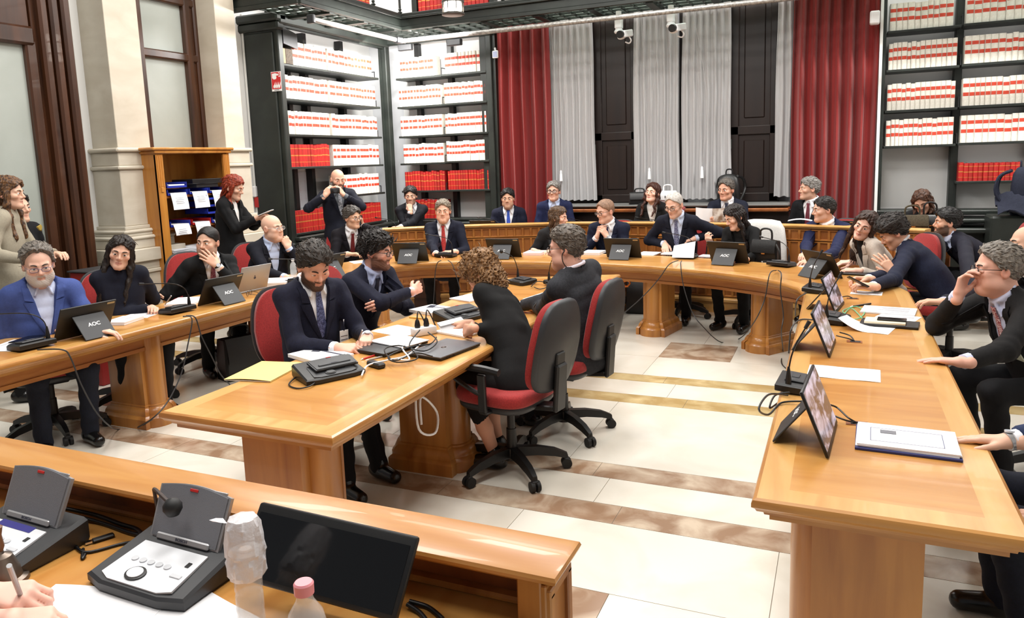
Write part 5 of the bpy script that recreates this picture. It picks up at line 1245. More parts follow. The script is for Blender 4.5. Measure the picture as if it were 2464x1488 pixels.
# --- back row
def back(lb, u, v, y, yaw, gaze, **k):
    hh = aty(u, v, y); k.setdefault('hq', .0055); k.setdefault('jq', .013); return person(lb, hh, yaw, gaze=gaze, **k), hh
hh = aty(988, 472, 8.98); g = (-64, -6, 0)
person('young man in dark suit with hand at his mouth, back row left', hh, -58, gaze=g, R=(hp(hh, g, (.02, .115, -.14)) + A3((.02, -.0, -.05)), (-.25, .15, .9), (.5, -.8, .2), 'fist', (-.4, 0, -1)), L=(A3((hh.x + .02, 8.62, .88)), (-.9, -.2, 0), UP, 'relaxed'),
       hair=dict(style='short', t=.022, seed=8), hc=BLK_, face=dict(beard=.5, bc=(92, 70, 58)), topc=(22, 24, 36), tie=(84, 20, 30), hq=.0055, jq=.013)
back('man with black hair and bright blue tie on the back bench', 1222, 478, 9.05, -70, (-72, -3, 0), hair=dict(style='short', t=.018, seed=9), hc=BLK_, face=dict(beard=.3, bc=(120, 94, 80), jaw=1.06), fat=.3, topc=(30, 36, 66), tie=(40, 80, 190), skin=(208, 158, 128))
back('man with grey hair and black glasses in blue suit on back bench', 1332, 461, 9.12, -76, (-82, 2, 0), hair=dict(style='short', t=.018, seed=10), hc=GRY_, topc=(36, 46, 98), shirt=LBL, glasses=((14, 14, 14), .003, .018), face=dict(brow=((60, 56, 52), (40, 38, 36))), skin=(216, 162, 136))
back('smiling woman with long auburn hair on the back bench', 1570, 464, 9.12, -84, (-104, 8, -5), sex='f', hair=dict(style='long', t=.014, len=.30, wave=.010, part=1, front=.05, seed=12), hc=((78, 42, 30), (46, 24, 17)), face=dict(lip=.7, jaw=.93), topc=(20, 20, 22), shirt=(224, 220, 216), cuffs=False, skin=(232, 184, 160))
hh = aty(1747, 457, 9.1)
person('man with grey hair and navy tie reading a magazine on back bench', hh, -92, gaze=(-112, -3, 0), R=(A3((aty(1705, 528, 8.72).x, 8.74, 1.0)), (.3, -.8, .2), (-.3, .2, 1), 'hold'), L=(A3((aty(1762, 524, 8.72).x, 8.74, .98)), (-.5, -.8, .1), (.6, .2, .8), 'hold'),
       hair=dict(style='short', t=.015, hl=.012, seed=14), hc=((104, 98, 92), (74, 70, 66)), topc=(26, 32, 58), tie=(36, 40, 66), hq=.0055, jq=.013, skin=(206, 150, 122))
back('man with grey hair and maroon tie looking left on back bench', 1947, 455, 9.12, -116, (-158, 2, 0), hair=dict(style='short', t=.018, seed=15), hc=GRY_, topc=(20, 21, 28), tie=(110, 34, 52), skin=(214, 164, 136), face=dict(beard=.25, bc=(150, 130, 116)))
back('woman with brown hair bending over handbags at the right rear', 2219, 486, 8.75, -100, (-106, -26, 8), sex='f', hair=dict(style='long', t=.013, len=.26, wave=.012, part=1, lr=1, seed=16), hc=BRN, face=dict(lip=.6, jaw=.93), topc=(20, 20, 24), shirt=None, vee=False, top='dark_top', skin=(206, 154, 126))
# --- curve of the horseshoe
hh = aty(1066, 508, 7.42)
seated('man with grey hair and red tie facing the room, navy suit', None, -72, hh, lean=.09, gaze=(-66, -3, 0), L=(T(1092, 607, .75), (-.75, -.6, .0), (.2, -.2, 1), 'relaxed'), R=(T(1050, 612, .745), (.9, -.3, 0), UP, 'relaxed'),
       hair=dict(style='short', t=.014, hl=.008, seed=17), hc=((150, 138, 122), (110, 100, 88)), topc=(27, 32, 58), tie=(200, 62, 60), face=dict(jaw=1.04, brow=((110, 96, 82), (80, 70, 60))), fat=.25, hq=.005, skin=(220, 168, 140))
hh = aty(1344, 524, 7.8); g = (-4, -4, 0)
seated('woman with long wavy hair in dark grey jacket looking to the right', None, -58, hh, lean=.16, gaze=g, L=(T(1330, 603), (-.2, -.9, 0), UP, 'relaxed'), R=(T(1285, 603), (.7, -.6, 0), UP, 'relaxed'), sex='f',
       hair=dict(style='long', t=.016, len=.34, wave=.014, front=.04, seed=18), hc=((52, 38, 30), (100, 76, 54)), face=dict(lip=.6, jaw=.94), topc=(50, 51, 54), shirt=(22, 22, 24), cuffs=False, hq=.005, skin=(222, 172, 146))
hh = aty(1456, 509, 7.88); g = (-122, -10, 0); hc_ = hp(hh, g, (-.03, .12, -.17))
seated('man with dark glasses and clasped hands under his chin', 'red office chair of man with clasped hands', -92, hh, lean=.16, gaze=g, R=(hc_ + A3((-.06, .03, -.09)), (.35, -.1, .9), (-.7, -.5, 0), 'curl', (-.5, 0, -1)), L=(hc_ + A3((.06, .03, -.09)), (-.45, -.2, .85), (.7, -.5, .1), 'curl', (.5, 0, -1)),
       hair=dict(style='crop', t=.010, hl=.014, seed=19), hc=((150, 118, 96), (120, 92, 74)), topc=(30, 38, 70), tie=(40, 44, 92), glasses=((40, 34, 30), .0024, .016), face=dict(nose=1.05, beard=.2, bc=(180, 136, 112)), hq=.005, watch=(-1, (190, 192, 196)), skin=(222, 170, 144))
hh = aty(1622, 494, 7.72); g = (-108, -20, 2)
seated('man with cropped white hair and glasses turning pages of a document', 'red office chair of man turning pages', -92, hh, lean=.16, gaze=g, R=(T(1600, 588, .80), (.2, -.8, -.45), (-.2, -.35, .9), 'relaxed'), L=(T(1672, 574, .86), (-.85, -.35, -.1), (.1, -.5, .85), 'curl'),
       hair=dict(style='crop', t=.008, hl=.03, seed=20), hc=((196, 190, 184), (160, 154, 148)), topc=(26, 30, 52), tie=(58, 62, 100), tie2=(130, 134, 160), shirt=(206, 216, 238), glasses=((34, 30, 30), .002, .017), face=dict(beard=.2, bc=(200, 160, 140), brow=((90, 80, 72), (60, 54, 48))), hq=.005, skin=(226, 176, 150))
hh = aty(1768, 523, 7.55); g = (-142, -24, 6)
seated('woman with long dark hair and gold earring looking down, black jacket', 'office chair with white coat over its back behind dark-haired woman', -108, hh, lean=.16, gaze=g, R=(T(1712, 590, .80), (-.3, -.4, .8), (-.4, -.9, .1), 'pen', (-.5, 0, -1)), L=(T(1790, 625), (-.8, -.5, 0), UP, 'relaxed'), sex='f',
       hair=dict(style='long', t=.014, len=.32, wave=.004, part=1, lr=-1, seed=21), hc=((36, 26, 24), (20, 14, 14)), face=dict(lip=.6, jaw=.92, open=.002), topc=(21, 21, 24), shirt=(18, 18, 20), cuffs=False, trc=(14, 14, 16), hq=.005, skin=(230, 180, 152))
COAT_POS = None
hh = A3(atz(1982, 505, 1.13)); g = (-158, -4, 0)
seated('man in blue suit with dark blue tie looking left, right bend of table', 'red office chair of man in blue suit at right bend', -112, hh, lean=.16, gaze=g, R=(T(1938, 612), (-.2, -.95, 0), UP, 'relaxed'), L=(T(1960, 628), (-.75, -.5, 0), UP, 'relaxed'),
       hair=dict(style='short', t=.012, seed=22), hc=((44, 40, 38), (26, 24, 23)), topc=(34, 42, 92), tie=(24, 26, 54), face=dict(beard=.25, bc=(160, 120, 98), nose=1.05), hq=.005, skin=(220, 168, 140))
hh = A3(atz(2082, 543, 1.09)); g = (-112, -6, -22)
seated('woman with long brown hair in cream jacket leaning over right table', 'red office chair of woman in cream jacket', -152, hh, gaze=g, R=(T(2048, 632), (-.9, -.3, 0), (0, -.3, 1), 'curl'), L=(T(2062, 652), (-.9, .2, 0), (0, -.2, 1), 'curl'), sex='f',
       hair=dict(style='long', t=.013, len=.34, wave=.003, part=1, lr=1, seed=23), hc=((66, 44, 34), (40, 26, 20)), face=dict(lip=.75, jaw=.93), topc=(206, 194, 182), shirt=(20, 20, 22), cuffs=False, trc=(30, 30, 34), hq=.0048, skin=(228, 176, 152))
h2 = A3(atz(2150, 560, 1.055)); g = (-176, -34, -2)
seated('man in navy suit with swept dark hair bent over his phone', 'red office chair of man bent over phone', 172, h2, gaze=g, R=(T(2088, 672, .775), (-.95, -.25, .05), (.1, .35, .9), 'hold'), L=(T(2098, 690, .765), (-.95, .1, .05), (.1, -.35, .9), 'hold'),
       hair=dict(style='short', t=.036, seed=24), hc=((44, 36, 32), (26, 21, 19)), topc=(36, 42, 74), tie=(44, 30, 60), face=dict(beard=.3, bc=(150, 112, 92), open=.0025), skin=(218, 164, 134))
h3 = atx(2278, 536, .93); g = (-172, 2, 0)
seated('bearded man in dark navy suit looking left behind the leaning man', 'red office chair of bearded man at right table', -160, h3, gaze=g, R=(T(2150, 655, .80), (-.6, .2, .7), (.3, -.9, .2), 'spread'), L=(A3((.62, 5.35, .74)), (-.9, .1, 0), UP, 'relaxed'),
       hair=dict(style='short', t=.024, seed=25), hc=BLK_, topc=(28, 28, 50), tie=(28, 28, 44), shirt=(196, 204, 228), face=dict(beard=.9, bc=(52, 38, 32)), skin=(210, 158, 128))
h4 = atx(2400, 648, .74); g = (-172, 0, 0); nz = hp(h4, g, (.0, .125, -.045))
r29, i29 = seated('older man in black suit with hand at his nose and dotted red tie', 'office chair of older man with hand at nose', -158, h4, gaze=g, R=(nz + A3((-.045, -.02, -.085)), (.25, .1, .95), (-.75, .6, .1), 'curl', (-.8, .4, -1)), L=(T(2316, 872, .735), (-.95, .25, -.05), (0, .1, 1), 'flat'),
       hair=dict(style='short', t=.018, hl=.025, seed=26), hc=((136, 128, 118), (92, 86, 80)), topc=(30, 29, 30), tie=(150, 40, 52), tie2=(226, 200, 200), shirt=(200, 206, 232), glasses=((34, 26, 26), .0024, .016), face=dict(brow=((90, 80, 74), (60, 54, 50)), nose=1.1, jaw=1.05), fat=.8, skin=(220, 164, 140))
h5 = atx(2470, 586, 1.18)
seated('bald man cut by the right edge of the picture', None, -165, h5, gaze=(-170, 0, 0), hair=None, topc=(26, 28, 40), hq=.006, jq=.016, tie=(30, 30, 50))
seated('man in blue suit cut by the right edge, hand with steel watch on table', 'red office chair at the near right edge of the picture', 178, A3((.98, 2.86, 1.16)), gaze=(178, -5, 0), R=(T(2432, 1062, .735), (-.97, .15, -.1), (0, .15, 1), 'flat'), L=(A3((.66, 2.56, .60)), (-.9, .2, 0), UP, 'relaxed'),
       hair=dict(style='short', t=.014), hc=GRY2, topc=(54, 70, 116), trc=(26, 30, 50), watch=(1, (176, 178, 182)), legs={1: ((.52, 3.02, .5), (.58, 3.02, .09), (-1, 0, 0)), -1: ((.52, 2.70, .5), (.62, 2.72, .09), (-1, 0, 0))})
# --- centre table
h6 = atx(756, 640, -2.74); g = (-30, -30, 2)
r6, i6 = seated('bearded man in navy suit writing at the centre table', 'red office chair behind writing bearded man', -22, h6, gaze=g, R=(T(812, 838, .745), (.95, .25, -.05), (.1, -.45, .9), 'hold'), L=(T(884, 812, .76), (.35, -.85, -.1), (.2, -.2, 1), 'pen'),
       hair=dict(style='short', t=.026, seed=30), hc=((48, 38, 30), (28, 22, 18)), topc=(30, 32, 60), tie=(92, 100, 140), tie2=(40, 46, 84), face=dict(beard=.95, bc=(62, 44, 34), open=.0015, lip=.4), hq=.004, jq=.009, skin=(222, 164, 138), trc=(16, 17, 22), watch=(-1, (196, 198, 204)),
       legs={1: ((-2.42, 3.15, .51), (-2.32, 3.02, .09), (.9, -.35, 0)), -1: ((-2.45, 3.36, .51), (-2.30, 3.30, .09), (.9, -.3, 0))})
h7 = atx(906, 606, -2.92); g = (10, -6, 0)
r7, i7 = seated('man with curly dark hair, beard and glasses, arms crossed', 'red office chair of man with crossed arms', -14, h7, gaze=g, R=(A3(h7) * (1, 1, 0) + ypr(-14) @ A3((-.09, .25, .86)), (-.05, .95, .15), (.9, 0, .4), 'relaxed', (.2, -1, -.5)), L=(A3(h7) * (1, 1, 0) + ypr(-14) @ A3((.10, .17, .82)), (.05, -.95, -.1), (.9, .1, .3), 'curl', (.2, 1, -.6)),
       hair=dict(style='curly', t=.030, len=.03, seed=31), hc=((44, 38, 36), (24, 21, 20)), topc=(32, 36, 62), tie=(34, 36, 56), shirt=(184, 194, 228), face=dict(beard=.9, bc=(96, 62, 46)), glasses=((18, 18, 18), .0024, .017), hq=.0042, skin=(216, 156, 132), trc=(18, 19, 24))
h8 = A3((-1.90, 3.56, 1.085)); h8 = A3(atx(1160, 662, -1.93)); g = (-178, -38, 8)
r8, i8 = person('woman with curly light brown hair in black jacket bent over papers', h8, 166, gaze=g, L=(T(1136, 792, .80), (-.75, .5, -.25), (-.4, -.8, .4), 'curl', (.5, -.5, -1)), R=(A3((-2.06, 3.95, .75)), (-.9, -.2, 0), UP, 'curl'), sex='f',
       hair=dict(style='curly', t=.040, len=.12, seed=33), hc=((150, 112, 72), (96, 68, 42)), topc=(17, 17, 19), shirt=None, vee=False, pel=(-1.60, 3.66, .53), trc=(30, 27, 27), bare=.45, shoes=(12, 12, 12), hq=.0042, jq=.009, skin=(214, 156, 126),
       legs={1: ((-1.92, 3.82, .50), (-1.80, 3.80, .09), (-1, .1, 0)), -1: ((-1.90, 3.60, .50), (-1.74, 3.62, .10), (-1, -.1, 0))})
h9 = atx(1362, 597, -1.50); g = (-176, -4, 0)
r9, i9 = person('man in charcoal suit with glasses and earpiece seen from behind', h9, 160, gaze=g, L=(T(1292, 742, .75), (-.9, .1, 0), UP, 'relaxed', (.1, -.6, -1)), R=(A3((-1.95, 4.5, .75)), (-.95, -.1, 0), UP, 'relaxed'),
       hair=dict(style='short', t=.020, hl=.02, seed=34), hc=((104, 94, 84), (70, 62, 56)), topc=(66, 67, 74), shirt=(226, 218, 228), fat=.5, pel=(-1.44, 4.33, .52), glasses=((40, 40, 44), .0018, .016), hq=.0042, jq=.0095, face=dict(nose=1.1), skin=(218, 164, 140), trc=(40, 41, 46))
# --- standing
h10 = atx(813, 432, -5.62); g = (-36, -12, 0); cp = A3(aty(806, 459, h10.y - .22)); 
r10, i10 = person('bald bearded man standing and photographing, navy jacket and grey waistcoat', h10, -36, gaze=g, R=(cp + ypr(-36) @ A3((.115, -.035, -.055)), ypr(-36) @ A3((-.62, .15, .75)), ypr(-36) @ A3((.5, .8, .2)), 'curl', ypr(-36) @ A3((1, 0, -.7))), L=(cp + ypr(-36) @ A3((-.115, -.035, -.06)), ypr(-36) @ A3((.62, .15, .75)), ypr(-36) @ A3((-.5, .8, .2)), 'curl', ypr(-36) @ A3((-1, 0, -.7))),
       hair=None, hc=((60, 48, 42), (40, 32, 28)), face=dict(beard=.9, bc=(66, 56, 52), jaw=1.03), topc=(26, 30, 50), shirt=(104, 110, 116), tie=(196, 200, 208), tie2=(70, 76, 88), stand=True, hq=.005, skin=(224, 170, 142), cuffs=True)
CAMP = cp
h11 = atx(562, 452, -5.62); g = (18, -18, 0)
person('woman with long red hair standing with a phone, black suit', h11, 14, gaze=g, R=(A3(atx(622, 524, -5.30)), (.8, .35, .25), (-.2, .1, 1), 'hold', (-.2, -.3, -1)), L=(A3(atx(618, 530, -5.33)) + A3((0, .12, 0)), (.9, .1, .2), (.1, 0, 1), 'hold'), sex='f', stand=True,
       hair=dict(style='long', t=.018, len=.24, wave=.008, seed=36), hc=((150, 56, 28), (104, 34, 16)), face=dict(lip=.5, jaw=.94), topc=(19, 19, 22), shirt=(228, 226, 224), cuffs=False, trc=(16, 16, 18), hq=.005)
h12 = atx(22, 466, -5.75)
person('woman with long wavy brown hair standing in beige jacket, far left', h12, 40, gaze=(32, -2, 0), sex='f', stand=True, hair=dict(style='long', t=.022, len=.36, wave=.006, seed=37), hc=((60, 44, 36), (116, 80, 48)), face=dict(lip=.5), topc=(158, 150, 132), shirt=None, vee=False, top='beige_jacket', trc=(18, 18, 20), hq=.005,
       R=(A3((-5.45, 3.55, 1.12)), (.8, .4, .1), UP, 'relaxed'), L=(A3((-5.55, 3.85, 1.12)), (.8, -.2, .1), UP, 'relaxed'))
# --- the writing hands at the bottom left, their owner outside the picture
ph = atz(28, 1450, .86)
person('hands with a silver ring holding a pen at bottom left corner', A3((ph.x - .42, ph.y - .42, 1.26)), 42, gaze=(30, -30, 0), R=(A3(atz(-48, 1436, .87)), (.75, .45, -.1), (.1, -.3, 1), 'pen', (-.3, -.5, -1)), L=(A3(atz(10, 1500, .848)), (.9, .35, 0), (0, -.2, 1), 'curl', (-.5, .6, -.5)), sex='f', pel=(ph.x - .55, ph.y - .58, .62),
       hair=dict(style='long', t=.015, len=.2, seed=40), hc=BRN, topc=(30, 30, 36), shirt=None, vee=False, hq=.006, jq=.016, skin=(232, 178, 156))
# ================================================================== THINGS ON THE TABLES
_pn = {}
def paper(u, v, w, d, rot, label, th=.0012, z=HT, name='paper_sheet', cat='paper', m=None, text=True, curl=0, group=None):
    """a sheet or stack of w (along its local x) by d, centre at pixel u,v on height z"""
    c = atz(u, v, z); t = thing(name, label, cat, c + Vector((0, 0, .0008)), math.radians(rot), group)
    if th > .004:
        n = max(2, int(th / .006)); b = MB()
        for i in range(n):
            b.box((random.uniform(-.002, .002), random.uniform(-.002, .002), th * (i + .5) / n), (w, d, th / n - .0004), .0004 if n < 4 else 0, rz=random.uniform(-.012, .012))
        b.build('page_block', m or PAPER, t, ang=None)
    else:
        g = [[(-w / 2 + w * i / 10, -d / 2 + d * j / 6, th / 2 + curl * max(0, (i - 4) / 6) ** 2 * (1 + .3 * j / 6) + .001 * math.sin(i + j)) for j in range(7)] for i in range(11)]
        MB().sheet(g, max(th, .0006)).build('page', m or PAPER, t, ang=60)
    if text and not curl:
        b = MB(); r = random.Random(len(label)); y = d * .36
        while y > -d * .36:
            x0 = -w * .38; L = w * r.uniform(.35, .76); b.box((x0 + L / 2, y, th + .0006), (L, .0022, .0003)); y -= .009 if r.random() > .2 else .02
        b.build('printed_lines', mat('faint_print', (168, 168, 176), .8), t, ang=None)
    return t
paper(30, 832, .30, .21, -70, 'white papers at the left edge of the near left table')
paper(298, 776, .21, .16, -75, 'small white booklet stack beside monitor of man in blue blazer', .022, name='booklet_stack')
paper(342, 758, .24, .21, -70, 'single white sheet under the hands of woman writing', name='paper_sheet')
paper(448, 728, .30, .22, -62, 'thick fanned white papers between writing woman and monitor', .016, name='paper_stack')
paper(666, 684, .30, .23, -65, 'thick white paper pile beside silver laptop', .035, name='paper_stack')
paper(862, 631, .21, .15, -40, 'white paper sheet before man on the phone')
paper(925, 617, .09, .06, -70, 'small white place card left of man with red tie', .012, name='place_card')
paper(1072, 608, .22, .14, -75, 'white papers under the hands of man with red tie', .006)
paper(1130, 613, .16, .10, -80, 'white sheet right of man with red tie')
paper(1287, 612, .24, .20, -84, 'pinkish white paper pile before woman with wavy hair', .028, name='paper_stack', m=mat('pinkish_paper', (232, 214, 214), .85))
paper(1428, 611, .24, .20, -90, 'white paper pile before man with clasped hands', .026, name='paper_stack')
paper(1560, 612, .26, .20, -96, 'loose white papers left of man turning pages', .010, name='paper_stack')
paper(1625, 610, .30, .21, -96, 'white document under the hands of man turning pages', .014, name='paper_stack')
paper(1700, 618, .14, .12, -100, 'white papers with cables left of dark-haired woman', .012, name='paper_stack')
paper(1950, 641, .16, .12, -130, 'white sheet beside hands of man with dark blue tie')
paper(2085, 706, .20, .14, 174, 'white sheet under the phone of the man bent over')
paper(2138, 750, .30, .21, 172, 'white paper pile beside green cord on right table', .010, name='paper_stack')
paper(2160, 765, .22, .16, 160, 'white sheet under the paper pile on right table')
paper(2085, 792, .26, .18, 165, 'white curled sheet in front of the black notebook', curl=.05)
paper(2030, 899, .30, .20, 178, 'single white sheet behind nearest monitor on right table', text=False)
# raised page in the hands of the man turning pages
P = [aty(u, v, 7.28) for u, v in ((1620, 618), (1622, 585), (1668, 578), (1672, 590), (1655, 615))]
g = [[Vector((P[0].x + (P[3].x - P[0].x) * i / 8, 7.22 + .10 * math.sin(j / 8 * 1.4) - .0 * i, .735 + .15 * math.sin(j / 8 * 1.5) * (.7 + .3 * i / 8))) for j in range(9)] for i in range(9)]
o = MB().sheet(g, .001).build('lifted_page', PAPER, ang=60); tag(o, 'white page lifted by the man with cropped white hair', 'paper')
# document pile with navy edge, near end of the right table
t = thing('document_pile', 'white document with framed cover and navy edge on right table', 'document', atz(2180, 1068, HT) + Vector((0, 0, .001)), math.radians(-2))
MB().box((0, 0, .004), (.315, .235, .008), .001).build('navy_folder', NAVYINK, t); b = MB()
for i in range(3): b.box((random.uniform(-.004, .004), .004, .010 + .004 * i), (.305, .222, .0036), rz=random.uniform(-.02, .02))
b.build('page_block', PAPER, t, ang=None); b = MB()
for x, y, w, d in ((0, .065, .22, .0016), (0, -.065, .22, .0016), (-.11, 0, .0016, .13), (.11, 0, .0016, .13)): b.box((x, y, .0212), (w, d, .0004))
b.build('cover_frame', NAVYINK, t, ang=None); MB().box((-.055, .035, .0212), (.05, .032, .0004)).build('seal', mat('grey_seal', (120, 120, 126), .8), t)
# centre table
t = thing('card_folder', 'yellow card folder with white papers at near end of centre table', 'folder', atz(640, 896, HT) + Vector((0, 0, .001)), math.radians(10))
MB().box((0, 0, .003), (.245, .33, .0016)).build('inner_pages', PAPER, t)
MB().sheet([[(-.125 + .25 * i / 8, -.165 + .33 * j / 8, .0065 + .006 * math.sin(PI * i / 8) * (1 - j / 8)) for j in range(9)] for i in range(9)], .0012).build('cover', YELL, t, ang=60); MB().box((0, .002, .0012), (.25, .33, .0012)).build('back_cover', YELL, t)
def report(u, v, rot, label, txt=None, th=.02):
    t = thing('report_pile', label, 'report', atz(u, v, HT) + Vector((0, 0, .001)), math.radians(rot)); b = MB(); n = 4
    for i in range(n): b.box((0, 0, th * (i + .5) / n), (.215, .30, th / n - .0005), .0005, rz=.01 * (i % 2))
    b.build('page_block', PAPER, t, ang=None)
    MB().box((.05, .09, th + .0006), (.10, .05, .0005), rz=.5).box((.05, -.02, th + .0006), (.015, .26, .0005), rz=.1).build('cover_print', INK, t, ang=None)
    if txt:
        lg = bpy.data.objects.new('cover_lettering', textmesh('cover_lettering', txt, .035, PAPER, .0004, bold=True)); C.objects.link(lg); lg.parent = t; lg.location = (.05, .09, th + .0014); lg.rotation_euler = (0, 0, -.9)
    return t
report(772, 861, 70, 'white report with dark printed stripe under the writing hands', 'Zanob')
report(1048, 751, 72, 'white report pile before man with crossed arms')
paper(1140, 717, .30, .21, 70, 'white papers under the curly-haired woman', .010, name='paper_stack'); paper(1312, 716, .30, .21, 80, 'white papers before man in grey suit', .006)
paper(962, 797, .21, .29, 72, 'white sheet between laptop and power strip', text=False); paper(960, 822, .20, .28, 74, 'white papers lying on the dark flat laptop', .006, z=HT + .024)
def laptop(u, v, rot, label, m, logo):
    t = thing('closed_laptop', label, 'laptop', atz(u, v, HT) + Vector((0, 0, .001)), math.radians(rot))
    MB().box((0, 0, .008), (.345, .235, .012), .004, seg=2).build('base', BLK, t); MB().box((0, 0, .0175), (.350, .240, .008), .003, seg=2).build('lid', m, t)
    if logo:
        b = MB(); b.lathe([(.016, 0), (.0175, 0), (.0175, .0006), (.016, .0006), (.016, 0)], (0, .0, .0216), 28); b.box((-.004, 0, .0218), (.0022, .022, .0005), rz=-.25).box((.004, 0, .0218), (.0022, .022, .0005), rz=-.25); b.build('logo', CHROME, t, ang=None)
    for i in range(3): MB().box((-.12 + i * .03, -.119, .008), (.016, .002, .005)).build('port', RUB, t)
    return t
laptop(1068, 846, 80, 'closed dark grey laptop with round logo on centre table', mat('graphite_lid', (92, 93, 98), .42), True)
laptop(942, 838, 78, 'closed black laptop under white papers on centre table', BLK2, False)
t = thing('power_strip', 'white power strip with black plugs on centre table', 'power strip', atz(1020, 806, HT) + Vector((0, 0, .001)), math.radians(60))
MB().box((0, 0, .024), (.15, .06, .048), .008, seg=2).build('body', WHITEP, t)
for x in (-.04, .02):
    MB().lathe([(.016, .048), (.018, .06), (.012, .09), (.006, .10)], (x, 0, 0), 12).build('plug', BLK, t); MB().tube([(x, 0, .1), (x + .02, .02, .14), (x + .06, .05, .10), (x + .08, .03, .03)], .004, 6).build('plug_lead', BLK, t)
# spiral of paper pad
t = thing('notepad', 'white notepad with a rolled page under the hand of the curly-haired woman', 'notepad', atz(1112, 800, HT) + Vector((0, 0, .001)), math.radians(72))
MB().box((0, 0, .006), (.21, .25, .012), .001).build('page_block', PAPER, t)
MB().sheet([[(-.10 + .2 * i / 6, .10 - .02 * math.cos(a) * 1.6 - .035 * a / 5, .036 - .026 * math.cos(a)) for a in np.linspace(-.2, 4.4, 16)] for i in range(7)], .001).build('rolled_page', PAPER, t, ang=60)
def phone(loc, rz, label, m, tilt=None, lens=True, case=None):
    t = thing('mobile_phone', label, 'phone', loc, rz)
    if tilt: t.rotation_euler = tilt
    MB().box((0, 0, .0042), (.073, .150, .008), .0035, seg=2).build('body', m, t); MB().box((0, 0, .0084), (.066, .143, .0004)).build('glass', case or SCREEN, t)
    if lens:
        MB().box((-.018, .052, .0098), (.028, .028, .002), .0008).build('camera_island', BLK2, t)
    return t
phone(atz(1106, 828, HT) + Vector((0, 0, .001)), math.radians(150), 'beige phone beside closed grey laptop', mat('beige_case', (186, 166, 136), .4), case=mat('beige_back', (190, 172, 144), .35))
phone(atz(2090, 676, HT) + Vector((0, 0, .001)), 1.2, 'grey phone lying beside hands of the bent-over man', BLK2, case=mat('grey_case', (120, 124, 122), .45))
phone(T(2064, 680, .80), 0, 'black phone held by the man bent over right table', BLK, tilt=(.5, .25, 1.75), lens=False)
phone(PHONE_P, 0, 'phone held to the ear of man with dark red tie', BLK, tilt=(1.45, .1, -.5), lens=False)
phone(atx(640, 513, -5.22), 0, 'white phone held by the red-haired woman', WHITEP, tilt=(.35, 0, -1.2), lens=False)
q = i_older = None
_p = i29['front'](.63, .030) - i29['ra'] * .105; phone(Vector(_p), 0, 'phone with pale green case in breast pocket of older man', mat('sage_case', (168, 172, 150), .4), tilt=Matrix((i29['ax'], i29['ra'], -i29['fa'] * -1)).transposed().to_euler(), case=mat('sage_back', (172, 176, 156), .35))
phone(atz(70, 818, HT) + Vector((0, 0, .001)), .3, 'flat black notebook behind left edge microphone', BLK, lens=False).scale = (1.7, 1.3, 1)
def pen(p0, p1, label, m, r=.0045, name='pen'):
    p0, p1 = Vector(p0), Vector(p1); d = (p1 - p0).normalized(); t = thing(name, label, 'pen', p0)
    MB().cyl(p0, p0 + (p1 - p0) * .88, r, n=10).build('barrel', m, t, world=True); MB().cyl(p0 + (p1 - p0) * .88, p1, r, .0012, n=10).build('tip', CHROME if m != PAPER else BLK, t, world=True); return t
def zz(u, v, z): return Vector(atz(u, v, z))
pen(zz(872, 795, .835), zz(860, 826, .745), 'silver pen in the hand of the writing bearded man', SILV)
pen(zz(930, 856, HT + .005), zz(880, 868, HT + .005), 'silver pencil beside black terminal on centre table', SILV); pen(zz(912, 852, HT + .005), zz(868, 866, HT + .005), 'red pencil beside black terminal on centre table', REDP)
pen(zz(985, 764, HT + .005), zz(1030, 768, HT + .005), 'yellow pencil before man with crossed arms', mat('pencil_yellow', (206, 160, 60), .5))
pen(zz(2095, 731, HT + .006), zz(2045, 739, HT + .006), 'black pen above the green cord on right table', BLK, .006)
pen(zz(412, 712, .82), zz(396, 735, .745), 'pen in the hand of woman with long dark hair', SILV); pen(zz(1700, 588, .86), zz(1716, 600, .80), 'dark pen in the hand of woman beside black handbag', BLK)
pen(zz(22, 1362, .98), zz(52, 1440, .855), 'clear ballpoint pen in the hand at bottom left', SILV, .005)
# right table notebooks
t = thing('notebook', 'black notebook under spiral pad on right table', 'notebook', zz(2140, 783, HT) + Vector((0, 0, .001)), math.radians(172)); MB().box((0, 0, .008), (.30, .16, .016), .003).build('cover', BLK, t); MB().box((.0, -.081, .008), (.22, .002, .008)).build('elastic_band', BLK2, t)
t = thing('spiral_pad', 'cream spiral pad lying on black notebook', 'notebook', zz(2130, 776, HT + .017) + Vector((0, 0, .001)), math.radians(174)); MB().box((0, 0, .006), (.21, .13, .012), .001).build('pages', mat('cream_paper', (226, 214, 186), .85), t)
b = MB()
for i in range(18): b.lathe([(.006, -.0008), (.0075, 0), (.006, .0008)], (-.095 + i * .0112, -.068, .007), 8, M=Matrix.Rotation(PI / 2, 4, 'Y'))
b.build('spiral_wire', STEEL, t)
phone(zz(2146, 771, HT + .030) + Vector((0, 0, .001)), math.radians(84), 'dark phone lying on the spiral pad', BLK, lens=False)
t = thing('tablet_case', 'black tablet case under arm of woman in cream jacket', 'tablet', zz(2060, 660, HT) + Vector((0, 0, .001)), math.radians(170)); MB().box((0, 0, .008), (.24, .17, .016), .004).build('case', BLK, t)
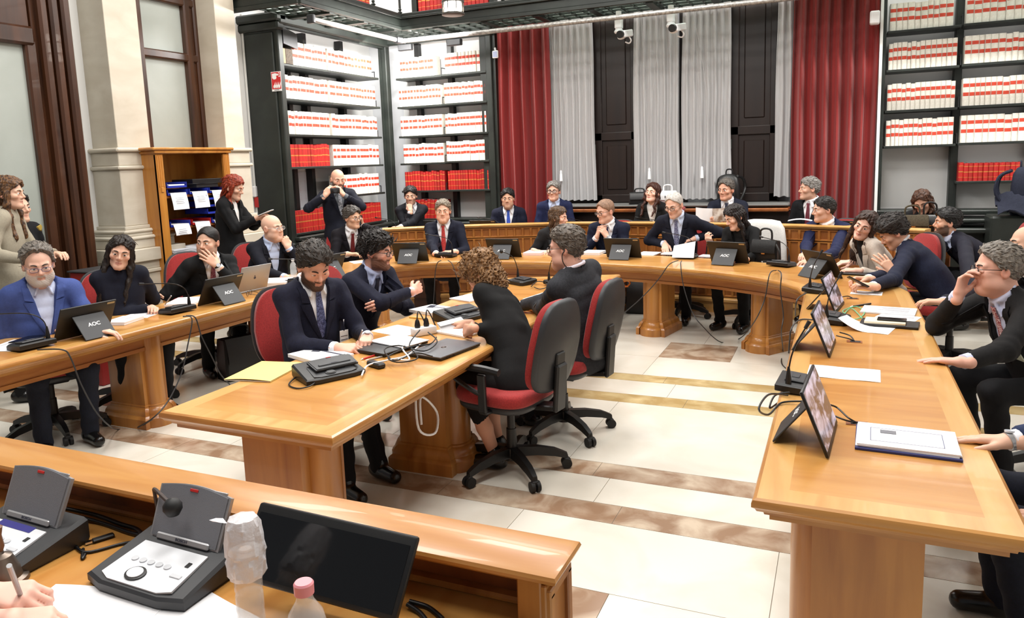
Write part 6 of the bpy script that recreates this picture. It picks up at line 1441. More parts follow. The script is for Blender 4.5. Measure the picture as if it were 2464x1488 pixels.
# cables
def cable(pts, r, m, label, cat='cable', name='cable', sub=6, group=None):
    o = MB().tube(pts, r, 7, sub=sub).build(name, m, ang=80); tag(o, label, cat, group); return o
hx = lambda L, x: [atx(u, v, x) for u, v in L]
CB = mat('cable_grey', (44, 44, 46), .5)
cable([zz(90, 842, .735)] + hx([(150, 842), (170, 862), (195, 925), (230, 990), (262, 1024)], -4.08) + [zz(285, 1034, .004), zz(330, 1030, .004), zz(366, 1010, .10)], .0045, CB, 'grey microphone cable looping to the floor from left edge microphone')
cable([zz(440, 762, .735)] + hx([(462, 768), (452, 830), (436, 900), (405, 965), (370, 1005)], -4.07) + [zz(330, 1030, .006)], .0045, CB, 'grey cable hanging from writing woman microphone, left strand')
cable([zz(448, 760, .735)] + hx([(470, 765), (485, 810), (510, 860), (530, 900), (553, 926)], -4.07), .0045, CB, 'grey cable hanging from writing woman microphone, right strand')
hy = lambda L, y: [aty(u, v, y) for u, v in L]
cable([zz(1062, 627, .735)] + hy([(1052, 634), (1047, 660), (1045, 700), (1042, 745)], 6.62), .0045, CB, 'grey cable under man with red tie, left strand'); cable([zz(1078, 627, .735)] + hy([(1088, 636), (1098, 665), (1108, 700)], 6.60), .0045, CB, 'grey cable under man with red tie, right strand')
cable([zz(1632, 627, .735)] + hy([(1610, 637), (1590, 665), (1565, 695), (1535, 725), (1500, 755)], 6.62), .0045, CB, 'grey cable under man turning pages, sweeping left'); 
cable([zz(1640, 628, .735)] + hy([(1638, 640), (1645, 690), (1665, 750), (1690, 785)], 6.45) + [zz(1735, 824, .01), zz(1780, 815, .01)] + hy([(1815, 775), (1840, 720), (1852, 660)], 6.18) + [zz(1868, 651, .735)], .0045, CB, 'grey cable sagging to the floor between two microphone units')
cable([zz(1872, 651, .735)] + hy([(1880, 660), (1878, 700), (1885, 760), (1880, 800)], 6.0) + [zz(1884, 845, .01), zz(1880, 872, .01), zz(1890, 886, .006)], .0045, CB, 'grey cable reaching the floor by the right pedestal')
cable([zz(1895, 952, .74), atx(1850, 950, -.23), atx(1826, 985, -.25), atx(1850, 998, -.23), zz(1880, 970, .722), zz(1932, 966, .73)], .004, BLK, 'black cable loop over the edge by nearest right microphone'); cable([zz(1900, 945, .74), atx(1865, 952, -.225), atx(1852, 982, -.24), atx(1872, 970, -.22)], .004, BLK, 'black cable end hanging by nearest right microphone')
cable([zz(1955, 770, .73), zz(1925, 770, .722), atx(1905, 790, -.225), atx(1900, 822, -.235), atx(1898, 850, -.24)], .0045, CB, 'grey cable over the table edge beside second right monitor'); cable([zz(1940, 706, .73), atx(1918, 722, -.225), atx(1914, 760, -.24)], .0045, CB, 'grey cable over table edge beside upright microphone')
def grommet(u, v, label, tails):
    c = zz(u, v, HT); t = thing('cable_grommet', label, 'cable outlet', c, 0); MB().box((0, 0, .0012), (.075, .05, .0016)).build('plate', WRED, t)
    MB().box((.004, 0, .0024), (.05, .03, .001)).build('opening', RUB, t)
    for k, q in enumerate(tails): MB().tube([c + Vector((0, .004 * k, .003))] + [zz(a, b_, zc) for a, b_, zc in q], .0035, 6).build('lead', BLK, t, world=True)
grommet(2062, 1020, 'table outlet with black leads behind the nearest monitor', [[(2040, 1005, .735), (2015, 982, .75), (1998, 975, .765)], [(2035, 1012, .73), (2005, 1000, .74)]]); grommet(2056, 823, 'table outlet with black leads behind second monitor', [[(2045, 808, .73), (2020, 800, .745)], [(2040, 815, .73), (2012, 808, .74)]]); grommet(2052, 719, 'table outlet with black leads behind third monitor', [[(2040, 713, .73), (2022, 716, .74)]])
rs_ = random.Random(5)
for k, (m, lb) in enumerate(((BLK, 'black cable tangle by the power strip'), (BLK, 'second black cable tangle over the laptop corner'), (WHITEP, 'white cable bundle behind black terminal'), (WHITEP, 'thin white cable by the power strip'))):
    if k == 2: pts = [zz(870, 905, .73), zz(885, 880, .735), zz(930, 868, .745), zz(975, 858, .75), zz(1000, 840, .735), zz(1012, 828, .73)]
    elif k == 3: pts = [zz(905, 880, .73), zz(940, 865, .74), zz(985, 866, .75), zz(968, 838, .76), zz(985, 822, .735)]
    elif k == 0: pts = [zz(1030, 800, .79), zz(1052, 822, .76), zz(1020, 845, .75), zz(960, 832, .765), zz(925, 842, .76), zz(950, 868, .745), zz(1000, 850, .76), zz(1040, 858, .762)]
    else: pts = [zz(1010, 795, .80), zz(985, 830, .76), zz(1005, 862, .765), zz(955, 872, .76), zz(935, 858, .75), zz(985, 836, .765), zz(1035, 828, .74), zz(1050, 812, .73)]
    cable(pts, .0038 if m == BLK else .0045, m, lb)
cable([zz(716, 905, .73), zz(695, 925, .722), zz(715, 935, .72), zz(745, 930, .725), zz(765, 915, .73)], .0035, BLK, 'black cable loop before near centre terminal'); t = thing('adapter_box', 'small black adapter box right of near centre terminal', 'adapter', zz(905, 884, HT) + Vector((0, 0, .001)), 1.2); MB().box((0, 0, .013), (.045, .11, .026), .006).build('case', BLK, t)
cable([zz(1278, 690, .735), zz(1292, 678, .74), zz(1310, 680, .74), zz(1318, 690, .735), zz(1300, 696, .725), zz(1286, 692, .73)], .004, BLK, 'black cables between the two far microphones on centre table')
cable([zz(2040, 760, .722), zz(2028, 748, .722), zz(2060, 738, .724), zz(2080, 752, .722), zz(2062, 768, .722), zz(2030, 764, .722), zz(2048, 742, .724), zz(2078, 770, .722)], .0028, GREENC, 'green cord tangle on right table', 'cord', 'green_cord')
cable([(-1.92, 3.1, .60), (-1.88, 3.05, .42), (-1.83, 3.12, .38), (-1.86, 3.2, .46), (-1.9, 3.12, .56), (-1.87, 3.06, .44)], .006, WHITEP, 'white cable coil hanging under the centre table'); cable([zz(1090, 1045, .01), zz(1110, 1035, .05), zz(1150, 1060, .01), zz(1100, 1062, .01), zz(1090, 1030, .06), zz(1135, 1040, .12)], .004, BLK, 'thin black cable lying by the foot of curly-haired woman')
cable(hy([(1490, 680), (1505, 690), (1516, 682), (1508, 676), (1494, 684), (1512, 690)], 7.2), .008, mat('orange_cable', (224, 120, 36), .5), 'orange cable coil under the table beside grey suit man')
# silver laptop, glasses, bottles
t = thing('open_laptop', 'silver laptop seen from behind, with fruit emblem on lid', 'laptop', zz(612, 702, HT) + Vector((-.02, 0, .001)), math.radians(-96)); MB().box((0, -.11, .006), (.31, .22, .011), .004, seg=2).build('base', SILV, t)
R = Matrix.Rotation(math.radians(-20), 4, 'X'); MB().box(R @ Vector((0, 0, .115)) + Vector((0, 0, .01)), (.31, .006, .22), .0028, M=R, seg=2).build('lid', SILV, t)
b = MB(); b.lathe([(.011, 0), (.011, .001), (0, .001)], R @ Vector((0, .0032, .115)) + Vector((0, 0, .01)), 18, M=R @ Matrix.Rotation(-PI / 2, 4, 'X')); b.lathe([(.005, 0), (.005, .001), (0, .001)], R @ Vector((.003, .0032, .133)) + Vector((0, 0, .01)), 10, M=R @ Matrix.Rotation(-PI / 2, 4, 'X')); b.build('emblem', INK, t)
t = thing('reading_glasses', 'folded dark reading glasses before the silver laptop', 'glasses', zz(600, 712, HT) + Vector((0, 0, .001)), -1.2); b = MB()
for s_ in (-1, 1): b.tube([(s_ * .033 + .022 * math.cos(q), 0, .022 + .019 * math.sin(q)) for q in np.linspace(0, 2 * PI, 15)], .002, 6, sub=1); b.tube([(s_ * .056, 0, .028), (s_ * .06, .03, .02), (s_ * .02 + .01, .10, .006)], .002, 6)
b.build('frame', mat('horn', (40, 28, 20), .3), t)
def bottle(p, label, capm=PINK, sc=1.0, bag=False, name='water_bottle'):
    t = thing(name, label, 'bottle', p); b = MB(); z = .0
    pr = [(.026, 0), (.031, .006), (.031, .05), (.029, .056), (.031, .062), (.031, .10), (.029, .106), (.031, .112), (.031, .135), (.026, .158), (.014, .178), (.0125, .184), (.0125, .196)]
    b.lathe([(r * sc, z * sc) for r, z in pr], (0, 0, .0), 28); b.build('body', CLEAR, t, ang=70)
    MB().lathe([(.0, .004), (.028 * sc, .006 * sc), (.0295 * sc, .10 * sc), (0, .10 * sc)], (0, 0, 0), 24).build('water', mat('water', (236, 244, 248), .02, alpha=.14), t)
    MB().lathe([(.0150 * sc, .190 * sc), (.0152 * sc, .206 * sc), (.013 * sc, .209 * sc), (0, .209 * sc)], (0, 0, 0), 24).build('cap', capm, t)
    return t
bottle(zz(531, 690, HT) + Vector((0, -.02, .001)), 'small water bottle with pink cap before man with burgundy tie', sc=.75); bottle(zz(708, 676, HT) + Vector((0, 0, .001)), 'clear water bottle by the bald man, beside writing man head', sc=.95, capm=WHITEP)
pb = aty(730, 1400, .90); bottle((pb.x, .90, .821), 'water bottle with pink cap before the dark dais monitor', sc=(pb.z - .821) / .209 * 1.0)
pc = aty(583, 1240, 1.02); B2 = bottle((pc.x, 1.02, .821), 'water bottle covered by upturned plastic wrapped cups on dais', capm=WHITEP, sc=.85)
CUPM = mat('crinkled_clear_film', (244, 242, 246), .25, alpha=.62, bump=(60, 1.0)); k = 1.0; z0 = .821 + .12
cu = thing('cup_sleeve', 'crinkled clear plastic sleeve of upturned cups on dais bottle', 'cups', (pc.x, 1.02, z0)); R = []
zt = pc.z
for i, (r, q) in enumerate(((.029, 0), (.033, .03), (.036, .10), (.0365, .28), (.035, .36), (.037, .42), (.036, .62), (.032, .85), (.026, .96), (.010, 1.0))):
    R.append([(r * (1 + .06 * math.sin(a * 7 + i * 2) + .04 * math.sin(a * 13 + i)) * math.cos(a), r * (1 + .06 * math.sin(a * 7 + i * 2)) * math.sin(a), (zt - z0) * q) for a in np.linspace(0, 2 * PI, 36, endpoint=False)])
MB().rings(R).build('film', CUPM, cu, ang=25); MB().lathe([(.024, .0), (.031, (zt - z0) * .38), (.032, (zt - z0) * .39)], (0, 0, .004), 24).build('inner_cup', CLEAR, cu); MB().rings([[(-.036, -.02, (zt - z0) * .9), (-.060, -.025, (zt - z0) * .93), (-.058, -.01, (zt - z0) * .91)], [(-.03, -.01, (zt - z0) * .86), (-.055, -.022, (zt - z0) * .90), (-.05, 0, (zt - z0) * .88)]]).build('film_tail', CUPM, cu)
# dais: papers, memory stick, bell, cables
paper(200, 1486, .30, .21, 15, 'white papers under the writing hands at bottom left', z=.82, text=False); paper(470, 1500, .25, .16, -12, 'white paper between dais terminal and bottles', z=.82, text=False)
t = thing('memory_stick', 'black memory stick lying on dais desk between terminals', 'memory stick', zz(240, 1303, .82) + Vector((0, 0, .001)), 1.1); MB().box((.008, 0, .005), (.05, .018, .009), .003).build('case', BLK, t); MB().box((-.024, 0, .005), (.016, .012, .005)).build('plug', CHROME, t)
cable([zz(175, 1300, .826), zz(205, 1330, .824), zz(300, 1308, .824), zz(345, 1305, .83)], .004, BLK, 'black cable from left dais terminal to the middle terminal'); cable([zz(160, 1225, .85), zz(230, 1240, .83), zz(290, 1262, .83), zz(330, 1275, .83), zz(350, 1300, .84)], .0055, BLK, 'thick black cable along the back of dais desk'); cable([zz(170, 1240, .84), zz(240, 1258, .826), zz(310, 1282, .826), zz(345, 1290, .826)], .005, BLK, 'second black cable along the back of dais desk'); cable([zz(200, 1322, .824), zz(198, 1345, .824), zz(205, 1335, .826)], .004, BLK, 'short cable end curling by the memory stick')
cable([zz(985, 1448, .83), zz(1030, 1462, .825), zz(1065, 1490, .825)], .005, BLK, 'black cable running right from the dais monitor'); cable([zz(980, 1455, .83), zz(1010, 1475, .825), zz(1030, 1500, .825)], .005, BLK, 'second black cable running from the dais monitor')
be = zz(8, 1402, .82); t = thing('desk_bell', 'pewter hand bell at far left of the dais desk', 'bell', be + Vector((0, 0, .001))); MB().lathe([(.052, 0), (.050, .008), (.040, .012), (.036, .03), (.034, .034), (.024, .062), (.010, .068), (.008, .075)], n=28).build('bell_body', mat('pewter', (120, 108, 98), .35, metal=.8), t); MB().lathe([(.007, .07), (.012, .085), (.009, .11), (.013, .13), (.0, .142)], n=16).build('bell_handle', mat('turned_wood', (120, 84, 60), .4), t)
# ================================================================== LEFT WALL: cabinet, trays, signs
cx0, cy0, cy1, ct_ = -6.2, 5.42, 6.40, 1.985
ca = thing('open_cabinet', 'honey wood open cabinet with fluted sides between the stone piers', 'cabinet', (-6.45, 5.91, 0))
b = MB(); b.box((-6.45, cy0 + .015, .97), (.50, .03, 1.94)).box((-6.45, cy1 - .015, .97), (.50, .03, 1.94)).box((-6.69, 5.91, .97), (.02, .98, 1.94)); b.build('carcass', WCAB, ca, world=True)
b = MB(); b.box((-6.44, 5.91, 1.955), (.56, 1.08, .03), .01).box((-6.44, 5.91, 1.925), (.53, 1.02, .03), .006); b.build('cornice', WCAB, ca, world=True)
for yy in (cy0 + .045, cy1 - .045):
    b = MB(); b.box((cx0 - .01, yy, .95), (.03, .09, 1.9), .004)
    for k in (-.026, 0, .026): b.cyl((cx0 + .004, yy + k, 1.58), (cx0 + .004, yy + k, 1.88), .008, n=8)
    b.box((cx0 + .008, yy, 1.55), (.014, .03, .05), .004); b.build('fluted_pilaster', WCAB, ca, world=True)
sz = [atx(430, 470, cx0).z, atx(440, 545, cx0).z, .80, .12]
for z in sz: MB().box((-6.45, 5.91, z - .012), (.46, .92, .024)).build('shelf_board', WRED, ca, world=True)
def tray(x, y, z, m, label, n=1):
    t = thing('letter_tray', label, 'letter tray', (x, y, z + .001), 0, 'trays in the wall cabinet')
    b = MB(); b.box((0, 0, .003), (.33, .25, .004)); b.box((0, -.123, .03), (.33, .004, .055)).box((0, .123, .03), (.33, .004, .055)).box((-.163, 0, .03), (.004, .25, .055)); b.box((.16, 0, .012), (.006, .25, .02)); b.build('tray_body', m, t)
    return t
def hang(t, label, w=.20, drop=.17, z=.012):
    p = thing('hanging_sheet', label, 'paper', Vector(t.location) + Vector((.0, 0, z)))
    MB().sheet([[(-.06 + .23 * min(1, i / 5) + (.03 * math.sin((i - 5) / 5 * 1.5) if i > 5 else 0), -w / 2 + w * j / 4, .012 if i <= 5 else .012 - drop * (i - 5) / 5) for j in range(5)] for i in range(11)], .001).build('page', PAPER, p, ang=60)
    b = MB()
    for k in range(4): b.box((.204, -.02 + .01 * (k % 2), -.04 - k * .018), (.0006, w * .5, .003))
    b.build('printed_lines', INK, p, ang=None); return p
X_ = -6.37
t = tray(X_, 5.66, sz[0], BLUEP, 'blue letter tray at left of the upper cabinet shelf'); hang(t, 'white printed sheet hanging from left upper blue tray')
t = tray(X_, 5.66, sz[0] + .075, BLUEP, 'blue letter tray stacked on the left upper tray'); p = MB().box((X_ + .02, 5.66, sz[0] + .10), (.28, .2, .02), .002).build('paper_stack', PAPER); tag(p, 'white papers in the stacked left upper tray', 'paper')
t = tray(X_, 5.94, sz[0], BLUEP, 'blue letter tray in the middle of the upper cabinet shelf'); hang(t, 'white printed sheet hanging from middle upper blue tray')
t = tray(X_, 6.21, sz[0], BLUEP, 'blue letter tray at right of the upper cabinet shelf behind red hair'); hang(t, 'white printed sheet hanging beside the red-haired woman')
o = MB().box((X_, 6.10, sz[0] + .13), (.3, .44, .05), .004).build('file_box', BLK); tag(o, 'flat black file box on top of the upper trays', 'box'); MB().box((X_, 6.1, sz[0] + .09), (.25, .3, .05)).build('file_lid', BLK2, o)
for k in range(3): tray(X_ + .02, 6.14, sz[1] + .10 + .075 * k, BLUEP, 'blue letter tray, %s in the middle stack of the cabinet' % ('lowest', 'middle one', 'top one')[k])
t = tray(X_, 5.66, sz[1], BLUEP, 'blue letter tray at left of the lower cabinet shelf'); hang(t, 'white printed sheet hanging from lower blue tray', drop=.11)
t = tray(X_, 5.94, sz[1], REDP, 'red letter tray in the middle of the lower cabinet shelf'); hang(t, 'white printed sheet hanging from the red tray'); t = tray(X_, 6.21, sz[1], BLUEP, 'blue letter tray at right of the lower cabinet shelf'); hang(t, 'white printed sheet hanging low beside the black suit')
o = MB()
for i in range(10): o.box((X_ + .04 + random.uniform(-.01, .01), 5.72, .803 + .014 * i), (.28, .40, .012), rz=random.uniform(-.05, .05))
o = o.build('paper_stack', PAPER2, ang=None); tag(o, 'tall grey paper stack on the lowest visible cabinet shelf', 'paper'); 
o = MB().sheet([[(X_ + .02 + .2 * i / 4, 5.76 + .24 * j / 4, .95 - .09 * (i / 4) ** 2) for j in range(5)] for i in range(5)], .0012).build('paper_sheet', PAPER, ang=60); tag(o, 'white sheet sliding off the grey paper stack in cabinet', 'paper')
o = MB().box((-5.62, 4.22, .47), (.25, .30, .94), .008); o = o.build('red_cabinet', mat('red_lacquer', (146, 30, 28), .4)); tag(o, 'small red cabinet against wall behind the writing woman', 'cabinet'); MB().box((-5.62, 4.22, .945), (.28, .33, .014), .004).build('top_plate', BLK2, o)
SIGNR, SIGNW = mat('sign_red', (196, 30, 34), .45), mat('sign_white', (236, 236, 236), .45)
def sign(c, w, h, kind, label, facing):
    """facing 'x' or '-y'; pictogram built from small raised shapes"""
    t = thing('fire_sign', label, 'sign', c, PI / 2 if facing == 'x' else 0)           # local front = -y
    MB().box((0, 0, 0), (w, .003, h), .001).build('plate', SIGNW, t); MB().box((0, -.002, .04 * h), (w * .92, .002, h * .86)).build('field', SIGNR, t)
    b = MB(); f = lambda pts: b.add([(x * w, y_, z * h) for y_ in (-.0032, -.0042) for x, z in pts], [tuple(range(len(pts))), tuple(range(2 * len(pts) - 1, len(pts) - 1, -1))] + [(i, (i + 1) % len(pts), len(pts) + (i + 1) % len(pts), len(pts) + i) for i in range(len(pts))])
    if kind == 'button':
        f([(-.38, .40), (-.05, .42), (.28, .36), (.30, .30), (.02, .29), (.06, .20), (.0, .12), (-.22, .10), (-.38, .18)]); f([(.26, .44), (.42, .44), (.42, .22), (.26, .22), (.26, .26), (.38, .26), (.38, .40), (.26, .40)])
        for k in range(4): x = -.30 + .18 * k; f([(x, -.34), (x + .12, -.34), (x + .20, -.14), (x + .22, -.02), (x + .10, -.16), (x - .02, -.22)])
    elif kind == 'ext': f([(-.28, -.30), (-.04, -.30), (-.04, .18), (-.12, .30), (-.20, .30), (-.28, .18)]); f([(.10, -.30), (.34, -.30), (.36, .05), (.30, .30), (.22, .05), (.14, .28)]); f([(-.2, .33), (.02, .33), (.02, .38), (-.2, .38)])
    else: f([(-.30, -.25), (-.02, -.28), (.0, .10), (-.10, .34), (-.30, .2)]); f([(.06, -.30), (.34, -.28), (.30, .0), (.36, .30), (.22, .12), (.12, .22)])
    b.build('pictogram', SIGNW, t, ang=None); MB().box((0, -.002, -.44 * h), (w * .5, .002, h * .03)).build('caption_bar', INK, t); return t
def at_px(x, u, v): return atx(u, v, x)
sign(aty(665, 196, 7.32) + Vector((0, -.0, 0)), .15, .23, 'button', 'square fire alarm sign with hand and flames on the dark iron post', '-y')
xs_ = XW + .004
sign(atx(611, 341, xs_), .13, .19, 'ext', 'small red fire extinguisher sign high on the white wall strip', 'x'); sign(atx(619, 427, xs_), .13, .18, 'hose', 'small red fire sign beside the bookcase above the white sensor', 'x')
o = MB().box(atx(617, 441, xs_), (.002, .10, .09)).build('sticky_note', mat('pale_yellow_note', (228, 222, 176), .8)); tag(o, 'pale yellow note under the small fire sign', 'note')
c = atx(620, 461, xs_ + .03); t = thing('wall_sensor', 'white wall box with blue button above the red alarm box', 'sensor', c); MB().box((0, 0, 0), (.06, .16, .14), .012).build('case', WHITEP, t); MB().cyl((.03, .045, .01), (.035, .045, .01), .022).build('button', mat('blue_button', (70, 90, 150), .4), t)
c = atx(632, 486, xs_ + .06); t = thing('alarm_call_point', 'red alarm call point box beside the dark bookcase post', 'alarm box', c); MB().box((0, 0, 0), (.10, .20, .13), .008).build('case', REDP, t); MB().box((.051, .03, .0), (.003, .07, .06)).build('window', BLK, t)
P = [atx(u, v, -6.715) for u, v in ((703, 415), (747, 420), (749, 496), (706, 503))]
o = MB().box((-6.715, (P[0].y + P[1].y) / 2, (P[0].z + P[3].z) / 2), (.002, P[1].y - P[0].y, P[0].z - P[3].z)).build('floor_plan_sheet', PAPER2); tag(o, 'pale floor plan sheet pinned inside the left bookcase', 'poster'); b = MB()
for k in range(9): b.box((-6.713, P[0].y + .06 + (k % 3) * .09, P[3].z + .12 + (k // 3) * .12), (.001, .07, .002)).box((-6.713, P[0].y + .04 + (k % 3) * .10, P[3].z + .14 + (k // 3) * .1), (.001, .002, .08))
b.build('plan_lines', mat('pink_print', (196, 170, 176), .8), o, ang=None)
# ================================================================== GALLERY FITTINGS
def cctv(u, v, y, label, dx):
    c = aty(u, v, y); t = thing('security_camera', label, 'camera', c)
    MB().box((-.10, .06, .16), (.09, .09, .13), .012).cyl((-.10, .06, .2), (-.10, .06, 3.52 - c.z), .035).lathe([(.05, .04), (.06, .06), (.04, .10)], (-.10, .06, .0), 14).tube([(-.10, .06, .08), (-.08, .03, -.01), (-.02, .02, -.0)], .032, 10).build('bracket', WHITEP, t)
    q = Vector((dx, -1, -.18)).to_track_quat('Y', 'Z').to_matrix().to_4x4(); MB().box((0, 0, .02), (.10, .24, .085), .01, M=q).build('housing', WHITEP, t); MB().cyl(q @ Vector((0, .09, .02)), q @ Vector((0, .16, .02)), .042, .046).build('lens_hood', BLK, t)
    MB().tube([(.03, .05, -.01), (.06, .04, -.06), (.03, .06, -.09), (-.02, .07, -.07)], .009, 6).build('cable', WHITEP, t); return t
cctv(1505, 85, 9.35, 'white security camera under gallery, left one of the pair', -.2); cctv(1632, 70, 9.35, 'white security camera under gallery, right one of the pair', -.3)
c = aty(1192, 131, 9.55); t = thing('motion_sensor', 'small white square sensor on arm beside the left red curtain', 'sensor', c); MB().box((0, 0, 0), (.085, .03, .10), .008).build('case', WHITEP, t); MB().box((0, -.016, 0), (.065, .002, .08), .004).build('face', mat('sensor_face', (150, 158, 190), .3), t); MB().tube([(0, .01, .05), (-.03, .06, .09), (-.07, .15, .09)], .014, 8).build('arm', WHITEP, t)
c = aty(2105, 43, 9.5); o = MB().box(c, (.10, .12, .14), .012).build('wall_speaker', WHITEP); tag(o, 'white box fitting at the top edge of the right red curtain', 'box')
d_ = ray(1090, 20); c = Vector((0, 0, CAMH)) + Vector(tuple(d_ * 7.3)); t = thing('pendant_lantern', 'pierced metal pendant lantern glowing below the gallery corner', 'lamp', c)
b = MB(); R_ = .105
for z in (-.055, .06, .20, .34): b.lathe([(R_ - .004, z - .012), (R_ + .006, z - .008), (R_ + .006, z + .008), (R_ - .004, z + .012)], n=28)
for k in range(8):
    a = 2 * PI * k / 8; u1 = Vector((math.cos(a), math.sin(a), 0)); b.cyl(u1 * R_ + Vector((0, 0, -.05)), u1 * R_ + Vector((0, 0, .34)), .005, n=6)
    for z in (.0, .13, .27):
        for s_ in (-1, 1):
            b.tube([(R_ * math.cos(a + s_ * q), R_ * math.sin(a + s_ * q), z + dz) for q, dz in ((.06, -.05), (.30, -.02), (.30, .03), (.12, .04), (.14, .0))], .003, 5)
b.build('pierced_shade', mat('lantern_metal', (84, 80, 76), .35, metal=.7), t); MB().lathe([(0, -.05), (.085, -.045), (.088, .30), (0, .31)], n=24).build('glass_globe', EMLAMP, t); MB().cyl((0, 0, .34), (0, 0, ZC - c.z), .012).build('rod', IRON, t)
# ================================================================== BAGS, COATS AND SMALL THINGS
def handbag(loc, rz, label, m, w=.26, h=.19, d=.11, clasp=True, name='handbag', handle=.11, text=None, tm=None):
    t = thing(name, label, 'bag', loc, rz); R = []
    for z, s in ((0, .96), (.01, 1), (h * .5, .97), (h * .9, .84), (h, .72)):
        R.append([(x * w / 2 * (1 - .06 * z / h), y * d / 2 * s, z) for x, y in ((-1, -.8), (-.9, -1), (.9, -1), (1, -.8), (1, .8), (.9, 1), (-.9, 1), (-1, .8))])
    MB().rings(R).build('bag_body', m, t, ang=30)
    MB().sheet([[(-w * .44 + w * .88 * i / 6, -d / 2 * (.2 + .95 * math.sin(min(1, q) * 1.6)) - .004, h * (1.03 - .62 * max(0, q - .3) / .7)) for q in (0, .15, .3, .5, .75, 1)] for i in range(7)], .005).build('flap', m, t, ang=60)
    MB().tube([(-w * .22, 0, h), (-w * .2, 0, h + handle * .8), (0, 0, h + handle), (w * .2, 0, h + handle * .8), (w * .22, 0, h)], .009, 8).build('handle', m, t)
    if clasp: MB().box((0, -d / 2 - .008, h * .42), (.035, .01, .03), .004).build('clasp', GOLD, t)
    if text:
        lg = bpy.data.objects.new('bag_lettering', textmesh('bag_lettering', text, .09, tm, .0004, bold=True)); C.objects.link(lg); lg.parent = t; lg.rotation_euler = (PI / 2, 0, 0); lg.location = (0, -d / 2 - .012, h * .5)
    return t
hb = handbag(zz(1842, 628, HT) + Vector((0, .02, .001)), -.35, 'black leather handbag with handle on the table by the gold earring woman', LEATH); MB().tube([(.12, -.05, .16), (.17, -.08, .08), (.15, -.08, .0), (.06, -.09, .006), (.02, -.1, .004)], .011, 6).build('shoulder_strap', LEATH, hb)
c = aty(1540, 488, 9.60); handbag((c.x, 9.58, 1.108), .2, 'soft black bag on the window sill left of the smiling woman', LEATH, .27, .15, .14, False, handle=.05)
c = aty(1606, 476, 9.40); handbag((c.x, 9.42, c.z - .10), .1, 'white handbag with black lettering behind the smiling woman', WHITEP, .24, .18, .1, False, handle=.08, text='1B', tm=BLK)
o = MB().box((c.x + .02, 9.42, (c.z - .11) / 2), (.40, .34, c.z - .11), .02).build('upholstered_stool', REDF); tag(o, 'red upholstered seat carrying the white handbag', 'chair')
def backpack(loc, rz, label, m, w=.34, h=.48, d=.2):
    t = thing('backpack', label, 'bag', loc, rz); R = []
    for z, s in ((0, .9), (.03, 1), (h * .6, 1), (h * .85, .86), (h * .97, .55), (h, .3)): R.append([(w / 2 * s * abs(math.cos(q)) ** .6 * math.copysign(1, math.cos(q)), d / 2 * s * abs(math.sin(q)) ** .6 * math.copysign(1, math.sin(q)), z) for q in np.linspace(0, 2 * PI, 24, endpoint=False)])
    MB().rings(R).build('pack_body', m, t, ang=60); MB().box((0, -d / 2 - .01, h * .3), (w * .7, .05, h * .38), .025, seg=2).build('front_pocket', m, t)
    for s_ in (-1, 1): MB().tube([(s_ * .09, d / 2, h * .92), (s_ * .15, d / 2 + .10, h * .8), (s_ * .17, d / 2 + .12, h * .45), (s_ * .13, d / 2, h * .08)], .017, 6).build('shoulder_strap', m, t)
    MB().tube([(-.04, .02, h - .02), (-.03, .02, h + .05), (.03, .02, h + .05), (.04, .02, h - .02)], .009, 6).build('grab_handle', m, t); return t
c = aty(1745, 480, 9.5); backpack((c.x + .03, 9.60, 1.108), 0, 'black backpack on the sill behind the man with magazine', LEATH, .27, .36, .18)
NAVB = cloth('navy_nylon', (30, 34, 50)); c = aty(2432, 560, 9.2); q = backpack((c.x + .10, 9.33, .98), 1.35, 'navy backpack with loose strap loops by the right bookcase', NAVB, .28, .50, .2)
o = MB().box((c.x + .05, 9.30, .48), (.50, .40, .995), .02).build('side_table', IRON); tag(o, 'dark iron stand carrying the navy backpack', 'stand')
c = aty(2445, 538, 9.0); o = MB().sheet([[(c.x - .16 + .4 * i / 8, 9.02 + .22 * j / 6, 1.0 + .05 * math.sin(i * .7 + j) + .03 * j) for j in range(7)] for i in range(9)], .012).build('folded_jacket', NAVB, ang=60); tag(o, 'navy jacket lying before the navy backpack', 'jacket')
c = aty(2192, 540, 8.55); handbag((c.x, 8.45, .872), .15, 'olive canvas handbag with badge before the woman at the right rear', cloth('olive_canvas', (86, 78, 62)), .30, .17, .12, True, handle=.10); c = aty(2240, 545, 8.5); handbag((c.x, 8.62, .872), -.1, 'black handbag beside the olive handbag at the right rear', LEATH, .26, .16, .12, True, handle=.13)
o = MB().box((c.x - .08, 8.58, .435), (.5, .40, .87), .01).build('side_bench', WPAN); tag(o, 'wooden ledge under the handbags at the right rear', 'bench')
# magazine, sheet and compact camera held by people
c = aty(1716, 522, 8.66); t = thing('magazine', 'open magazine with brown photo pages in the hands of the back row man', 'magazine', (c.x, 8.66, 1.02), -.2)
for s_ in (-1, 1): MB().sheet([[(s_ * .19 * i / 8, -.02 - .05 * math.sin(PI * i / 8 * .9), -.06 + .15 * j / 5 + .012 * i / 8) for j in range(6)] for i in range(9)], .004).build('page', mat('photo_page', (126, 98, 76), .5, noise=((9, 9, 9), (214, 206, 198), .4, .6)) if s_ > 0 else PAPER, t, ang=60)
c = aty(1925, 535, 8.5); o = MB().sheet([[(c.x - .12 + .24 * i / 6, 8.44 + .15 * j / 4, .984 + .018 * math.sin(PI * i / 6)) for j in range(5)] for i in range(7)], .001).build('paper_sheet', PAPER, ang=60); tag(o, 'white paper on parapet before the man with maroon tie', 'paper')
t = thing('compact_camera', 'black compact camera held by the standing bald man', 'camera', CAMP, math.radians(-36 - 90)); t.rotation_euler = (0, 0, math.radians(-36 + 90))
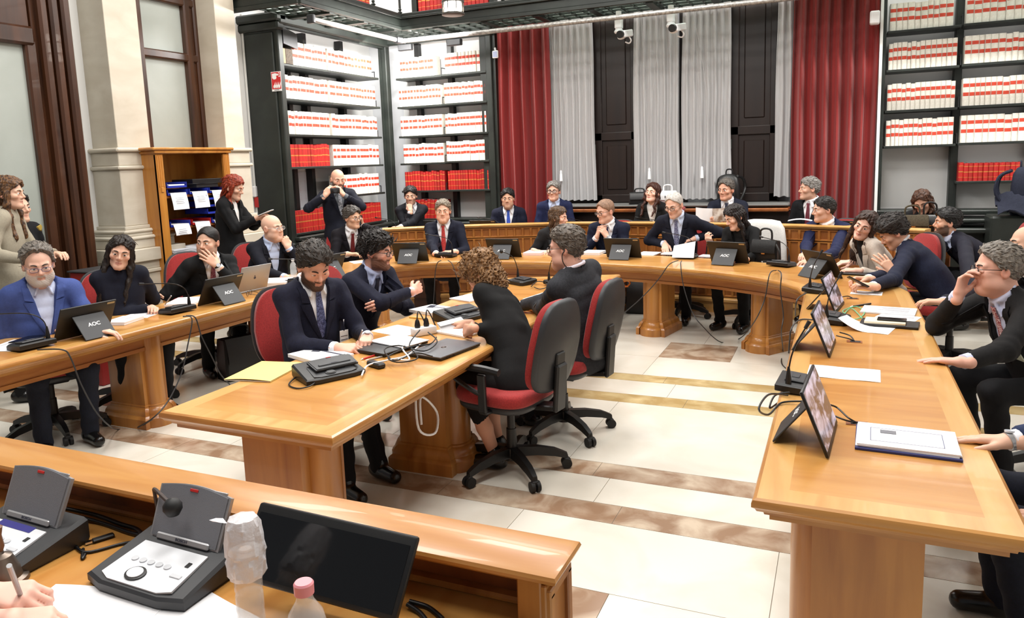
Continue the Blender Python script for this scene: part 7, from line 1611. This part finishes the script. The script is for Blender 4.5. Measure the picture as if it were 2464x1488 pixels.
MB().box((0, 0, 0), (.115, .032, .066), .008, seg=2).build('camera_body', BLK, t); MB().cyl((-.012, -.016, -.002), (-.012, -.045, -.002), .026, .024).cyl((-.012, -.045, -.002), (-.012, -.052, -.002), .019).build('lens_barrel', BLK2, t); MB().box((.03, .0, .036), (.02, .018, .008), .002).build('shutter_dial', SILV, t)
def badge(root, inf, t_, off, label, photo=False):
    p = inf['front'](t_, .03) - inf['ra'] * off - inf['xy']; f = inf['fa']; R = Matrix((inf['ra'], f, inf['ax'])).transposed().to_4x4(); p = Vector(p)
    o = MB().box(p, (.058, .002, .088), .002, M=R).build('name_badge', WHITEP, root); o['label'] = label; MB().box(p + Vector(inf['ax']) * .075, (.007, .003, .07), M=R).build('badge_clip', CHROME, o); MB().box(p + Vector(f) * .0015 + Vector(inf['ax']) * .01, (.046, .001, .003), M=R).box(p + Vector(f) * .0015 - Vector(inf['ax']) * .012, (.046, .001, .003), M=R).build('badge_print', INK, o)
badge(r6, i6, .42, .13, 'white visitor badge'); badge(r9, i9, .50, .06, 'white photo badge')
MB().tube([tuple(np.array(i9['H'] + i9['RH'] @ A3(q)) - i9['xy']) for q in ((-.085, -.02, .0), (-.094, -.0, -.03), (-.085, .0, -.08), (-.07, -.03, -.125), (-.06, -.05, -.12))], .003, 6).build('earpiece_wire', BLK, r9)
MB().lathe([(0, .0), (.009, .003), (.009, .006), (0, .008)], tuple(np.array(aty(1785, 541, 7.52)) - np.array((0, 0, .0))), 12).v
e_ = [o for o in bpy.data.objects if o.get('label', '').startswith('woman with long dark hair and gold')][0]
pe = A3(aty(1786, 545, 7.50)); MB().lathe([(0, -.016), (.012, -.008), (.016, .004), (.008, .014), (0, .018)], tuple(pe - A3(e_.location)), 12).build('earring', mat('gold', (206, 164, 84), .25, metal=.9), e_)
# white coat over the chair of the dark-haired woman
ch_ = [o for o in bpy.data.objects if o.get('label', '').startswith('office chair with white coat')][0]
ct2 = thing('white_coat', 'white coat draped over the chair back beside the black handbag', 'coat', ch_.location, ch_.rotation_euler.z); R = []
for z, w, d in ((.30, .52, .17), (.50, .54, .16), (.80, .53, .145), (.95, .46, .13), (1.02, .36, .11), (1.035, .2, .06)):
    R.append([(w / 2 * abs(math.cos(q)) ** .7 * math.copysign(1, math.cos(q)) * (1 + .03 * math.sin(5 * q + z * 9)), -.30 - .06 * (z - .6) + d / 2 * abs(math.sin(q)) ** .8 * math.copysign(1, math.sin(q)) * (1 + .06 * math.sin(7 * q)), z) for q in np.linspace(0, 2 * PI, 30, endpoint=False)])
MB().rings(R).build('coat_cloth', cloth('white_wool', (222, 220, 216)), ct2, ang=70)
# bags on the floor under the tables
def floorbag(u, v, w, h, d, rz, label, m, frame=False):
    p = zz(u, v, 0); t = handbag((p.x, p.y, .001), rz, label, m, w, h, d, False, 'floor_bag', .10)
    if frame: MB().tube([(-w * .45, 0, h + .01), (0, 0, h + .02), (w * .45, 0, h + .01)], .007, 6).build('metal_frame', GOLD, t)
floorbag(585, 905, .36, .34, .2, 1.2, 'black bag standing on floor beneath the left table', LEATH); floorbag(1030, 742, .30, .34, .16, .1, 'brown bag under the table of man with red tie', mat('brown_leather', (70, 40, 26), .5)); floorbag(1545, 752, .34, .34, .2, .1, 'black trolley bag under the table behind the grey suit man', LEATH); floorbag(1826, 770, .30, .30, .2, -.4, 'black frame bag beneath table by woman with gold earring', LEATH, True)
# usher half hidden behind the woman in beige
hu = A3(atx(40, 500, -6.12)); 
person('usher in dark uniform with gold badge, half hidden behind the woman in beige', hu, 10, gaze=(10, 0, 0), stand=True, hair=dict(style='short', t=.014), topc=(17, 18, 26), hq=.007, jq=.016, shirt=None, vee=False, trc=(16, 16, 20), top='uniform_jacket')
pu = A3(atx(93, 549, -5.98)); o = MB().rings([[(0, .02, .03), (0, .032, .01), (0, .02, -.03), (0, -.0, -.02), (0, -.02, .01)], [(.01, .015, .025), (.01, .025, .01), (.01, .015, -.02), (.01, .0, -.015), (.01, -.012, .01)]]).build('gold_badge', mat('gold_badge', (206, 178, 90), .3, metal=.6)); o.location = pu; o.parent = [q for q in bpy.data.objects if q.get('label', '').startswith('usher in dark')][0]; o.location = Vector(pu) - o.parent.location
